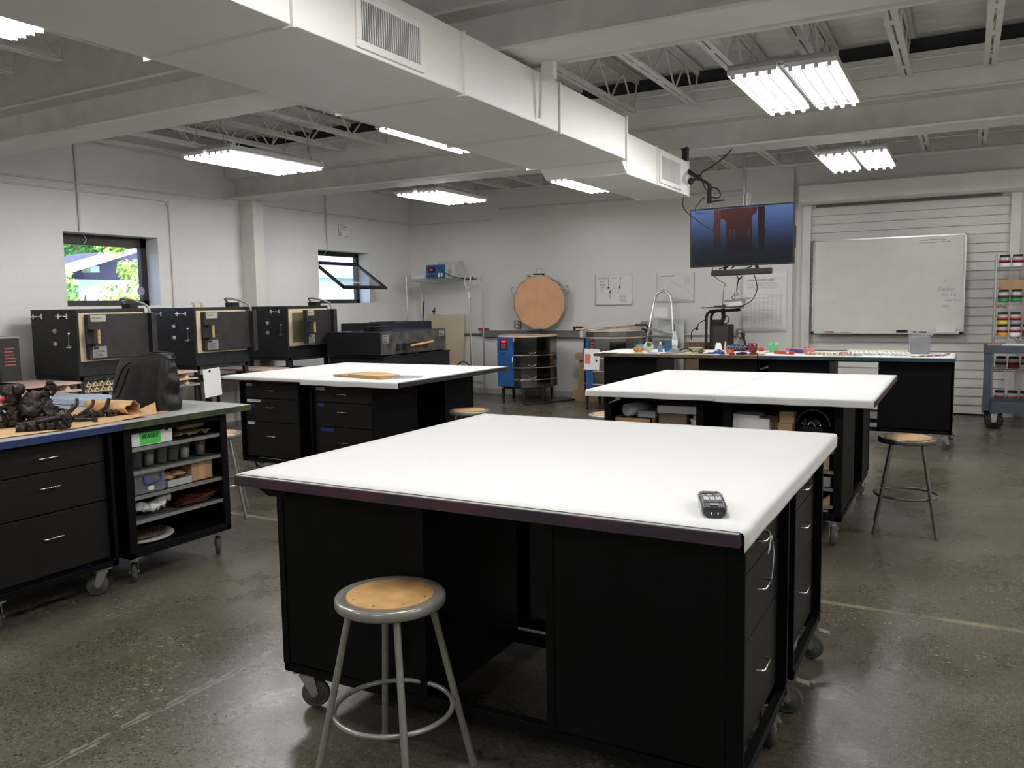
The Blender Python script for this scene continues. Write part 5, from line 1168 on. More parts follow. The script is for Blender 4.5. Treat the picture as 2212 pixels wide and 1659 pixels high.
b = MB().obox((-4.02, 11.80, 1.115), (0.44, 0.20, 0.012), (1, 0, -0.30), (0.1, 1, 0)); solo('folding_tray', 'dark-edged grey tray tilted across the stepladder', 'tray', b, 'zinc', (-4.02, 11.80, 1.05))
solo('wrapped_board', 'large board wrapped in pale plastic leaning behind the stepladder', 'board', MB().obox((-3.98, 12.23, 0.64), (0.50, 1.26, 0.03), (1, 0, -0.03), (0, 0.06, 1)), cm('pale_wrap', (0.66, 0.67, 0.68), 0.3, bump=0.4, bscale=8), (-3.98, 12.2, 0.0))
cc = thing('computer_cart', 'black arched cart with a reddish top against the back wall', 'cart', (-3.0, 11.8, 0))
MB().obox((-3.03, 11.8, 1.447), (0.50, 0.42, 0.018), (1, 0, 0.012), (0, 1, 0)).build('cart_top', cm('dark_redwood', (0.09, 0.035, 0.028), 0.4), cc, world=True, bevel=0.003)
for y in (11.68, 11.94): MB().tube([(-3.24, y, 0.06), (-3.235, y, 1.28)] + arc((-3.135, y, 1.30), 0.10, PI, PI/2, 6) + [(-3.0, y, 1.40), (-2.82, y, 1.41)], 0.021, 8).build('arch_tube', 'blackm', cc, world=True)
b = MB().box(-3.23, 11.66, 0.80, -2.86, 11.96, 0.82).box(-3.23, 11.66, 0.28, -2.86, 11.96, 0.30); b.box(-3.28, 11.6, 0.05, -2.80, 12.0, 0.09); b.build('cart_shelf', 'blackm', cc, world=True)
MB().tube([(-3.03, 11.8, 1.43), (-3.02, 11.8, 1.30), (-3.05, 11.8, 1.22)], 0.03, 8).build('support_arm', 'blackm', cc, world=True)
for x in (-3.25, -2.83):
    for y in (11.63, 11.97): MB().cyl((x-0.012, y, 0.03), (x+0.012, y, 0.03), 0.03, n=12).build('wheel', 'rubberd', cc, world=True)
pc = thing('computer_tower', 'black computer tower standing in the arched cart', 'computer', (-3.0, 11.75, 0.82))
MB().box(-3.17, 11.69, 0.822, -2.90, 11.92, 1.205).build('case', 'ink', pc, world=True, bevel=0.008)
MB().box(-3.135, 11.684, 0.83, -2.92, 11.69, 1.185).build('front_panel', cm('pc_panel', (0.045, 0.038, 0.038), 0.35), pc, world=True)
solo('speaker_box', 'small black box on top of the computer tower', 'box', MB().box(-3.19, 11.72, 1.206, -3.04, 11.90, 1.27), 'ink', (-3.1, 11.8, 1.206), bevel=0.004)
pipe(arc((-2.965, 11.67, 1.275), 0.055, 0, 2*PI, 18), 0.007, 'rubberd', 'black coiled cable loop above the computer tower', 'cable', 'cable', 6, loc=(-2.965, 11.67, 1.22))
pipe(spline([(-3.25, 11.66, 1.27), (-3.33, 11.64, 1.22), (-3.35, 11.63, 1.17), (-3.42, 11.63, 1.12), (-3.44, 11.63, 1.04), (-3.43, 11.63, 0.98)], 5), 0.006, 'rubberd', 'black cable with a plug dangling left of the computer cart', 'cable', 'cable', 6)
solo('cable_brick', 'small black power brick on the cable left of the cart', 'adapter', MB().blob((-3.355, 11.63, 1.15), (0.018, 0.015, 0.028), 0.05, nu=10, nv=7), 'ink', (-3.355, 11.63, 1.15))
solo('keyboard', 'dark device and papers on the reddish cart top', 'device', MB().box(-3.12, 11.65, 1.457, -2.96, 11.80, 1.475).box(-3.0, 11.68, 1.475, -2.93, 11.74, 1.49), 'ink', (-3.05, 11.7, 1.457), bevel=0.003)
b = MB().obox((-2.86, 11.82, 1.50), (0.24, 0.28, 0.075), (1, 0, 0.08), (0, 1, 0)); solo('paper_stack', 'stack of white papers on the right of the cart top', 'papers', b, 'papers', (-2.86, 11.82, 1.46), bevel=0.003)
b = MB().obox((-2.83, 11.80, 1.555), (0.36, 0.30, 0.022), (1, 0, 0.09), (-0.2, 1, 0)); solo('binder', 'grey binder lying askew on top of the paper stack', 'binder', b, 'greypl', (-2.83, 11.8, 1.54), bevel=0.003)
pipe(spline([(-2.885, 12.26, 1.04), (-2.92, 12.24, 0.98), (-2.97, 12.2, 0.9), (-2.98, 12.18, 0.78)], 5), 0.008, 'white', 'white power cord plugged in beside the computer cart', 'cord', 'cord', 6)
pipe(spline([(-2.87, 12.26, 1.06), (-2.83, 12.22, 1.0), (-2.80, 12.2, 0.9), (-2.82, 12.18, 0.75)], 5), 0.009, 'rubberd', 'black power cord plugged in beside the computer cart', 'cord', 'cord', 6)
solo('low_crate', 'low dark wooden crate against the wall between stepladder and cart', 'crate', MB().box(-3.64, 12.02, 0.0, -3.32, 12.22, 0.93), 'cardd', (-3.45, 12.1, 0.0))

# ------------------------------------------------------------------ right side: jar rack and utility cart
rr_ = rack('chrome wire rack of pigment jars at the right edge of the picture', 0.31, 1.35, 11.68, 12.02, (1.885, 1.465, 1.045, 0.655, 0.235), 2.05)
def make_jar(col):
    t = thing('jar', '', 'jar', (0, 0, 0), group=None)
    r_ = 0.06
    b = MB().lathe([(0, 0.0), (r_*0.97, 0.0), (r_, 0.005), (r_, 0.048), (0.0, 0.048)], n=18); b.build('contents', col, t)
    b = MB().lathe([(r_+0.001, 0.048), (r_+0.001, 0.068), (0, 0.068)], n=18); b.build('dark_label', 'ink', t)
    b = MB().lathe([(r_+0.0015, 0.068), (r_+0.0015, 0.083), (0, 0.083)], n=18); b.build('red_label', 'red', t)
    b = MB().lathe([(r_, 0.083), (r_, 0.105), (r_*0.85, 0.122), (0, 0.122)], n=18); b.build('jar_neck', 'frosty', t)
    b = MB().lathe([(r_*0.88, 0.12), (r_*0.90, 0.122), (r_*0.90, 0.142), (r_*0.86, 0.146), (0, 0.146)], n=20); b.build('lid', 'ink', t)
    return t
cols = {'white': 'papers', 'green': cm('pigment_green', (0.03, 0.22, 0.10)), 'yellow': cm('pigment_yellow', (0.65, 0.50, 0.03)), 'orange': cm('pigment_ochre', (0.60, 0.33, 0.04)), 'grey': 'greypl', 'cream': cm('pigment_cream', (0.50, 0.42, 0.28)), 'crimson': cm('pigment_crimson', (0.22, 0.02, 0.03)), 'plum': cm('pigment_plum', (0.10, 0.04, 0.05)), 'blue': cm('pigment_blue', (0.02, 0.06, 0.40))}
protos = {}
lay = [(1.892, 0, 'white white green yellow blue cream crimson', 'top shelf'), (1.472, 0, 'green green white orange grey blue white', 'second shelf'),
       (1.052, 0, 'orange white plum green white yellow white', 'third shelf'), (1.052+0.149, 0, 'yellow grey', 'third shelf, stacked on others'),
       (0.662, 0, 'cream crimson white plum green blue', 'fourth shelf'), (0.242, 0, 'plum blue white orange green crimson', 'bottom shelf')]
names = ['leftmost', 'second', 'third', 'fourth', 'fifth', 'sixth', 'seventh']
for z, _, row, sh in lay:
    for k, c in enumerate(row.split()):
        x = 0.40+k*0.134; y = 11.75
        lab = '%s-filled jar, %s on the %s of the pigment rack' % (c, names[k], sh)
        if c not in protos: protos[c] = make_jar(cols[c]); protos[c].location = (x, y, z); protos[c]['label'] = lab; protos[c]['group'] = 'pigment jars on the wire rack'
        else: place(protos[c], lab, (x, y, z), 0, 'pigment jars on the wire rack')
solo('cardboard_box', 'flat brown cardboard box resting on the second-shelf green jars', 'box', MB().box(0.355, 11.70, 1.62, 0.64, 11.92, 1.735), 'card', (0.5, 11.8, 1.62), bevel=0.002)
uc = thing('utility_cart', 'heavy slate blue steel cart in front of the jar rack', 'cart', (0.7, 11.3, 0))
M['cartb'] = mat('slate_blue_cart', (0.055, 0.07, 0.10), 0.45, var=0.15)
for y in (11.05, 11.50):
    MB().box(0.215, y, 0.19, 0.285, y+0.05, 0.96).build('cart_post', 'cartb', uc, world=True, bevel=0.004)
    MB().box(1.35, y, 0.19, 1.42, y+0.05, 0.96).build('cart_post', 'cartb', uc, world=True, bevel=0.004)
b = MB().box(0.215, 11.05, 0.90, 1.42, 11.55, 0.93); b.box(0.215, 11.04, 0.885, 1.42, 11.055, 0.975); b.box(0.215, 11.54, 0.885, 1.42, 11.555, 0.975); b.box(0.205, 11.04, 0.885, 0.22, 11.555, 0.975); b.build('upper_tray', 'cartb', uc, world=True, bevel=0.003)
b = MB().box(0.215, 11.05, 0.19, 1.42, 11.55, 0.215); b.box(0.285, 11.04, 0.19, 1.42, 11.055, 0.32); b.box(0.215, 11.54, 0.19, 1.42, 11.555, 0.32); b.box(0.205, 11.04, 0.19, 0.22, 11.555, 0.30); b.build('lower_tray', 'cartb', uc, world=True, bevel=0.003)
for x in (0.33, 1.30):
    for y in (11.09, 11.51):
        w_ = bpy.data.objects.new('caster', None); COL.objects.link(w_); w_.parent = uc; w_.location = Vector((x, y, 0))-uc.location
        MB().lathe([(0.0, -0.025), (0.035, -0.025), (0.04, -0.02), (0.095, -0.02), (0.10, -0.012), (0.10, 0.012), (0.095, 0.02), (0.04, 0.02), (0.035, 0.025), (0.0, 0.025)], (0, 0, 0.10), 28, axis=(0, 1, 0)).build('wheel', 'rubberd', w_)
        b = MB()
        for s in (-1, 1): b.prism([(-0.035, 0.19), (0.035, 0.19), (0.022, 0.08), (-0.022, 0.08)], s*0.032-0.002, s*0.032+0.002, 'y')
        b.box(-0.04, -0.034, 0.182, 0.04, 0.034, 0.19); b.cyl((0, -0.036, 0.10), (0, 0.036, 0.10), 0.01, n=8); b.build('fork', 'alu', w_)
solo('paper_stack', 'white papers on the left end of the slate blue cart', 'papers', MB().box(0.38, 11.1, 0.931, 0.62, 11.35, 0.985), 'papers', (0.5, 11.2, 0.931))
solo('cardboard_box', 'low brown cardboard tray at the left corner of the slate blue cart', 'box', MB().box(0.24, 11.08, 0.931, 0.37, 11.35, 0.985), 'card', (0.3, 11.2, 0.931))
solo('paper_stack', 'second white paper pile on the slate blue cart, at the picture edge', 'papers', MB().box(0.64, 11.08, 0.931, 0.88, 11.33, 0.972), 'papers', (0.75, 11.2, 0.931))

# ------------------------------------------------------------------ things on the nearest pair
rm = thing('remote_control', 'black and grey handheld remote lying on the nearest white paper', 'remote', (-0.63, 2.345, 0.9435), 0.35)
def rsec(y, w_, h): return [(x_*w_/2, y, z_*h) for x_, z_ in ((-0.62, 0), (0.62, 0), (0.95, 0.35), (1.0, 0.75), (0.86, 1.0), (-0.86, 1.0), (-1.0, 0.75), (-0.95, 0.35))]
b = MB(); secs = [rsec(-0.098, 0.050, 0.020), rsec(-0.094, 0.066, 0.030), rsec(-0.055, 0.070, 0.034), rsec(0.0, 0.066, 0.034), rsec(0.06, 0.068, 0.037), rsec(0.088, 0.064, 0.034), rsec(0.095, 0.05, 0.026)]
vs = [p for s in secs for p in s]; n = 8
b.add(vs, [(i*n+j, i*n+(j+1) % n, (i+1)*n+(j+1) % n, (i+1)*n+j) for i in range(len(secs)-1) for j in range(n)] + [tuple(range(n-1, -1, -1)), tuple(range(6*n, 7*n))]); b.build('body', cm('remote_dark', (0.025, 0.025, 0.028), 0.35), rm, bevel=0.002)
for s in (-1, 1): MB().obox((s*0.0352, 0.0, 0.024), (0.003, 0.15, 0.012), (1, 0, 0), (0, 1, 0)).build('side_trim', 'alu', rm)
b = MB().box(-0.026, -0.050, 0.0345, 0.026, 0.076, 0.0362); b.build('face_plate', cm('remote_face', (0.10, 0.10, 0.105), 0.3), rm)
b = MB().box(-0.022, 0.045, 0.0375, 0.010, 0.072, 0.0385); b.build('dark_window', cm('remote_win', (0.16, 0.16, 0.17), 0.2), rm)
for k in range(3): MB().box(-0.024+k*0.017, -0.035, 0.0362, -0.010+k*0.017, 0.002, 0.0385).build('button', 'ltgrey', rm, bevel=0.001)
for x_, y_, r_, m_ in ((0.018, 0.062, 0.006, 'chrome'), (-0.006, 0.022, 0.007, 'ltgrey'), (-0.022, 0.018, 0.004, 'ltgrey'), (0.020, 0.024, 0.005, 'ltgrey')): MB().cyl((x_, y_, 0.0362), (x_, y_, 0.0392), r_, n=14).build('button', m_, rm)
MB().box(-0.012, -0.080, 0.0335, 0.012, -0.066, 0.0345).build('badge', 'ltgrey', rm)
for x_ in (-0.009, 0.009): MB().box(x_-0.0015, -0.0985, 0.010, x_+0.0015, -0.0975, 0.017).build('prong', 'chrome', rm)

# ------------------------------------------------------------------ cardboard envelope on the left pair
ev = thing('cardboard_envelope', 'brown cardboard mailer lying on the left bench pair paper', 'envelope', (-4.52, 5.62, 0.9445))
b = MB().prism([(-4.80, 5.53), (-4.19, 5.40), (-4.13, 5.62), (-4.42, 5.80), (-4.70, 5.86)], 0.9445, 0.962, 'z'); b.build('folded_board', 'card', ev, world=True)
b = MB().prism([(-4.62, 5.51), (-4.21, 5.42), (-4.14, 5.60), (-4.40, 5.76), (-4.60, 5.80)], 0.9622, 0.972, 'z'); b.build('flap', 'kraft', ev, world=True)
b = MB().prism([(-4.14, 5.50), (-3.99, 5.66), (-4.01, 5.75), (-4.20, 5.70)], 0.9445, 0.958, 'z'); b.build('plastic_sleeve', 'frosty', ev, world=True)

# ------------------------------------------------------------------ left bench: sculptures, kraft paper, bag
def sculpture(label, pts, seed, links=()):
    rr2 = random.Random(seed); b = MB()
    for (x, y, z, r_) in pts:
        b.blob((x, y, z), (r_*rr2.uniform(0.8, 1.2), r_*rr2.uniform(0.8, 1.2), r_*rr2.uniform(0.9, 1.3)), 0.30, 9, 18, 12, seed=seed+int(x*100), flat=0.9405)
    for path, r_ in links: b.tube(spline(path, 4), r_, 7)
    x, y = pts[0][0], pts[0][1]
    return solo('bronze_sculpture', label, 'sculpture', b, 'bronze', (x, y, 0.9405))
def col_(x, y, z0, z1, r0, r1, n, rr2, j=0.012): return [(x+rr2.uniform(-j, j), y+rr2.uniform(-j, j), z0+(z1-z0)*k/(n-1), r0+(r1-r0)*k/(n-1)) for k in range(n)]
q = random.Random(5)
ZT = 0.941
sculpture('dark bronze figure with a round head, leftmost of the sculptures beside a red tag', col_(-4.40, 2.53, ZT+0.03, 1.13, 0.045, 0.032, 6, q) + col_(-4.31, 2.58, ZT+0.10, 1.09, 0.045, 0.035, 4, q) + [(-4.36, 2.55, 1.14, 0.028)] + col_(-4.46, 2.5, ZT+0.01, ZT+0.05, 0.045, 0.04, 3, q, 0.03), 11,
          [([(-4.36, 2.52, 1.08), (-4.42, 2.48, 1.04), (-4.38, 2.46, 0.98)], 0.012), ([(-4.45, 2.55, 1.05), (-4.52, 2.5, 1.03), (-4.56, 2.5, 1.0)], 0.013)])
sculpture('tall slim dark bronze figure behind the boot-shaped sculpture', col_(-4.40, 2.70, ZT+0.02, 1.10, 0.048, 0.026, 7, q) + [(-4.375, 2.72, 1.135, 0.018), (-4.37, 2.725, 1.16, 0.015)] + [(-4.43, 2.69, ZT+0.03, 0.05), (-4.35, 2.72, ZT+0.03, 0.05)], 12,
          [([(-4.37, 2.73, 1.09), (-4.35, 2.75, 1.13), (-4.36, 2.73, 1.165)], 0.009), ([(-4.34, 2.74, 1.02), (-4.30, 2.79, 1.0), (-4.33, 2.82, 1.03)], 0.010)])
sculpture('low boot-shaped bronze casting at the front edge of the blue-rimmed bench', [(-4.17+0.028*k, 2.44+0.035*k, ZT+0.02, 0.026) for k in range(5)] + [(-4.05, 2.60, ZT+0.03+0.02*k, 0.024) for k in range(3)], 13,
          [([(-4.2, 2.45, ZT+0.03), (-4.12, 2.5, ZT+0.05), (-4.05, 2.6, ZT+0.07)], 0.012)])
sculpture('low sprawling branch-like bronze cluster between the figures and the kraft roll', [(-4.30+0.03*math.sin(k), 2.76+0.035*k, ZT+0.02, 0.022) for k in range(9)], 14,
          [([(-4.30, 2.75, ZT+0.04), (-4.27, 2.80, 1.03), (-4.30, 2.83, 1.06)], 0.011), ([(-4.28, 2.82, ZT+0.03), (-4.25, 2.88, ZT+0.08), (-4.26, 2.9, ZT+0.11)], 0.010), ([(-4.30, 2.9, ZT+0.02), (-4.32, 3.0, ZT+0.03), (-4.38, 3.08, ZT+0.09)], 0.012), ([(-4.33, 2.95, ZT+0.02), (-4.40, 3.06, ZT+0.04), (-4.48, 3.13, ZT+0.07)], 0.009), ([(-4.25, 2.78, ZT+0.02), (-4.18, 2.84, ZT+0.012), (-4.14, 2.82, ZT+0.02)], 0.014)])
sculpture('flat tangled bronze lump between the tall figure and the boot-shaped casting', [(-4.28+0.02*k, 2.58+0.03*k, ZT+0.02+0.006*k, 0.028) for k in range(4)], 15, [([(-4.34, 2.52, ZT+0.02), (-4.24, 2.6, ZT+0.05), (-4.19, 2.7, ZT+0.02)], 0.010), ([(-4.29, 2.56, ZT+0.05), (-4.2, 2.62, ZT+0.02)], 0.008)])
solo('red_tag', 'small bright red rubber piece stuck on the leftmost bronze figure', 'tag', MB().tube(spline([(-4.42, 2.46, 1.06), (-4.40, 2.47, 1.09), (-4.385, 2.49, 1.105)], 4), 0.011, 8), 'red', (-4.4, 2.47, 1.06))
b = MB().grid(lambda u, v: (-5.0+0.95*v*(1-0.02*math.sin(9*u)), 2.08+1.05*u+0.05*math.sin(4*v), 0.9412+0.0035*(1+noise.noise(Vector((u*6, v*6, 0))))+(0.012*max(0, u-0.9)/0.1 if v > 0.8 else 0)), 20, 14)
o = solo('kraft_sheet', 'flat brown kraft paper spread under the bronze sculptures', 'paper', b, 'kraft', (-4.5, 2.6, 0.941)); s = o.modifiers.new('solid', 'SOLIDIFY'); s.thickness = 0.001; s.offset = 1
def roll(u, v):
    a = u*2*PI*1.0; r_ = 0.040*(1+0.13*math.sin(3*a+v*4)+(0.15*max(0, v-0.75)/0.25*math.sin(5*a))) + 0.007*noise.noise(Vector((u*5, v*7, 2)))
    p = Vector((-4.57, 3.10, 0)).lerp(Vector((-4.19, 3.10, 0)), v)
    return (p.x-0.02*math.cos(a)*0, p.y+r_*math.cos(a)*1.15, 0.987+r_*math.sin(a)*0.92)
o = solo('kraft_paper_roll', 'crumpled roll of brown kraft paper in front of the black bag', 'paper', MB().grid(roll, 28, 14), 'kraft', (-4.42, 3.1, 0.941)); s = o.modifiers.new('solid', 'SOLIDIFY'); s.thickness = 0.0015
b = MB(); b.prism([(-4.24, 3.10), (-4.12, 3.17), (-4.15, 3.30), (-4.30, 3.22)], 0.9415, 0.945, 'z'); b.add([(-4.24, 3.12, 0.945), (-4.12, 3.20, 0.945), (-4.22, 3.27, 1.0)], [(0, 1, 2)]); b.add([(-4.3, 3.16, 0.945), (-4.24, 3.12, 0.945), (-4.22, 3.27, 1.0)], [(0, 1, 2)])
solo('torn_kraft_piece', 'torn folded flap of kraft paper at the foot of the black bag', 'paper', b, 'kraft', (-4.2, 3.2, 0.941))
bgt = thing('handbag', 'slouchy black leather tote bag standing on the green-rimmed bench', 'bag', (-4.40, 3.36, 0.941))
def bag(u, v):
    a = u*2*PI; w_ = 0.27-0.035*v; d = 0.10-0.05*v**1.5; c, s_ = math.cos(a), math.sin(a)
    c2 = math.copysign(abs(c)**0.45, c); s2 = math.copysign(abs(s_)**0.6, s_)
    h = 0.345; z = 0.9415+h*v
    if v > 0.75: z -= 0.035*((v-0.75)/0.25)*abs(c)**3 + (0.02*((v-0.75)/0.25) if c < 0 else 0)
    k = 1+0.05*noise.noise(Vector((c*2, s_*2, v*5)))
    return (-4.425+c2*w_*k*(0.96)+0.01*v, 3.36+s2*d*k+0.02*v, z)
MB().grid(bag, 48, 22).add([bag(i/48, 0) for i in range(48)], [tuple(range(47, -1, -1))]).add([bag(i/48, 1) for i in range(48)], [tuple(range(48))]).build('bag_body', 'leather', bgt, world=True)
MB().tube([Vector(bag(i/40, 1.0))+Vector((0, 0, 0.001)) for i in range(40)], 0.0035, 6, closed=True).build('top_piping', 'leather', bgt, world=True)
MB().tube(spline([(-4.45, 3.29, 1.235), (-4.48, 3.26, 1.20), (-4.52, 3.235, 1.10), (-4.53, 3.22, 1.04), (-4.49, 3.22, 1.03), (-4.46, 3.235, 1.10), (-4.43, 3.26, 1.2)], 6), 0.007, 8).build('strap', 'leather', bgt, world=True)
solo('clear_tray', 'pale blue plastic tray behind the kraft roll', 'tray', MB().box(-5.25, 3.28, 0.941, -4.80, 3.55, 0.985), cm('pale_blue_plastic', (0.33, 0.40, 0.47), 0.3), (-5.0, 3.4, 0.941), bevel=0.006)
solo('plastic_sheet', 'large grey-blue sheet lying behind the bronze sculptures', 'sheet', MB().box(-6.1, 2.95, 0.941, -5.30, 3.70, 0.952), cm('grey_blue_sheet', (0.26, 0.30, 0.34), 0.35), (-5.7, 3.3, 0.941))

# contents of the open-shelf bench at left (end faces +x)
bx = thing('fragile_box', 'white box with a green FRAGILE sticker on the open shelves', 'box', (-4.2, 3.11, 0.779))
MB().box(-4.33, 2.99, 0.779, -4.08, 3.265, 0.866).build('box_body', 'papers', bx, world=True, bevel=0.003)
MB().box(-4.0797, 3.045, 0.786, -4.0785, 3.185, 0.862).build('green_sticker', cm('neon_green', (0.08, 0.62, 0.08), 0.6), bx, world=True)
text('FRAGILE', bx, 'ink', 0.031, (-4.0780, 3.115, 0.828), (0, 1, 0.02), (0, 0, 1), 0.0003, bold=0.0006, center=True, wscale=0.93)
MB().box(-4.0797, 3.215, 0.845, -4.0785, 3.24, 0.866).build('blue_tape', 'bluet', bx, world=True)
for k, (x, y, z, ang, l, lab) in enumerate(((-4.22, 3.37, 0.845, 0.25, 0.26, 'upper tan rolled tool bundle on the top open shelf'), (-4.17, 3.47, 0.835, -0.1, 0.20, 'tan wooden handle reaching over the top open shelf edge'), (-4.25, 3.42, 0.795, 0.0, 0.28, 'dark flat tool under the tan bundle on the top open shelf'))):
    dv = Vector((math.sin(ang), math.cos(ang), 0)); c = Vector((x, y, z))
    b = MB().tube([c-dv*l/2, c, c+dv*l/2], [0.014, 0.017, 0.02] if k < 2 else [0.012]*3, 8)
    if k == 0: b.mi(1).cyl(c-dv*0.05, c-dv*0.02, 0.019, n=10).cyl(c+dv*0.03, c+dv*0.05, 0.020, n=10)
    solo('tool_bundle', lab, 'tool', b, ['woodh' if k < 2 else 'cardd', 'bluet'], tuple(c))
b = MB().grid(lambda u, v: (-4.35+0.27*v, 3.29+0.28*u, 0.780+0.02*(1+noise.noise(Vector((u*7, v*5, 1))))), 14, 8); solo('cloth', 'crumpled grey cloth under the tools on the top open shelf', 'cloth', b, 'cardd', (-4.2, 3.4, 0.779))
def cup(label, x, y, z, r0, r1, h, fill=None, fh=0.3):
    t = thing('plastic_cup', label, 'cup', (x, y, z), group='clear cups on the second open shelf')
    MB().lathe([(0, 0.001), (r0, 0.001), (r1, h), (r1+0.002, h), (r1-0.001, h-0.002), (r0-0.002, 0.004), (0, 0.004)], n=20).build('cup_wall', 'clear', t)
    if fill: rm_ = r0+(r1-r0)*fh; MB().lathe([(0, 0.005), (r0-0.003, 0.005), (rm_-0.003, h*fh), (0, h*fh+0.01)], n=16).build('contents', fill, t)
for k, (y, fill, lab) in enumerate(((3.01, None, 'clear empty cup at the left end of the second open shelf'), (3.07, None, 'second clear cup from the left on the second open shelf'), (3.15, cm('clear_frit', (0.5, 0.5, 0.47)), 'clear cup of pale shards on the second open shelf, left of centre'), (3.24, None, 'clear empty cup in the middle of the second open shelf'), (3.32, None, 'clear empty cup right of the middle on the second open shelf'), (3.40, 'papers', 'clear cup half filled with white powder on the second open shelf'), (3.52, cm('sand', (0.35, 0.30, 0.2)), 'tall translucent cup with sandy contents at the right end'))):
    cup(lab, -4.15, y, 0.647, 0.026, 0.038, 0.105, fill, 0.55 if fill else 0.3)
t = thing('storage_box', 'clear lidded plastic box with a blue handle on the third open shelf', 'box', (-4.2, 3.12, 0.505))
b = MB(); x0, x1, y0, y1, z0, z1 = -4.33, -4.085, 3.0, 3.20, 0.504, 0.612
b.box(x0, y0, z0, x1, y0+0.003, z1).box(x0, y1-0.003, z0, x1, y1, z1).box(x0, y0, z0, x0+0.003, y1, z1).box(x1-0.003, y0, z0, x1, y1, z1).box(x0, y0, z0, x1, y1, z0+0.003); b.build('box_shell', 'clear', t, world=True)
MB().box(x0-0.004, y0-0.004, z1, x1+0.004, y1+0.004, z1+0.012).build('lid', 'frosty', t, world=True, bevel=0.002)
MB().tube(spline([(x1+0.004, y0+0.06, z1-0.01), (x1+0.008, y0+0.06, z1-0.045), (x1+0.012, y0+0.075, z1-0.055), (x1+0.012, y0+0.155, z1-0.05), (x1+0.008, y0+0.17, z1-0.04), (x1+0.004, y0+0.17, z1-0.005)], 4), 0.0045, 8).build('blue_handle', cm('blue_handle', (0.015, 0.05, 0.42)), t, world=True)
MB().box(x1+0.0005, y0+0.085, z0+0.012, x1+0.0015, y0+0.125, z0+0.036).build('barcode_label', 'papers', t, world=True)
t = thing('plastic_bin', 'low translucent bin of kraft pieces on the third open shelf', 'bin', (-4.2, 3.3, 0.505))
b = MB(); x0, x1, y0, y1, z0, z1 = -4.33, -4.085, 3.22, 3.395, 0.504, 0.545
b.box(x0, y0, z0, x1, y0+0.003, z1).box(x0, y1-0.003, z0, x1, y1, z1).box(x1-0.003, y0, z0, x1, y1, z1).box(x0, y0, z0, x1, y1, z0+0.003); b.build('bin_shell', 'frosty', t, world=True)
b = MB().blob((-4.18, 3.28, 0.55), (0.06, 0.05, 0.022), 0.3, nu=12).blob((-4.15, 3.33, 0.565), (0.05, 0.045, 0.015), 0.3, nu=12, seed=2); solo('kraft_scraps', 'crumpled kraft scraps in the translucent bin', 'paper', b, 'kraft', (-4.18, 3.3, 0.53))
solo('cardboard_box', 'square brown cardboard box at the right end of the third open shelf', 'box', MB().mi(0).box(-4.28, 3.405, 0.504, -4.10, 3.56, 0.618).mi(1).box(-4.0998, 3.46, 0.505, -4.0990, 3.505, 0.617), ['card', 'kraft'], (-4.2, 3.48, 0.504), bevel=0.002)
b = MB()
for k in range(9): b.blob((-4.17+R.uniform(-0.04, 0.03), 3.0+0.034*k, 0.398+0.012*math.sin(k)+0.006*k*0.5), (0.045, 0.028, 0.028), 0.35, nu=10, nv=7, seed=k)
solo('white_wadding', 'crumpled roll of white wadding on the fourth open shelf', 'wadding', b, 'papers', (-4.17, 3.1, 0.365))
b = MB()
for k in range(6): b.obox((-4.2+0.01*k, 3.42+0.012*k, 0.372+0.009*k), (0.20, 0.20, 0.006), (1, 0.1*(k-2), 0.02), (-0.1*(k-2), 1, 0.03))
solo('glass_offcuts', 'layered amber and dark glass offcuts on the fourth open shelf', 'glass pieces', b, cm('amber_glass', (0.07, 0.022, 0.010), 0.15, var=0.9, scale=12), (-4.2, 3.45, 0.365))
b = MB().lathe([(0, 0.207), (0.17, 0.207), (0.20, 0.212), (0.205, 0.222), (0.195, 0.226), (0.17, 0.224), (0, 0.223)], (-4.28, 3.14, 0), 40)
solo('round_mold', 'large round dark disc with a pale rim on the bottom open shelf', 'mould', b, [cm('pale_ring', (0.42, 0.42, 0.40), 0.5)], (-4.28, 3.14, 0.207))
solo('glass_disc', 'dark brown disc lying in the pale rimmed mould', 'disc', MB().lathe([(0, 0.2275), (0.165, 0.2275), (0.165, 0.24), (0, 0.245)], (-4.28, 3.14, 0), 36), cm('brown_disc', (0.055, 0.035, 0.022), 0.4, var=0.4), (-4.28, 3.14, 0.2275))
solo('blue_bag', 'blue bundle on the floor under the left benches', 'bundle', MB().blob((-4.55, 2.95, 0.06), (0.12, 0.08, 0.06), 0.25, flat=0.002), cm('deep_blue_cloth', (0.01, 0.03, 0.14), 0.7), (-4.55, 2.95, 0))
# ------------------------------------------------------------------ things on the middle right shelf benches (ends face -y)
def cyl_roll(label, x, y, z, r, l, m):
    b = MB().lathe([(r*0.62, 0), (r, 0), (r, l), (r*0.62, l), (r*0.62, 0)], (x, y, z), 24, axis=(0.35, 1, 0.0)); return solo('plastic_tube', label, 'tube', b, m, (x, y, z))
cyl_roll('frosted plastic tube lying end-on on the upper shelf of the left box bench', -2.075, 5.46, 0.79, 0.045, 0.30, 'frosty')
solo('cardboard_box', 'open brown cardboard box at the left of the middle shelf bench', 'box', MB().box(-2.17, 5.45, 0.605, -1.89, 5.47, 0.735).box(-2.17, 5.73, 0.605, -1.89, 5.75, 0.735).box(-2.17, 5.45, 0.605, -2.16, 5.75, 0.735).box(-1.90, 5.45, 0.605, -1.89, 5.75, 0.735).box(-2.17, 5.45, 0.605, -1.89, 5.75, 0.615), 'card', (-2.03, 5.6, 0.605))
b = MB(); b.prism([(-2.01, 5.50), (-1.88, 5.50), (-1.88, 5.70), (-2.01, 5.70)], 0.737, 0.785, 'z'); solo('plastic_tub', 'shallow clear tub on the open cardboard box', 'tub', b, 'frosty', (-1.95, 5.6, 0.737), bevel=0.004)
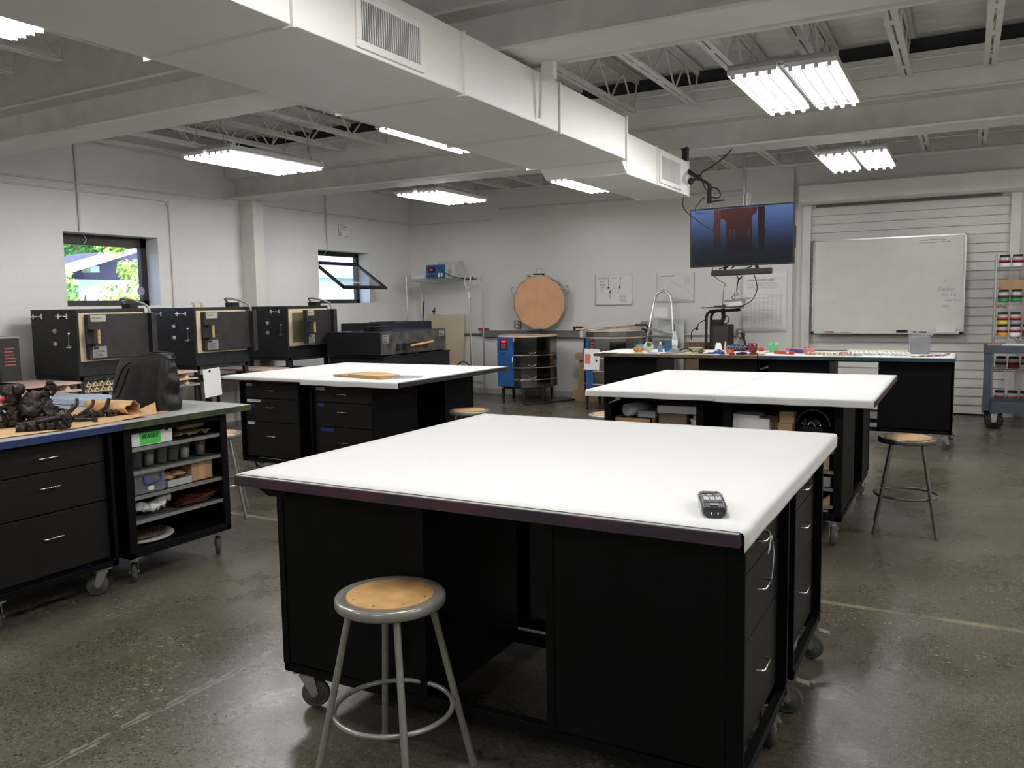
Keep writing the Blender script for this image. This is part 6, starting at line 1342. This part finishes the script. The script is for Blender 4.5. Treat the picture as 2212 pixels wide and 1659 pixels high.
solo('white_box', 'long flat white box on top of the stacked cartons, left box bench', 'box', MB().box(-1.865, 5.50, 0.775, -1.56, 5.72, 0.828), 'papers', (-1.7, 5.6, 0.775), bevel=0.003)
solo('cardboard_box', 'dark brown carton under the long white box', 'box', MB().box(-1.86, 5.52, 0.605, -1.66, 5.74, 0.7745), 'cardd', (-1.75, 5.62, 0.605), bevel=0.002)
solo('plastic_wrap', 'crumpled clear plastic beside the dark brown carton', 'plastic', MB().blob((-1.60, 5.56, 0.70), (0.05, 0.05, 0.06), 0.4), 'frosty', (-1.6, 5.56, 0.65))
solo('white_box', 'lower white box edge in the left box bench, just above the nearest paper', 'box', MB().box(-1.80, 5.41, 0.605, -1.58, 5.50, 0.705), 'papers', (-1.7, 5.45, 0.605), bevel=0.003)
t = thing('foam_block', 'white foam block with a notched corner on the right box bench', 'foam', (-1.21, 5.55, 0.605))
b = MB().prism([(-1.335, 0.605), (-1.095, 0.605), (-1.095, 0.775), (-1.16, 0.775), (-1.16, 0.795), (-1.33, 0.802)], 5.46, 5.66, 'y'); b.build('foam', 'papers', t, world=True, bevel=0.003)
solo('cardboard_box', 'brown carton wedged behind the white foam block', 'box', MB().box(-1.10, 5.50, 0.605, -1.05, 5.74, 0.79), 'cardd', (-1.07, 5.6, 0.605))
for k, (z, lab) in enumerate(((0.605, 'bottom'), (0.682, 'middle'), (0.758, 'top'))):
    solo('small_box', lab + ' small brown box in the stack left of the steel bucket', 'box', MB().box(-1.045+0.008*k, 5.44, z, -0.955+0.008*k, 5.54, z+0.075), 'card', (-1.0, 5.5, z), 'three small boxes stacked beside the bucket', bevel=0.002)
t = thing('bucket', 'dark bucket with a raised wire handle full of metal clamps', 'bucket', (-0.84, 5.56, 0.605))
MB().lathe([(0, 0.605), (0.075, 0.605), (0.10, 0.735), (0.104, 0.738), (0.098, 0.735), (0.073, 0.61), (0, 0.61)], (-0.84, 5.56, 0), 28).build('bucket_wall', 'rubberd', t, world=True)
MB().tube(arc((-0.84, 5.56, 0.735), 0.102, 0, PI, 18), 0.004, 6).build('wire_handle', 'zinc', t, world=True)
for k in range(10):
    x = -0.84+R.uniform(-0.07, 0.07); y = 5.54+R.uniform(-0.05, 0.05); a = R.uniform(0, PI)
    b = MB().tube([(x, y, 0.735), (x+0.03*math.cos(a), y-0.01, 0.775), (x+0.045*math.cos(a), y-0.02, 0.745)], 0.006, 6)
    solo('metal_clamp', 'small metal clamp heaped in the dark bucket', 'clamp', b, 'chrome' if k % 3 == 0 else 'zinc', (x, y, 0.735), 'metal clamps in the bucket')
solo('cardboard_box', 'brown carton on the second shelf right beside the nearest bench corner', 'box', MB().box(-0.83, 5.44, 0.475, -0.72, 5.60, 0.585), 'card', (-0.78, 5.5, 0.475), bevel=0.002)
solo('grey_box', 'grey box on the third shelf of the right box bench', 'box', MB().box(-0.86, 5.44, 0.366, -0.71, 5.60, 0.43), 'greypl', (-0.78, 5.5, 0.366), bevel=0.002)
solo('cardboard_scrap', 'tan cardboard offcut on the lower shelf of the right box bench', 'cardboard', MB().prism([(-0.78, 0.256), (-0.71, 0.256), (-0.71, 0.32)], 5.42, 5.50, 'y'), 'card', (-0.75, 5.45, 0.256))
solo('book_stack', 'short stack of pale books at the foot of the right box bench', 'books', MB().box(-0.83, 5.44, 0.206, -0.72, 5.60, 0.235), 'papers', (-0.78, 5.5, 0.206))
b = MB().cyl((-2.17, 5.37, 0.85), (-2.08, 5.36, 0.885), 0.008, n=8).cyl((-2.12, 5.37, 0.87), (-2.10, 5.35, 0.90), 0.012, n=8)
solo('edge_clamp', 'shiny clamp under the front left corner of the middle right paper', 'clamp', b, 'chrome', (-2.12, 5.37, 0.86))
# dark brackets under two table corners
solo('corner_bracket', 'black triangular bracket under the left corner of the nearest table top', 'bracket', MB().prism([(-2.33, 0.90), (-2.16, 0.90), (-2.16, 0.86), (-2.24, 0.855)], 2.20, 2.26, 'y'), 'black', (-2.25, 2.22, 0.86))

# ------------------------------------------------------------------ display bench pieces
Z4 = 0.9435
def lath(name, label, cat, x, y, prof, m, n=24, group=None): return solo(name, label, cat, MB().lathe(prof, (x, y, Z4), n), m, (x, y, Z4), group)
oc = cm('orange_glass', (0.55, 0.22, 0.05), 0.25, var=0.3, scale=20)
b = MB()
for k in range(6):
    a = k*1.05; b.lathe([(0.008, -0.015), (0.022, -0.012), (0.024, 0.012), (0.014, 0.015), (0.010, 0)], (-3.42+0.035*math.cos(a), 9.38+0.02*math.sin(a), Z4+0.026+0.012*(k % 2)), 12, axis=(math.cos(a*2), -1, 0.3))
solo('glass_flower', 'orange cluster of glass rings at the left end of the display bench', 'glass piece', b, oc, (-3.42, 9.38, Z4))
ov = thing('glass_vase', 'round pale green glass vase tipped toward the camera on the display bench', 'vase', (-3.33, 9.50, Z4))
ax_ = Vector((0.35, -0.75, 0.6)).normalized(); c_ = Vector((-3.33, 9.50, Z4+0.062)); pr = []
for k in range(15):
    a = PI*(1-k/14*0.80); pr.append((0.06*math.sin(a), 0.06*math.cos(a)))
MB().lathe(pr, c_, 28, axis=ax_).build('vase_shell', cm('pale_green_glass', (0.50, 0.58, 0.40), 0.25, var=0.1), ov, world=True)
MB().lathe([(0.0, 0.0500), (0.031, 0.0500)], c_, 24, axis=ax_).build('vase_inside', cm('olive_inside', (0.10, 0.16, 0.05), 0.4), ov, world=True)
solo('glass_box', 'small teal glass box behind the orange cluster', 'glass piece', MB().box(-3.60, 9.80, Z4, -3.50, 9.88, Z4+0.07), cm('teal_glass', (0.12, 0.30, 0.33), 0.25), (-3.55, 9.84, Z4), bevel=0.004)
lath('red_cup', 'small red cup behind the pale green vase', 'cup', -3.47, 9.80, [(0, 0), (0.022, 0), (0.028, 0.065), (0.024, 0.065), (0.02, 0.005), (0, 0.005)], 'red')
lb = cm('light_blue_glass', (0.10, 0.20, 0.36), 0.2)
lath('glass_bottle', 'blue glass bottle with a white stopper on the display bench', 'bottle', -3.20, 9.55, [(0, 0), (0.028, 0), (0.030, 0.01), (0.030, 0.055), (0.010, 0.075), (0.009, 0.085), (0, 0.085)], lb)
lath('bottle_stopper', 'white stopper on the blue glass bottle', 'stopper', -3.20, 9.55, [(0, 0.0855), (0.012, 0.0855), (0.012, 0.112), (0.006, 0.118), (0, 0.118)], 'white', 12)
for k, (x, z, a, lab) in enumerate(((-3.13, 0, 0.3, 'lower blue glass cube beside the blue bottle'), (-3.125, 0.056, 0.6, 'upper blue glass cube stacked beside the blue bottle'))):
    solo('glass_cube', lab, 'glass piece', MB().obox((x, 9.60, Z4+0.028+z), (0.065, 0.055, 0.054), (1, a, 0), (-a, 1, 0)), cm('blue_glass%d' % k, (0.03, 0.11, 0.22), 0.2), (x, 9.6, Z4+z), bevel=0.003)
t = thing('water_bottle', 'clear plastic water bottle with a paper label on the display bench', 'bottle', (-3.10, 9.80, Z4))
MB().lathe([(0, 0), (0.030, 0), (0.033, 0.008), (0.033, 0.16), (0.028, 0.185), (0.012, 0.205), (0.012, 0.215), (0, 0.215)], (-3.10, 9.80, Z4), 24).build('bottle_body', 'clearb', t, world=True) if 'clearb' in M else MB().lathe([(0, 0), (0.030, 0), (0.033, 0.008), (0.033, 0.16), (0.028, 0.185), (0.012, 0.205), (0.012, 0.215), (0, 0.215)], (-3.10, 9.80, Z4), 24).build('bottle_body', 'frosty', t, world=True)
MB().lathe([(0, 0.2155), (0.015, 0.2155), (0.015, 0.232), (0, 0.232)], (-3.10, 9.80, Z4), 16).build('cap', 'white', t, world=True)
MB().lathe([(0.0338, 0.075), (0.0342, 0.076), (0.0342, 0.135), (0.0338, 0.136)], (-3.10, 9.80, Z4), 24).build('paper_label', 'papers', t, world=True)
gl = cm('grey_glass', (0.20, 0.25, 0.27), 0.15)
solo('glass_slab', 'folded smoky grey glass slab in front of the water bottle', 'glass piece', MB().prism([(-3.10, Z4), (-2.88, Z4), (-2.92, Z4+0.035), (-3.02, Z4+0.045)], 9.42, 9.55, 'y'), gl, (-3.0, 9.5, Z4))
solo('glass_arc', 'dark curved strip of glass on the display bench', 'glass piece', MB().tube(arc((-2.85, 9.42, Z4-0.03), 0.10, 0.5, 2.4, 12, (1, 0, 0), (0, 0, 0.8)), 0.009, 6), gl if False else 'ink', (-2.85, 9.42, Z4))
for k, (x, y, w_, d, h, c, lab) in enumerate(((-3.36, 9.25, 0.16, 0.10, 0.004, (0.45, 0.45, 0.25), 'thin yellow-green glass tile at the left front of the display bench'), (-3.20, 9.28, 0.12, 0.10, 0.006, (0.08, 0.16, 0.40), 'thin blue glass tile in front of the blue cubes'), (-2.98, 9.25, 0.22, 0.08, 0.006, (0.50, 0.18, 0.16), 'thin pinkish glass tile in front of the grey slab'), (-2.80, 9.27, 0.16, 0.10, 0.008, (0.45, 0.43, 0.22), 'olive yellow glass tile near the dark curved strip'), (-2.62, 9.26, 0.14, 0.08, 0.006, (0.40, 0.27, 0.16), 'amber glass tile under the brown glass creature'), (-3.72, 9.22, 0.20, 0.10, 0.003, (0.45, 0.50, 0.38), 'faint green glass tile at the far left corner of the display bench'), (-2.02, 9.26, 0.20, 0.09, 0.010, (0.50, 0.20, 0.10), 'flat orange glass tile at the joint of the display benches'))):
    solo('glass_tile', lab, 'glass tile', MB().obox((x, y, Z4+h/2), (w_, d, h), (1, 0.1*(k % 3-1), 0), (-0.1*(k % 3-1), 1, 0)), cm('tile%d' % k, c, 0.2), (x, y, Z4), bevel=0.001)
for k in range(5):
    c = [(0.42, 0.36, 0.15), (0.30, 0.30, 0.28), (0.50, 0.45, 0.30), (0.16, 0.12, 0.10), (0.45, 0.40, 0.2)][k]
    solo('glass_sheet', '%s sheet in the stack of glass sheets, middle left of the display bench' % ('lowest', 'second', 'third', 'fourth', 'topmost')[k], 'glass sheet', MB().obox((-2.83+0.01*k, 9.62, Z4+0.006+0.011*k), (0.26-0.03*k, 0.16, 0.009), (1, 0.06*(k-2), 0), (-0.06*(k-2), 1, 0)), cm('sheet%d' % k, c, 0.25), (-2.83, 9.62, Z4+0.011*k), 'stack of glass sheets on the display bench')
solo('glass_creature', 'small brown glass creature on the display bench', 'glass piece', MB().blob((-2.67, 9.42, Z4+0.022), (0.035, 0.03, 0.022), 0.3).tube([(-2.70, 9.40, Z4+0.03), (-2.73, 9.38, Z4+0.015), (-2.735, 9.37, Z4+0.004)], 0.006, 6), cm('brown_glass', (0.10, 0.05, 0.03), 0.2), (-2.67, 9.42, Z4))
t = lath('white_cone', 'white faceted cone vessel in front of the computer cart', 'vessel', -2.52, 9.62, [(0, 0), (0.042, 0), (0.045, 0.03), (0.030, 0.105), (0.024, 0.11), (0, 0.11)], 'papers', 6)
solo('cream_stick', 'thin cream stick standing behind the white cone vessel', 'stick', MB().cyl((-2.475, 9.75, Z4), (-2.47, 9.75, Z4+0.12), 0.010, n=8), 'cream', (-2.475, 9.75, Z4))
t = thing('swirl_dish', 'dark blue oval glass dish with a swirl pattern', 'dish', (-2.35, 9.85, Z4))
MB().blob((-2.35, 9.85, Z4+0.042), (0.155, 0.05, 0.042), 0.05, nu=26, nv=12).build('dish_body', cm('navy_glass', (0.03, 0.04, 0.09), 0.2), t, world=True)
b = MB()
for k in range(5): b.tube(arc((-2.45+0.05*k, 9.795+0.004*abs(k-2), Z4+0.045), 0.018, 0.3, 5.3, 12), 0.0028, 5)
b.build('swirls', cm('lilac_swirl', (0.30, 0.30, 0.42), 0.3), t, world=True)
for k, (x, y, rx, h, c, lab) in enumerate(((-2.44, 9.35, 0.06, 0.045, (0.03, 0.06, 0.35), 'bright blue shard of glass in front of the swirl dish'), (-2.52, 9.30, 0.05, 0.02, (0.015, 0.02, 0.05), 'dark blue shard at the left of the bright blue one'), (-2.38, 9.25, 0.035, 0.015, (0.01, 0.02, 0.02), 'flat dark green glass drop beside the blue shards'), (-2.32, 9.33, 0.035, 0.05, (0.60, 0.12, 0.05), 'small orange glass cone in front of the swirl dish'), (-2.325, 9.40, 0.04, 0.065, (0.30, 0.02, 0.02), 'dark red glass lump behind the orange cone'), (-2.27, 9.25, 0.03, 0.015, (0.02, 0.012, 0.012), 'tiny dark glass drop right of the orange cone'), (-2.16, 9.24, 0.065, 0.03, (0.008, 0.008, 0.01), 'shiny black glass lump in front of the swirl dish'), (-2.03, 9.24, 0.055, 0.03, (0.10, 0.02, 0.015), 'dark maroon glass dome in front of the maroon cup'), (-2.10, 9.95, 0.032, 0.05, (0.50, 0.08, 0.03), 'small orange-red glass ball near the maroon cup'))):
    solo('glass_lump', lab, 'glass piece', MB().blob((x, y, Z4+h*0.4), (rx, 0.03, h*0.6), 0.25, seed=k, flat=Z4), cm('lump%d' % k, c, 0.18), (x, y, Z4))
lath('glass_cup', 'maroon glass cup at the right end of the left display bench', 'cup', -2.16, 9.78, [(0, 0), (0.040, 0), (0.052, 0.02), (0.050, 0.10), (0.045, 0.10), (0.044, 0.02), (0, 0.015)], cm('maroon_glass', (0.13, 0.012, 0.018), 0.2))
b = MB().lathe([(0, 0), (0.03, 0), (0.034, 0.02), (0.055, 0.05), (0.058, 0.09), (0.05, 0.095), (0.045, 0.05), (0, 0.03)], (-1.93, 9.75, Z4), 10)
for k in range(7): a = k*0.9; b.blob((-1.93+0.05*math.cos(a), 9.75+0.05*math.sin(a), Z4+0.09), 0.018, 0.3, nu=8, nv=6)
solo('green_vessel', 'ruffled mint green glass cup at the joint of the display benches', 'cup', b, cm('mint_glass', (0.16, 0.50, 0.25), 0.2, var=0.2), (-1.93, 9.75, Z4))
solo('patterned_plate', 'red plate with a round mark leaning on the display bench', 'plate', MB().obox((-1.74, 9.42, Z4+0.02), (0.22, 0.012, 0.034), (1, 0, -0.03), (0, 1, 0.35)).mi(1).cyl((-1.70, 9.405, Z4+0.02), (-1.70, 9.40, Z4+0.022), 0.014, n=14), [cm('scarlet', (0.60, 0.05, 0.04), 0.3), 'cream'], (-1.74, 9.42, Z4))
solo('patterned_plate', 'pink plate with a blue shape leaning on the display bench', 'plate', MB().obox((-1.60, 9.60, Z4+0.032), (0.30, 0.012, 0.06), (1, 0, -0.02), (0, 1, 0.5)).mi(1).obox((-1.64, 9.575, Z4+0.028), (0.14, 0.006, 0.03), (1, 0, -0.04), (0, 1, 0.5)), [cm('candy_pink', (0.65, 0.20, 0.22), 0.35), cm('royal_blue', (0.03, 0.06, 0.35), 0.3)], (-1.6, 9.6, Z4))
# shells, curls, pegs, sticks
rs = random.Random(21)
def many(n, fx_, fy, fn, name, cat, mats, grp, lab):
    for k in range(n):
        x, y = fx_(k), fy(k); o = fn(x, y, k); solo(name, lab, cat, o, mats[k % len(mats)], (x, y, Z4), grp)
many(9, lambda k: -1.50+0.022*k, lambda k: 9.40+rs.uniform(-0.05, 0.08), lambda x, y, k: MB().blob((x, y, Z4+0.014), (0.018, 0.014, 0.016), 0.3, nu=9, nv=6, seed=k), 'shell', 'shell', [cm('tan_shell', (0.42, 0.26, 0.13), 0.4), 'cream'], 'tan shells beside the pink plate', 'small tan shell beside the pink plate on the display bench')
many(8, lambda k: -1.33+0.028*k, lambda k: 9.45+rs.uniform(-0.04, 0.06), lambda x, y, k: MB().tube(arc((x, y, Z4+0.006), 0.014, 0, 4.5, 8, (1, 0, 0), (0, 0.5, 0.9)), 0.004, 5), 'glass_curl', 'glass piece', [cm('dark_curl', (0.08, 0.06, 0.04), 0.3), cm('pale_curl', (0.45, 0.42, 0.25), 0.3)], 'small dark and pale glass curls', 'small glass curl between the tan shells and red curls')
many(7, lambda k: -1.30+0.03*k, lambda k: 9.28+rs.uniform(-0.02, 0.03), lambda x, y, k: MB().blob((x, y, Z4+0.008), (0.018, 0.012, 0.009), 0.3, nu=8, nv=5, seed=k), 'glass_chip', 'glass piece', [cm('lemon_chip', (0.50, 0.46, 0.22), 0.3)], 'pale yellow glass chips', 'pale yellow glass chip near the front edge of the right display bench')
many(12, lambda k: -1.16+0.020*(k % 6), lambda k: 9.45+0.05*(k//6), lambda x, y, k: MB().tube(arc((x, y, Z4+0.014), 0.012, -0.5, 4.2, 8, (1, 0, 0), (0, 0.3, 0.95)), 0.0045, 5), 'coral_curl', 'glass piece', [cm('coral', (0.50, 0.13, 0.08), 0.3)], 'coral red glass curls', 'coral red glass curl, one of a tight group on the right display bench')
solo('foam_strip', 'long pale cream strip behind the white pegs', 'strip', MB().box(-1.14, 9.82, Z4, -0.53, 10.02, Z4+0.028), cm('pale_strip', (0.56, 0.55, 0.42), 0.7), (-0.83, 9.9, Z4), bevel=0.004)
def peg(x, y, k):
    a = -0.5+rs.uniform(-0.2, 0.2); d = Vector((-math.cos(a)*0.05, -math.sin(a)*0.02-0.045, 0.0))
    return MB().mi(0).blob((x, y, Z4+0.020), (0.015, 0.013, 0.017), 0.08, nu=10, nv=7).mi(1).cyl((x, y, Z4+0.012), (x+d.x, y+d.y, Z4+0.004), 0.0035, n=5)
for k in range(27):
    x = -1.08+0.0225*k; y = 9.46+0.07*(k % 2)+rs.uniform(-0.03, 0.03)
    solo('white_peg', 'round-headed white peg in the row on the right display bench', 'peg', peg(x, y, k), ['papers', 'zinc'], (x, y, Z4), 'row of round-headed white pegs')
many(6, lambda k: -1.10+0.03*k, lambda k: 9.31, lambda x, y, k: MB().cyl((x, y-0.03, Z4+0.004), (x+0.02, y+0.05, Z4+0.006), 0.004, n=5), 'thin_rod', 'rod', ['zinc'], 'thin grey rods before the pegs', 'thin grey rod lying in front of the coral curls')
t = thing('wrapped_block', 'grey block wrapped in clear plastic on the right display bench', 'block', (-0.42, 9.85, Z4))
MB().box(-0.51, 9.78, Z4, -0.325, 9.92, Z4+0.185).build('block', cm('slate_block', (0.19, 0.20, 0.21), 0.5), t, world=True, bevel=0.004)
b = MB().grid(lambda u, v: (-0.42+(0.108+0.012*noise.noise(Vector((u*9, v*6, 1))))*math.copysign(abs(math.cos(u*2*PI))**0.4, math.cos(u*2*PI)), 9.85+0.085*math.copysign(abs(math.sin(u*2*PI))**0.4, math.sin(u*2*PI)), Z4+0.005+0.205*v+0.012*noise.noise(Vector((u*12, v*4, 3)))), 40, 10)
b.blob((-0.35, 9.82, Z4+0.205), (0.06, 0.02, 0.012), 0.5); b.build('plastic_wrap', 'wrapc', t, world=True) if 'wrapc' in M else b.build('plastic_wrap', glass('thin_wrap', (0.95, 0.96, 0.97), 0.12, 0.15), t, world=True)
many(14, lambda k: -0.40+0.018*k, lambda k: 9.36+0.012*k+rs.uniform(-0.01, 0.01), lambda x, y, k: MB().cyl((x-0.02, y-0.05, Z4+0.005), (x+0.03, y+0.05, Z4+0.007+0.006*(k % 2)), 0.005, n=6), 'glass_stick', 'stick', ['cream', 'cardd', cm('rust_stick', (0.30, 0.10, 0.06)), 'greypl'], 'fan of brown and cream sticks', 'thin brown or cream stick in the fan right of the wrapped block')
solo('pebble', 'small grey pebble near the right end of the display bench', 'pebble', MB().blob((-0.15, 9.72, Z4+0.012), (0.022, 0.018, 0.014), 0.2, flat=Z4), 'greypl', (-0.15, 9.72, Z4))
solo('flat_scrap', 'brown flat scrap left of the stick fan', 'scrap', MB().obox((-0.44, 9.33, Z4+0.004), (0.07, 0.03, 0.006), (1, 0.3, 0), (-0.3, 1, 0)), 'cardd', (-0.44, 9.33, Z4))

# ------------------------------------------------------------------ outside the windows
ext = MB().box(-60, -40, -0.4, -9.4, 60, -0.05).build('ground', mat('lawn', (0.10, 0.17, 0.05), 0.9, var=0.3, scale=1.5)); tag(ext, 'sunlit green lawn outside the left wall windows', 'lawn', kind=None)
nb = thing('neighbour_building', 'white sunlit building with a sloping fascia outside the first window', 'building', (-17, 11, -0.05))
M['stucco'] = mat('white_stucco', (0.85, 0.85, 0.83), 0.8, var=0.03)
M['shadev'] = mat('slate_violet_siding', (0.10, 0.085, 0.14), 0.8)
MB().box(-19, 9.0, -0.05, -16.2, 13.2, 2.2).build('wall', 'stucco', nb, world=True)
MB().prism([(10.3, 2.2), (12.7, 2.2), (12.7, 2.92)], -19, -16.6, 'x').build('gable', 'shadev', nb, world=True)
b = MB().prism([(10.25, 2.23), (12.1, 2.80), (12.1, 2.88), (10.20, 2.31)], -16.7, -15.9, 'x'); b.box(-16.4, 11.1, 2.35, -16.1, 11.3, 2.48); b.build('roof_fascia', 'stucco', nb, world=True)
nb2 = thing('neighbour_building', 'plain white building outside the open window', 'building', (-18, 19, -0.05))
MB().box(-18.5, 15.5, -0.05, -16, 26, 2.35).build('wall', 'stucco', nb2, world=True); MB().box(-18.8, 15.2, 2.35, -15.7, 26.3, 2.5).build('roof_edge', cm('pale_blue_trim', (0.55, 0.62, 0.72), 0.7), nb2, world=True)
pipe([(-16, 8, 3.2), (-16, 30, 2.85)], 0.02, 'ink', 'overhead wire outside the open window', 'power_line', 'wire', 5)
def tree(label, cx, cy, z0, z1, rx, n, leaf, cols_, seed, trunk=True):
    rt_ = random.Random(seed); t = thing('tree' if trunk else 'shrub', label, 'tree' if trunk else 'shrub', (cx, cy, -0.05)); b = MB()
    cent = [(cx+rt_.uniform(-rx, rx)*0.7, cy+rt_.uniform(-rx, rx)*0.7, z0+(z1-z0)*rt_.random(), rx*rt_.uniform(0.25, 0.5)) for _ in range(26)]
    for k in range(n):
        c = rt_.choice(cent); d = Vector((rt_.gauss(0, 1), rt_.gauss(0, 1), rt_.gauss(0, 1))).normalized()*c[3]*rt_.uniform(0.6, 1.05); p = Vector(c[:3])+d
        a = Vector((rt_.gauss(0, 1), rt_.gauss(0, 1), rt_.gauss(0, 0.6))).normalized(); u = a.orthogonal().normalized(); s_ = leaf*rt_.uniform(0.6, 1.3)
        v = a.cross(u); b.mi(rt_.randrange(len(cols_)))
        b.add([p-u*s_, p+v*s_*0.45+a*s_*0.1, p+u*s_, p-v*s_*0.45+a*s_*0.1], [(0, 1, 2, 3)])
    b.build('foliage', cols_, t, world=True)
    if trunk: MB().cyl((cx, cy, -0.05), (cx, cy, z1*0.8), 0.14, 0.06, n=10).build('trunk', 'cardd', t, world=True)
def leafm(n_, c):
    m, nt, bs = nmat(n_); N = nt.nodes; L = nt.links
    d = N.new('ShaderNodeBsdfDiffuse'); tr = N.new('ShaderNodeBsdfTranslucent'); mx = N.new('ShaderNodeMixShader'); mx.inputs[0].default_value = 0.45
    d.inputs[0].default_value = (*c, 1); tr.inputs[0].default_value = (*[min(1, q*1.3) for q in c], 1)
    L.new(d.outputs[0], mx.inputs[1]); L.new(tr.outputs[0], mx.inputs[2]); L.new(mx.outputs[0], N['Material Output'].inputs[0]); M[n_] = m; return n_
tree('dark green tree in the distance outside the first window', -28, 19.3, 2.2, 6.4, 3.0, 6500, 0.20, [leafm('leaf_dark', (0.03, 0.10, 0.05)), leafm('leaf_blue', (0.04, 0.12, 0.09)), leafm('leaf_mid', (0.08, 0.22, 0.06))], 3)
tree('mid green tree outside the first window behind the fascia', -21.7, 14.6, 2.9, 4.6, 1.2, 2200, 0.11, [leafm('leaf_fresh', (0.16, 0.36, 0.07)), 'leaf_mid'], 4)
tree('yellow-green sunlit shrub at the right side of the first window', -13.4, 10.05, 0.2, 2.8, 0.60, 3000, 0.055, [leafm('leaf_lime', (0.62, 0.75, 0.16)), leafm('leaf_gold', (0.85, 0.72, 0.16)), 'leaf_fresh', leafm('leaf_white', (0.75, 0.78, 0.5))], 5, trunk=False)
tree('low leafy shrub at the left side of the first window', -13.2, 8.60, -0.25, 2.2, 0.28, 1200, 0.05, ['leaf_lime', 'leaf_fresh', 'leaf_white'], 6, trunk=False)
tree('dense dark tree far behind the open window building', -30, 26, 1.5, 2.6, 2.0, 900, 0.2, ['leaf_mid', 'leaf_fresh'], 8)
# things on the window pane
b = MB().cyl((XL-0.20, 6.86, 1.78), (XL-0.195, 6.86, 1.78), 0.055, n=10); solo('window_sticker', 'round violet-grey sticker low on the first window pane', 'sticker', b, cm('sticker_grey', (0.30, 0.27, 0.36), 0.6), (XL-0.2, 6.86, 1.73))
pipe(spline([(XL-0.15, 6.10, 2.43), (XL-0.14, 6.13, 2.37), (XL-0.15, 6.10, 2.31)], 5), 0.004, 'papers', 'short white wire hanging at the top of the first window', 'wire', 'wire', 5)
pipe(spline([(-8.79, 10.10, 2.44), (-8.85, 10.12, 2.40), (-8.9, 10.11, 2.32)], 5), 0.004, 'papers', 'short white wire at the top of the open window', 'wire', 'wire', 5)
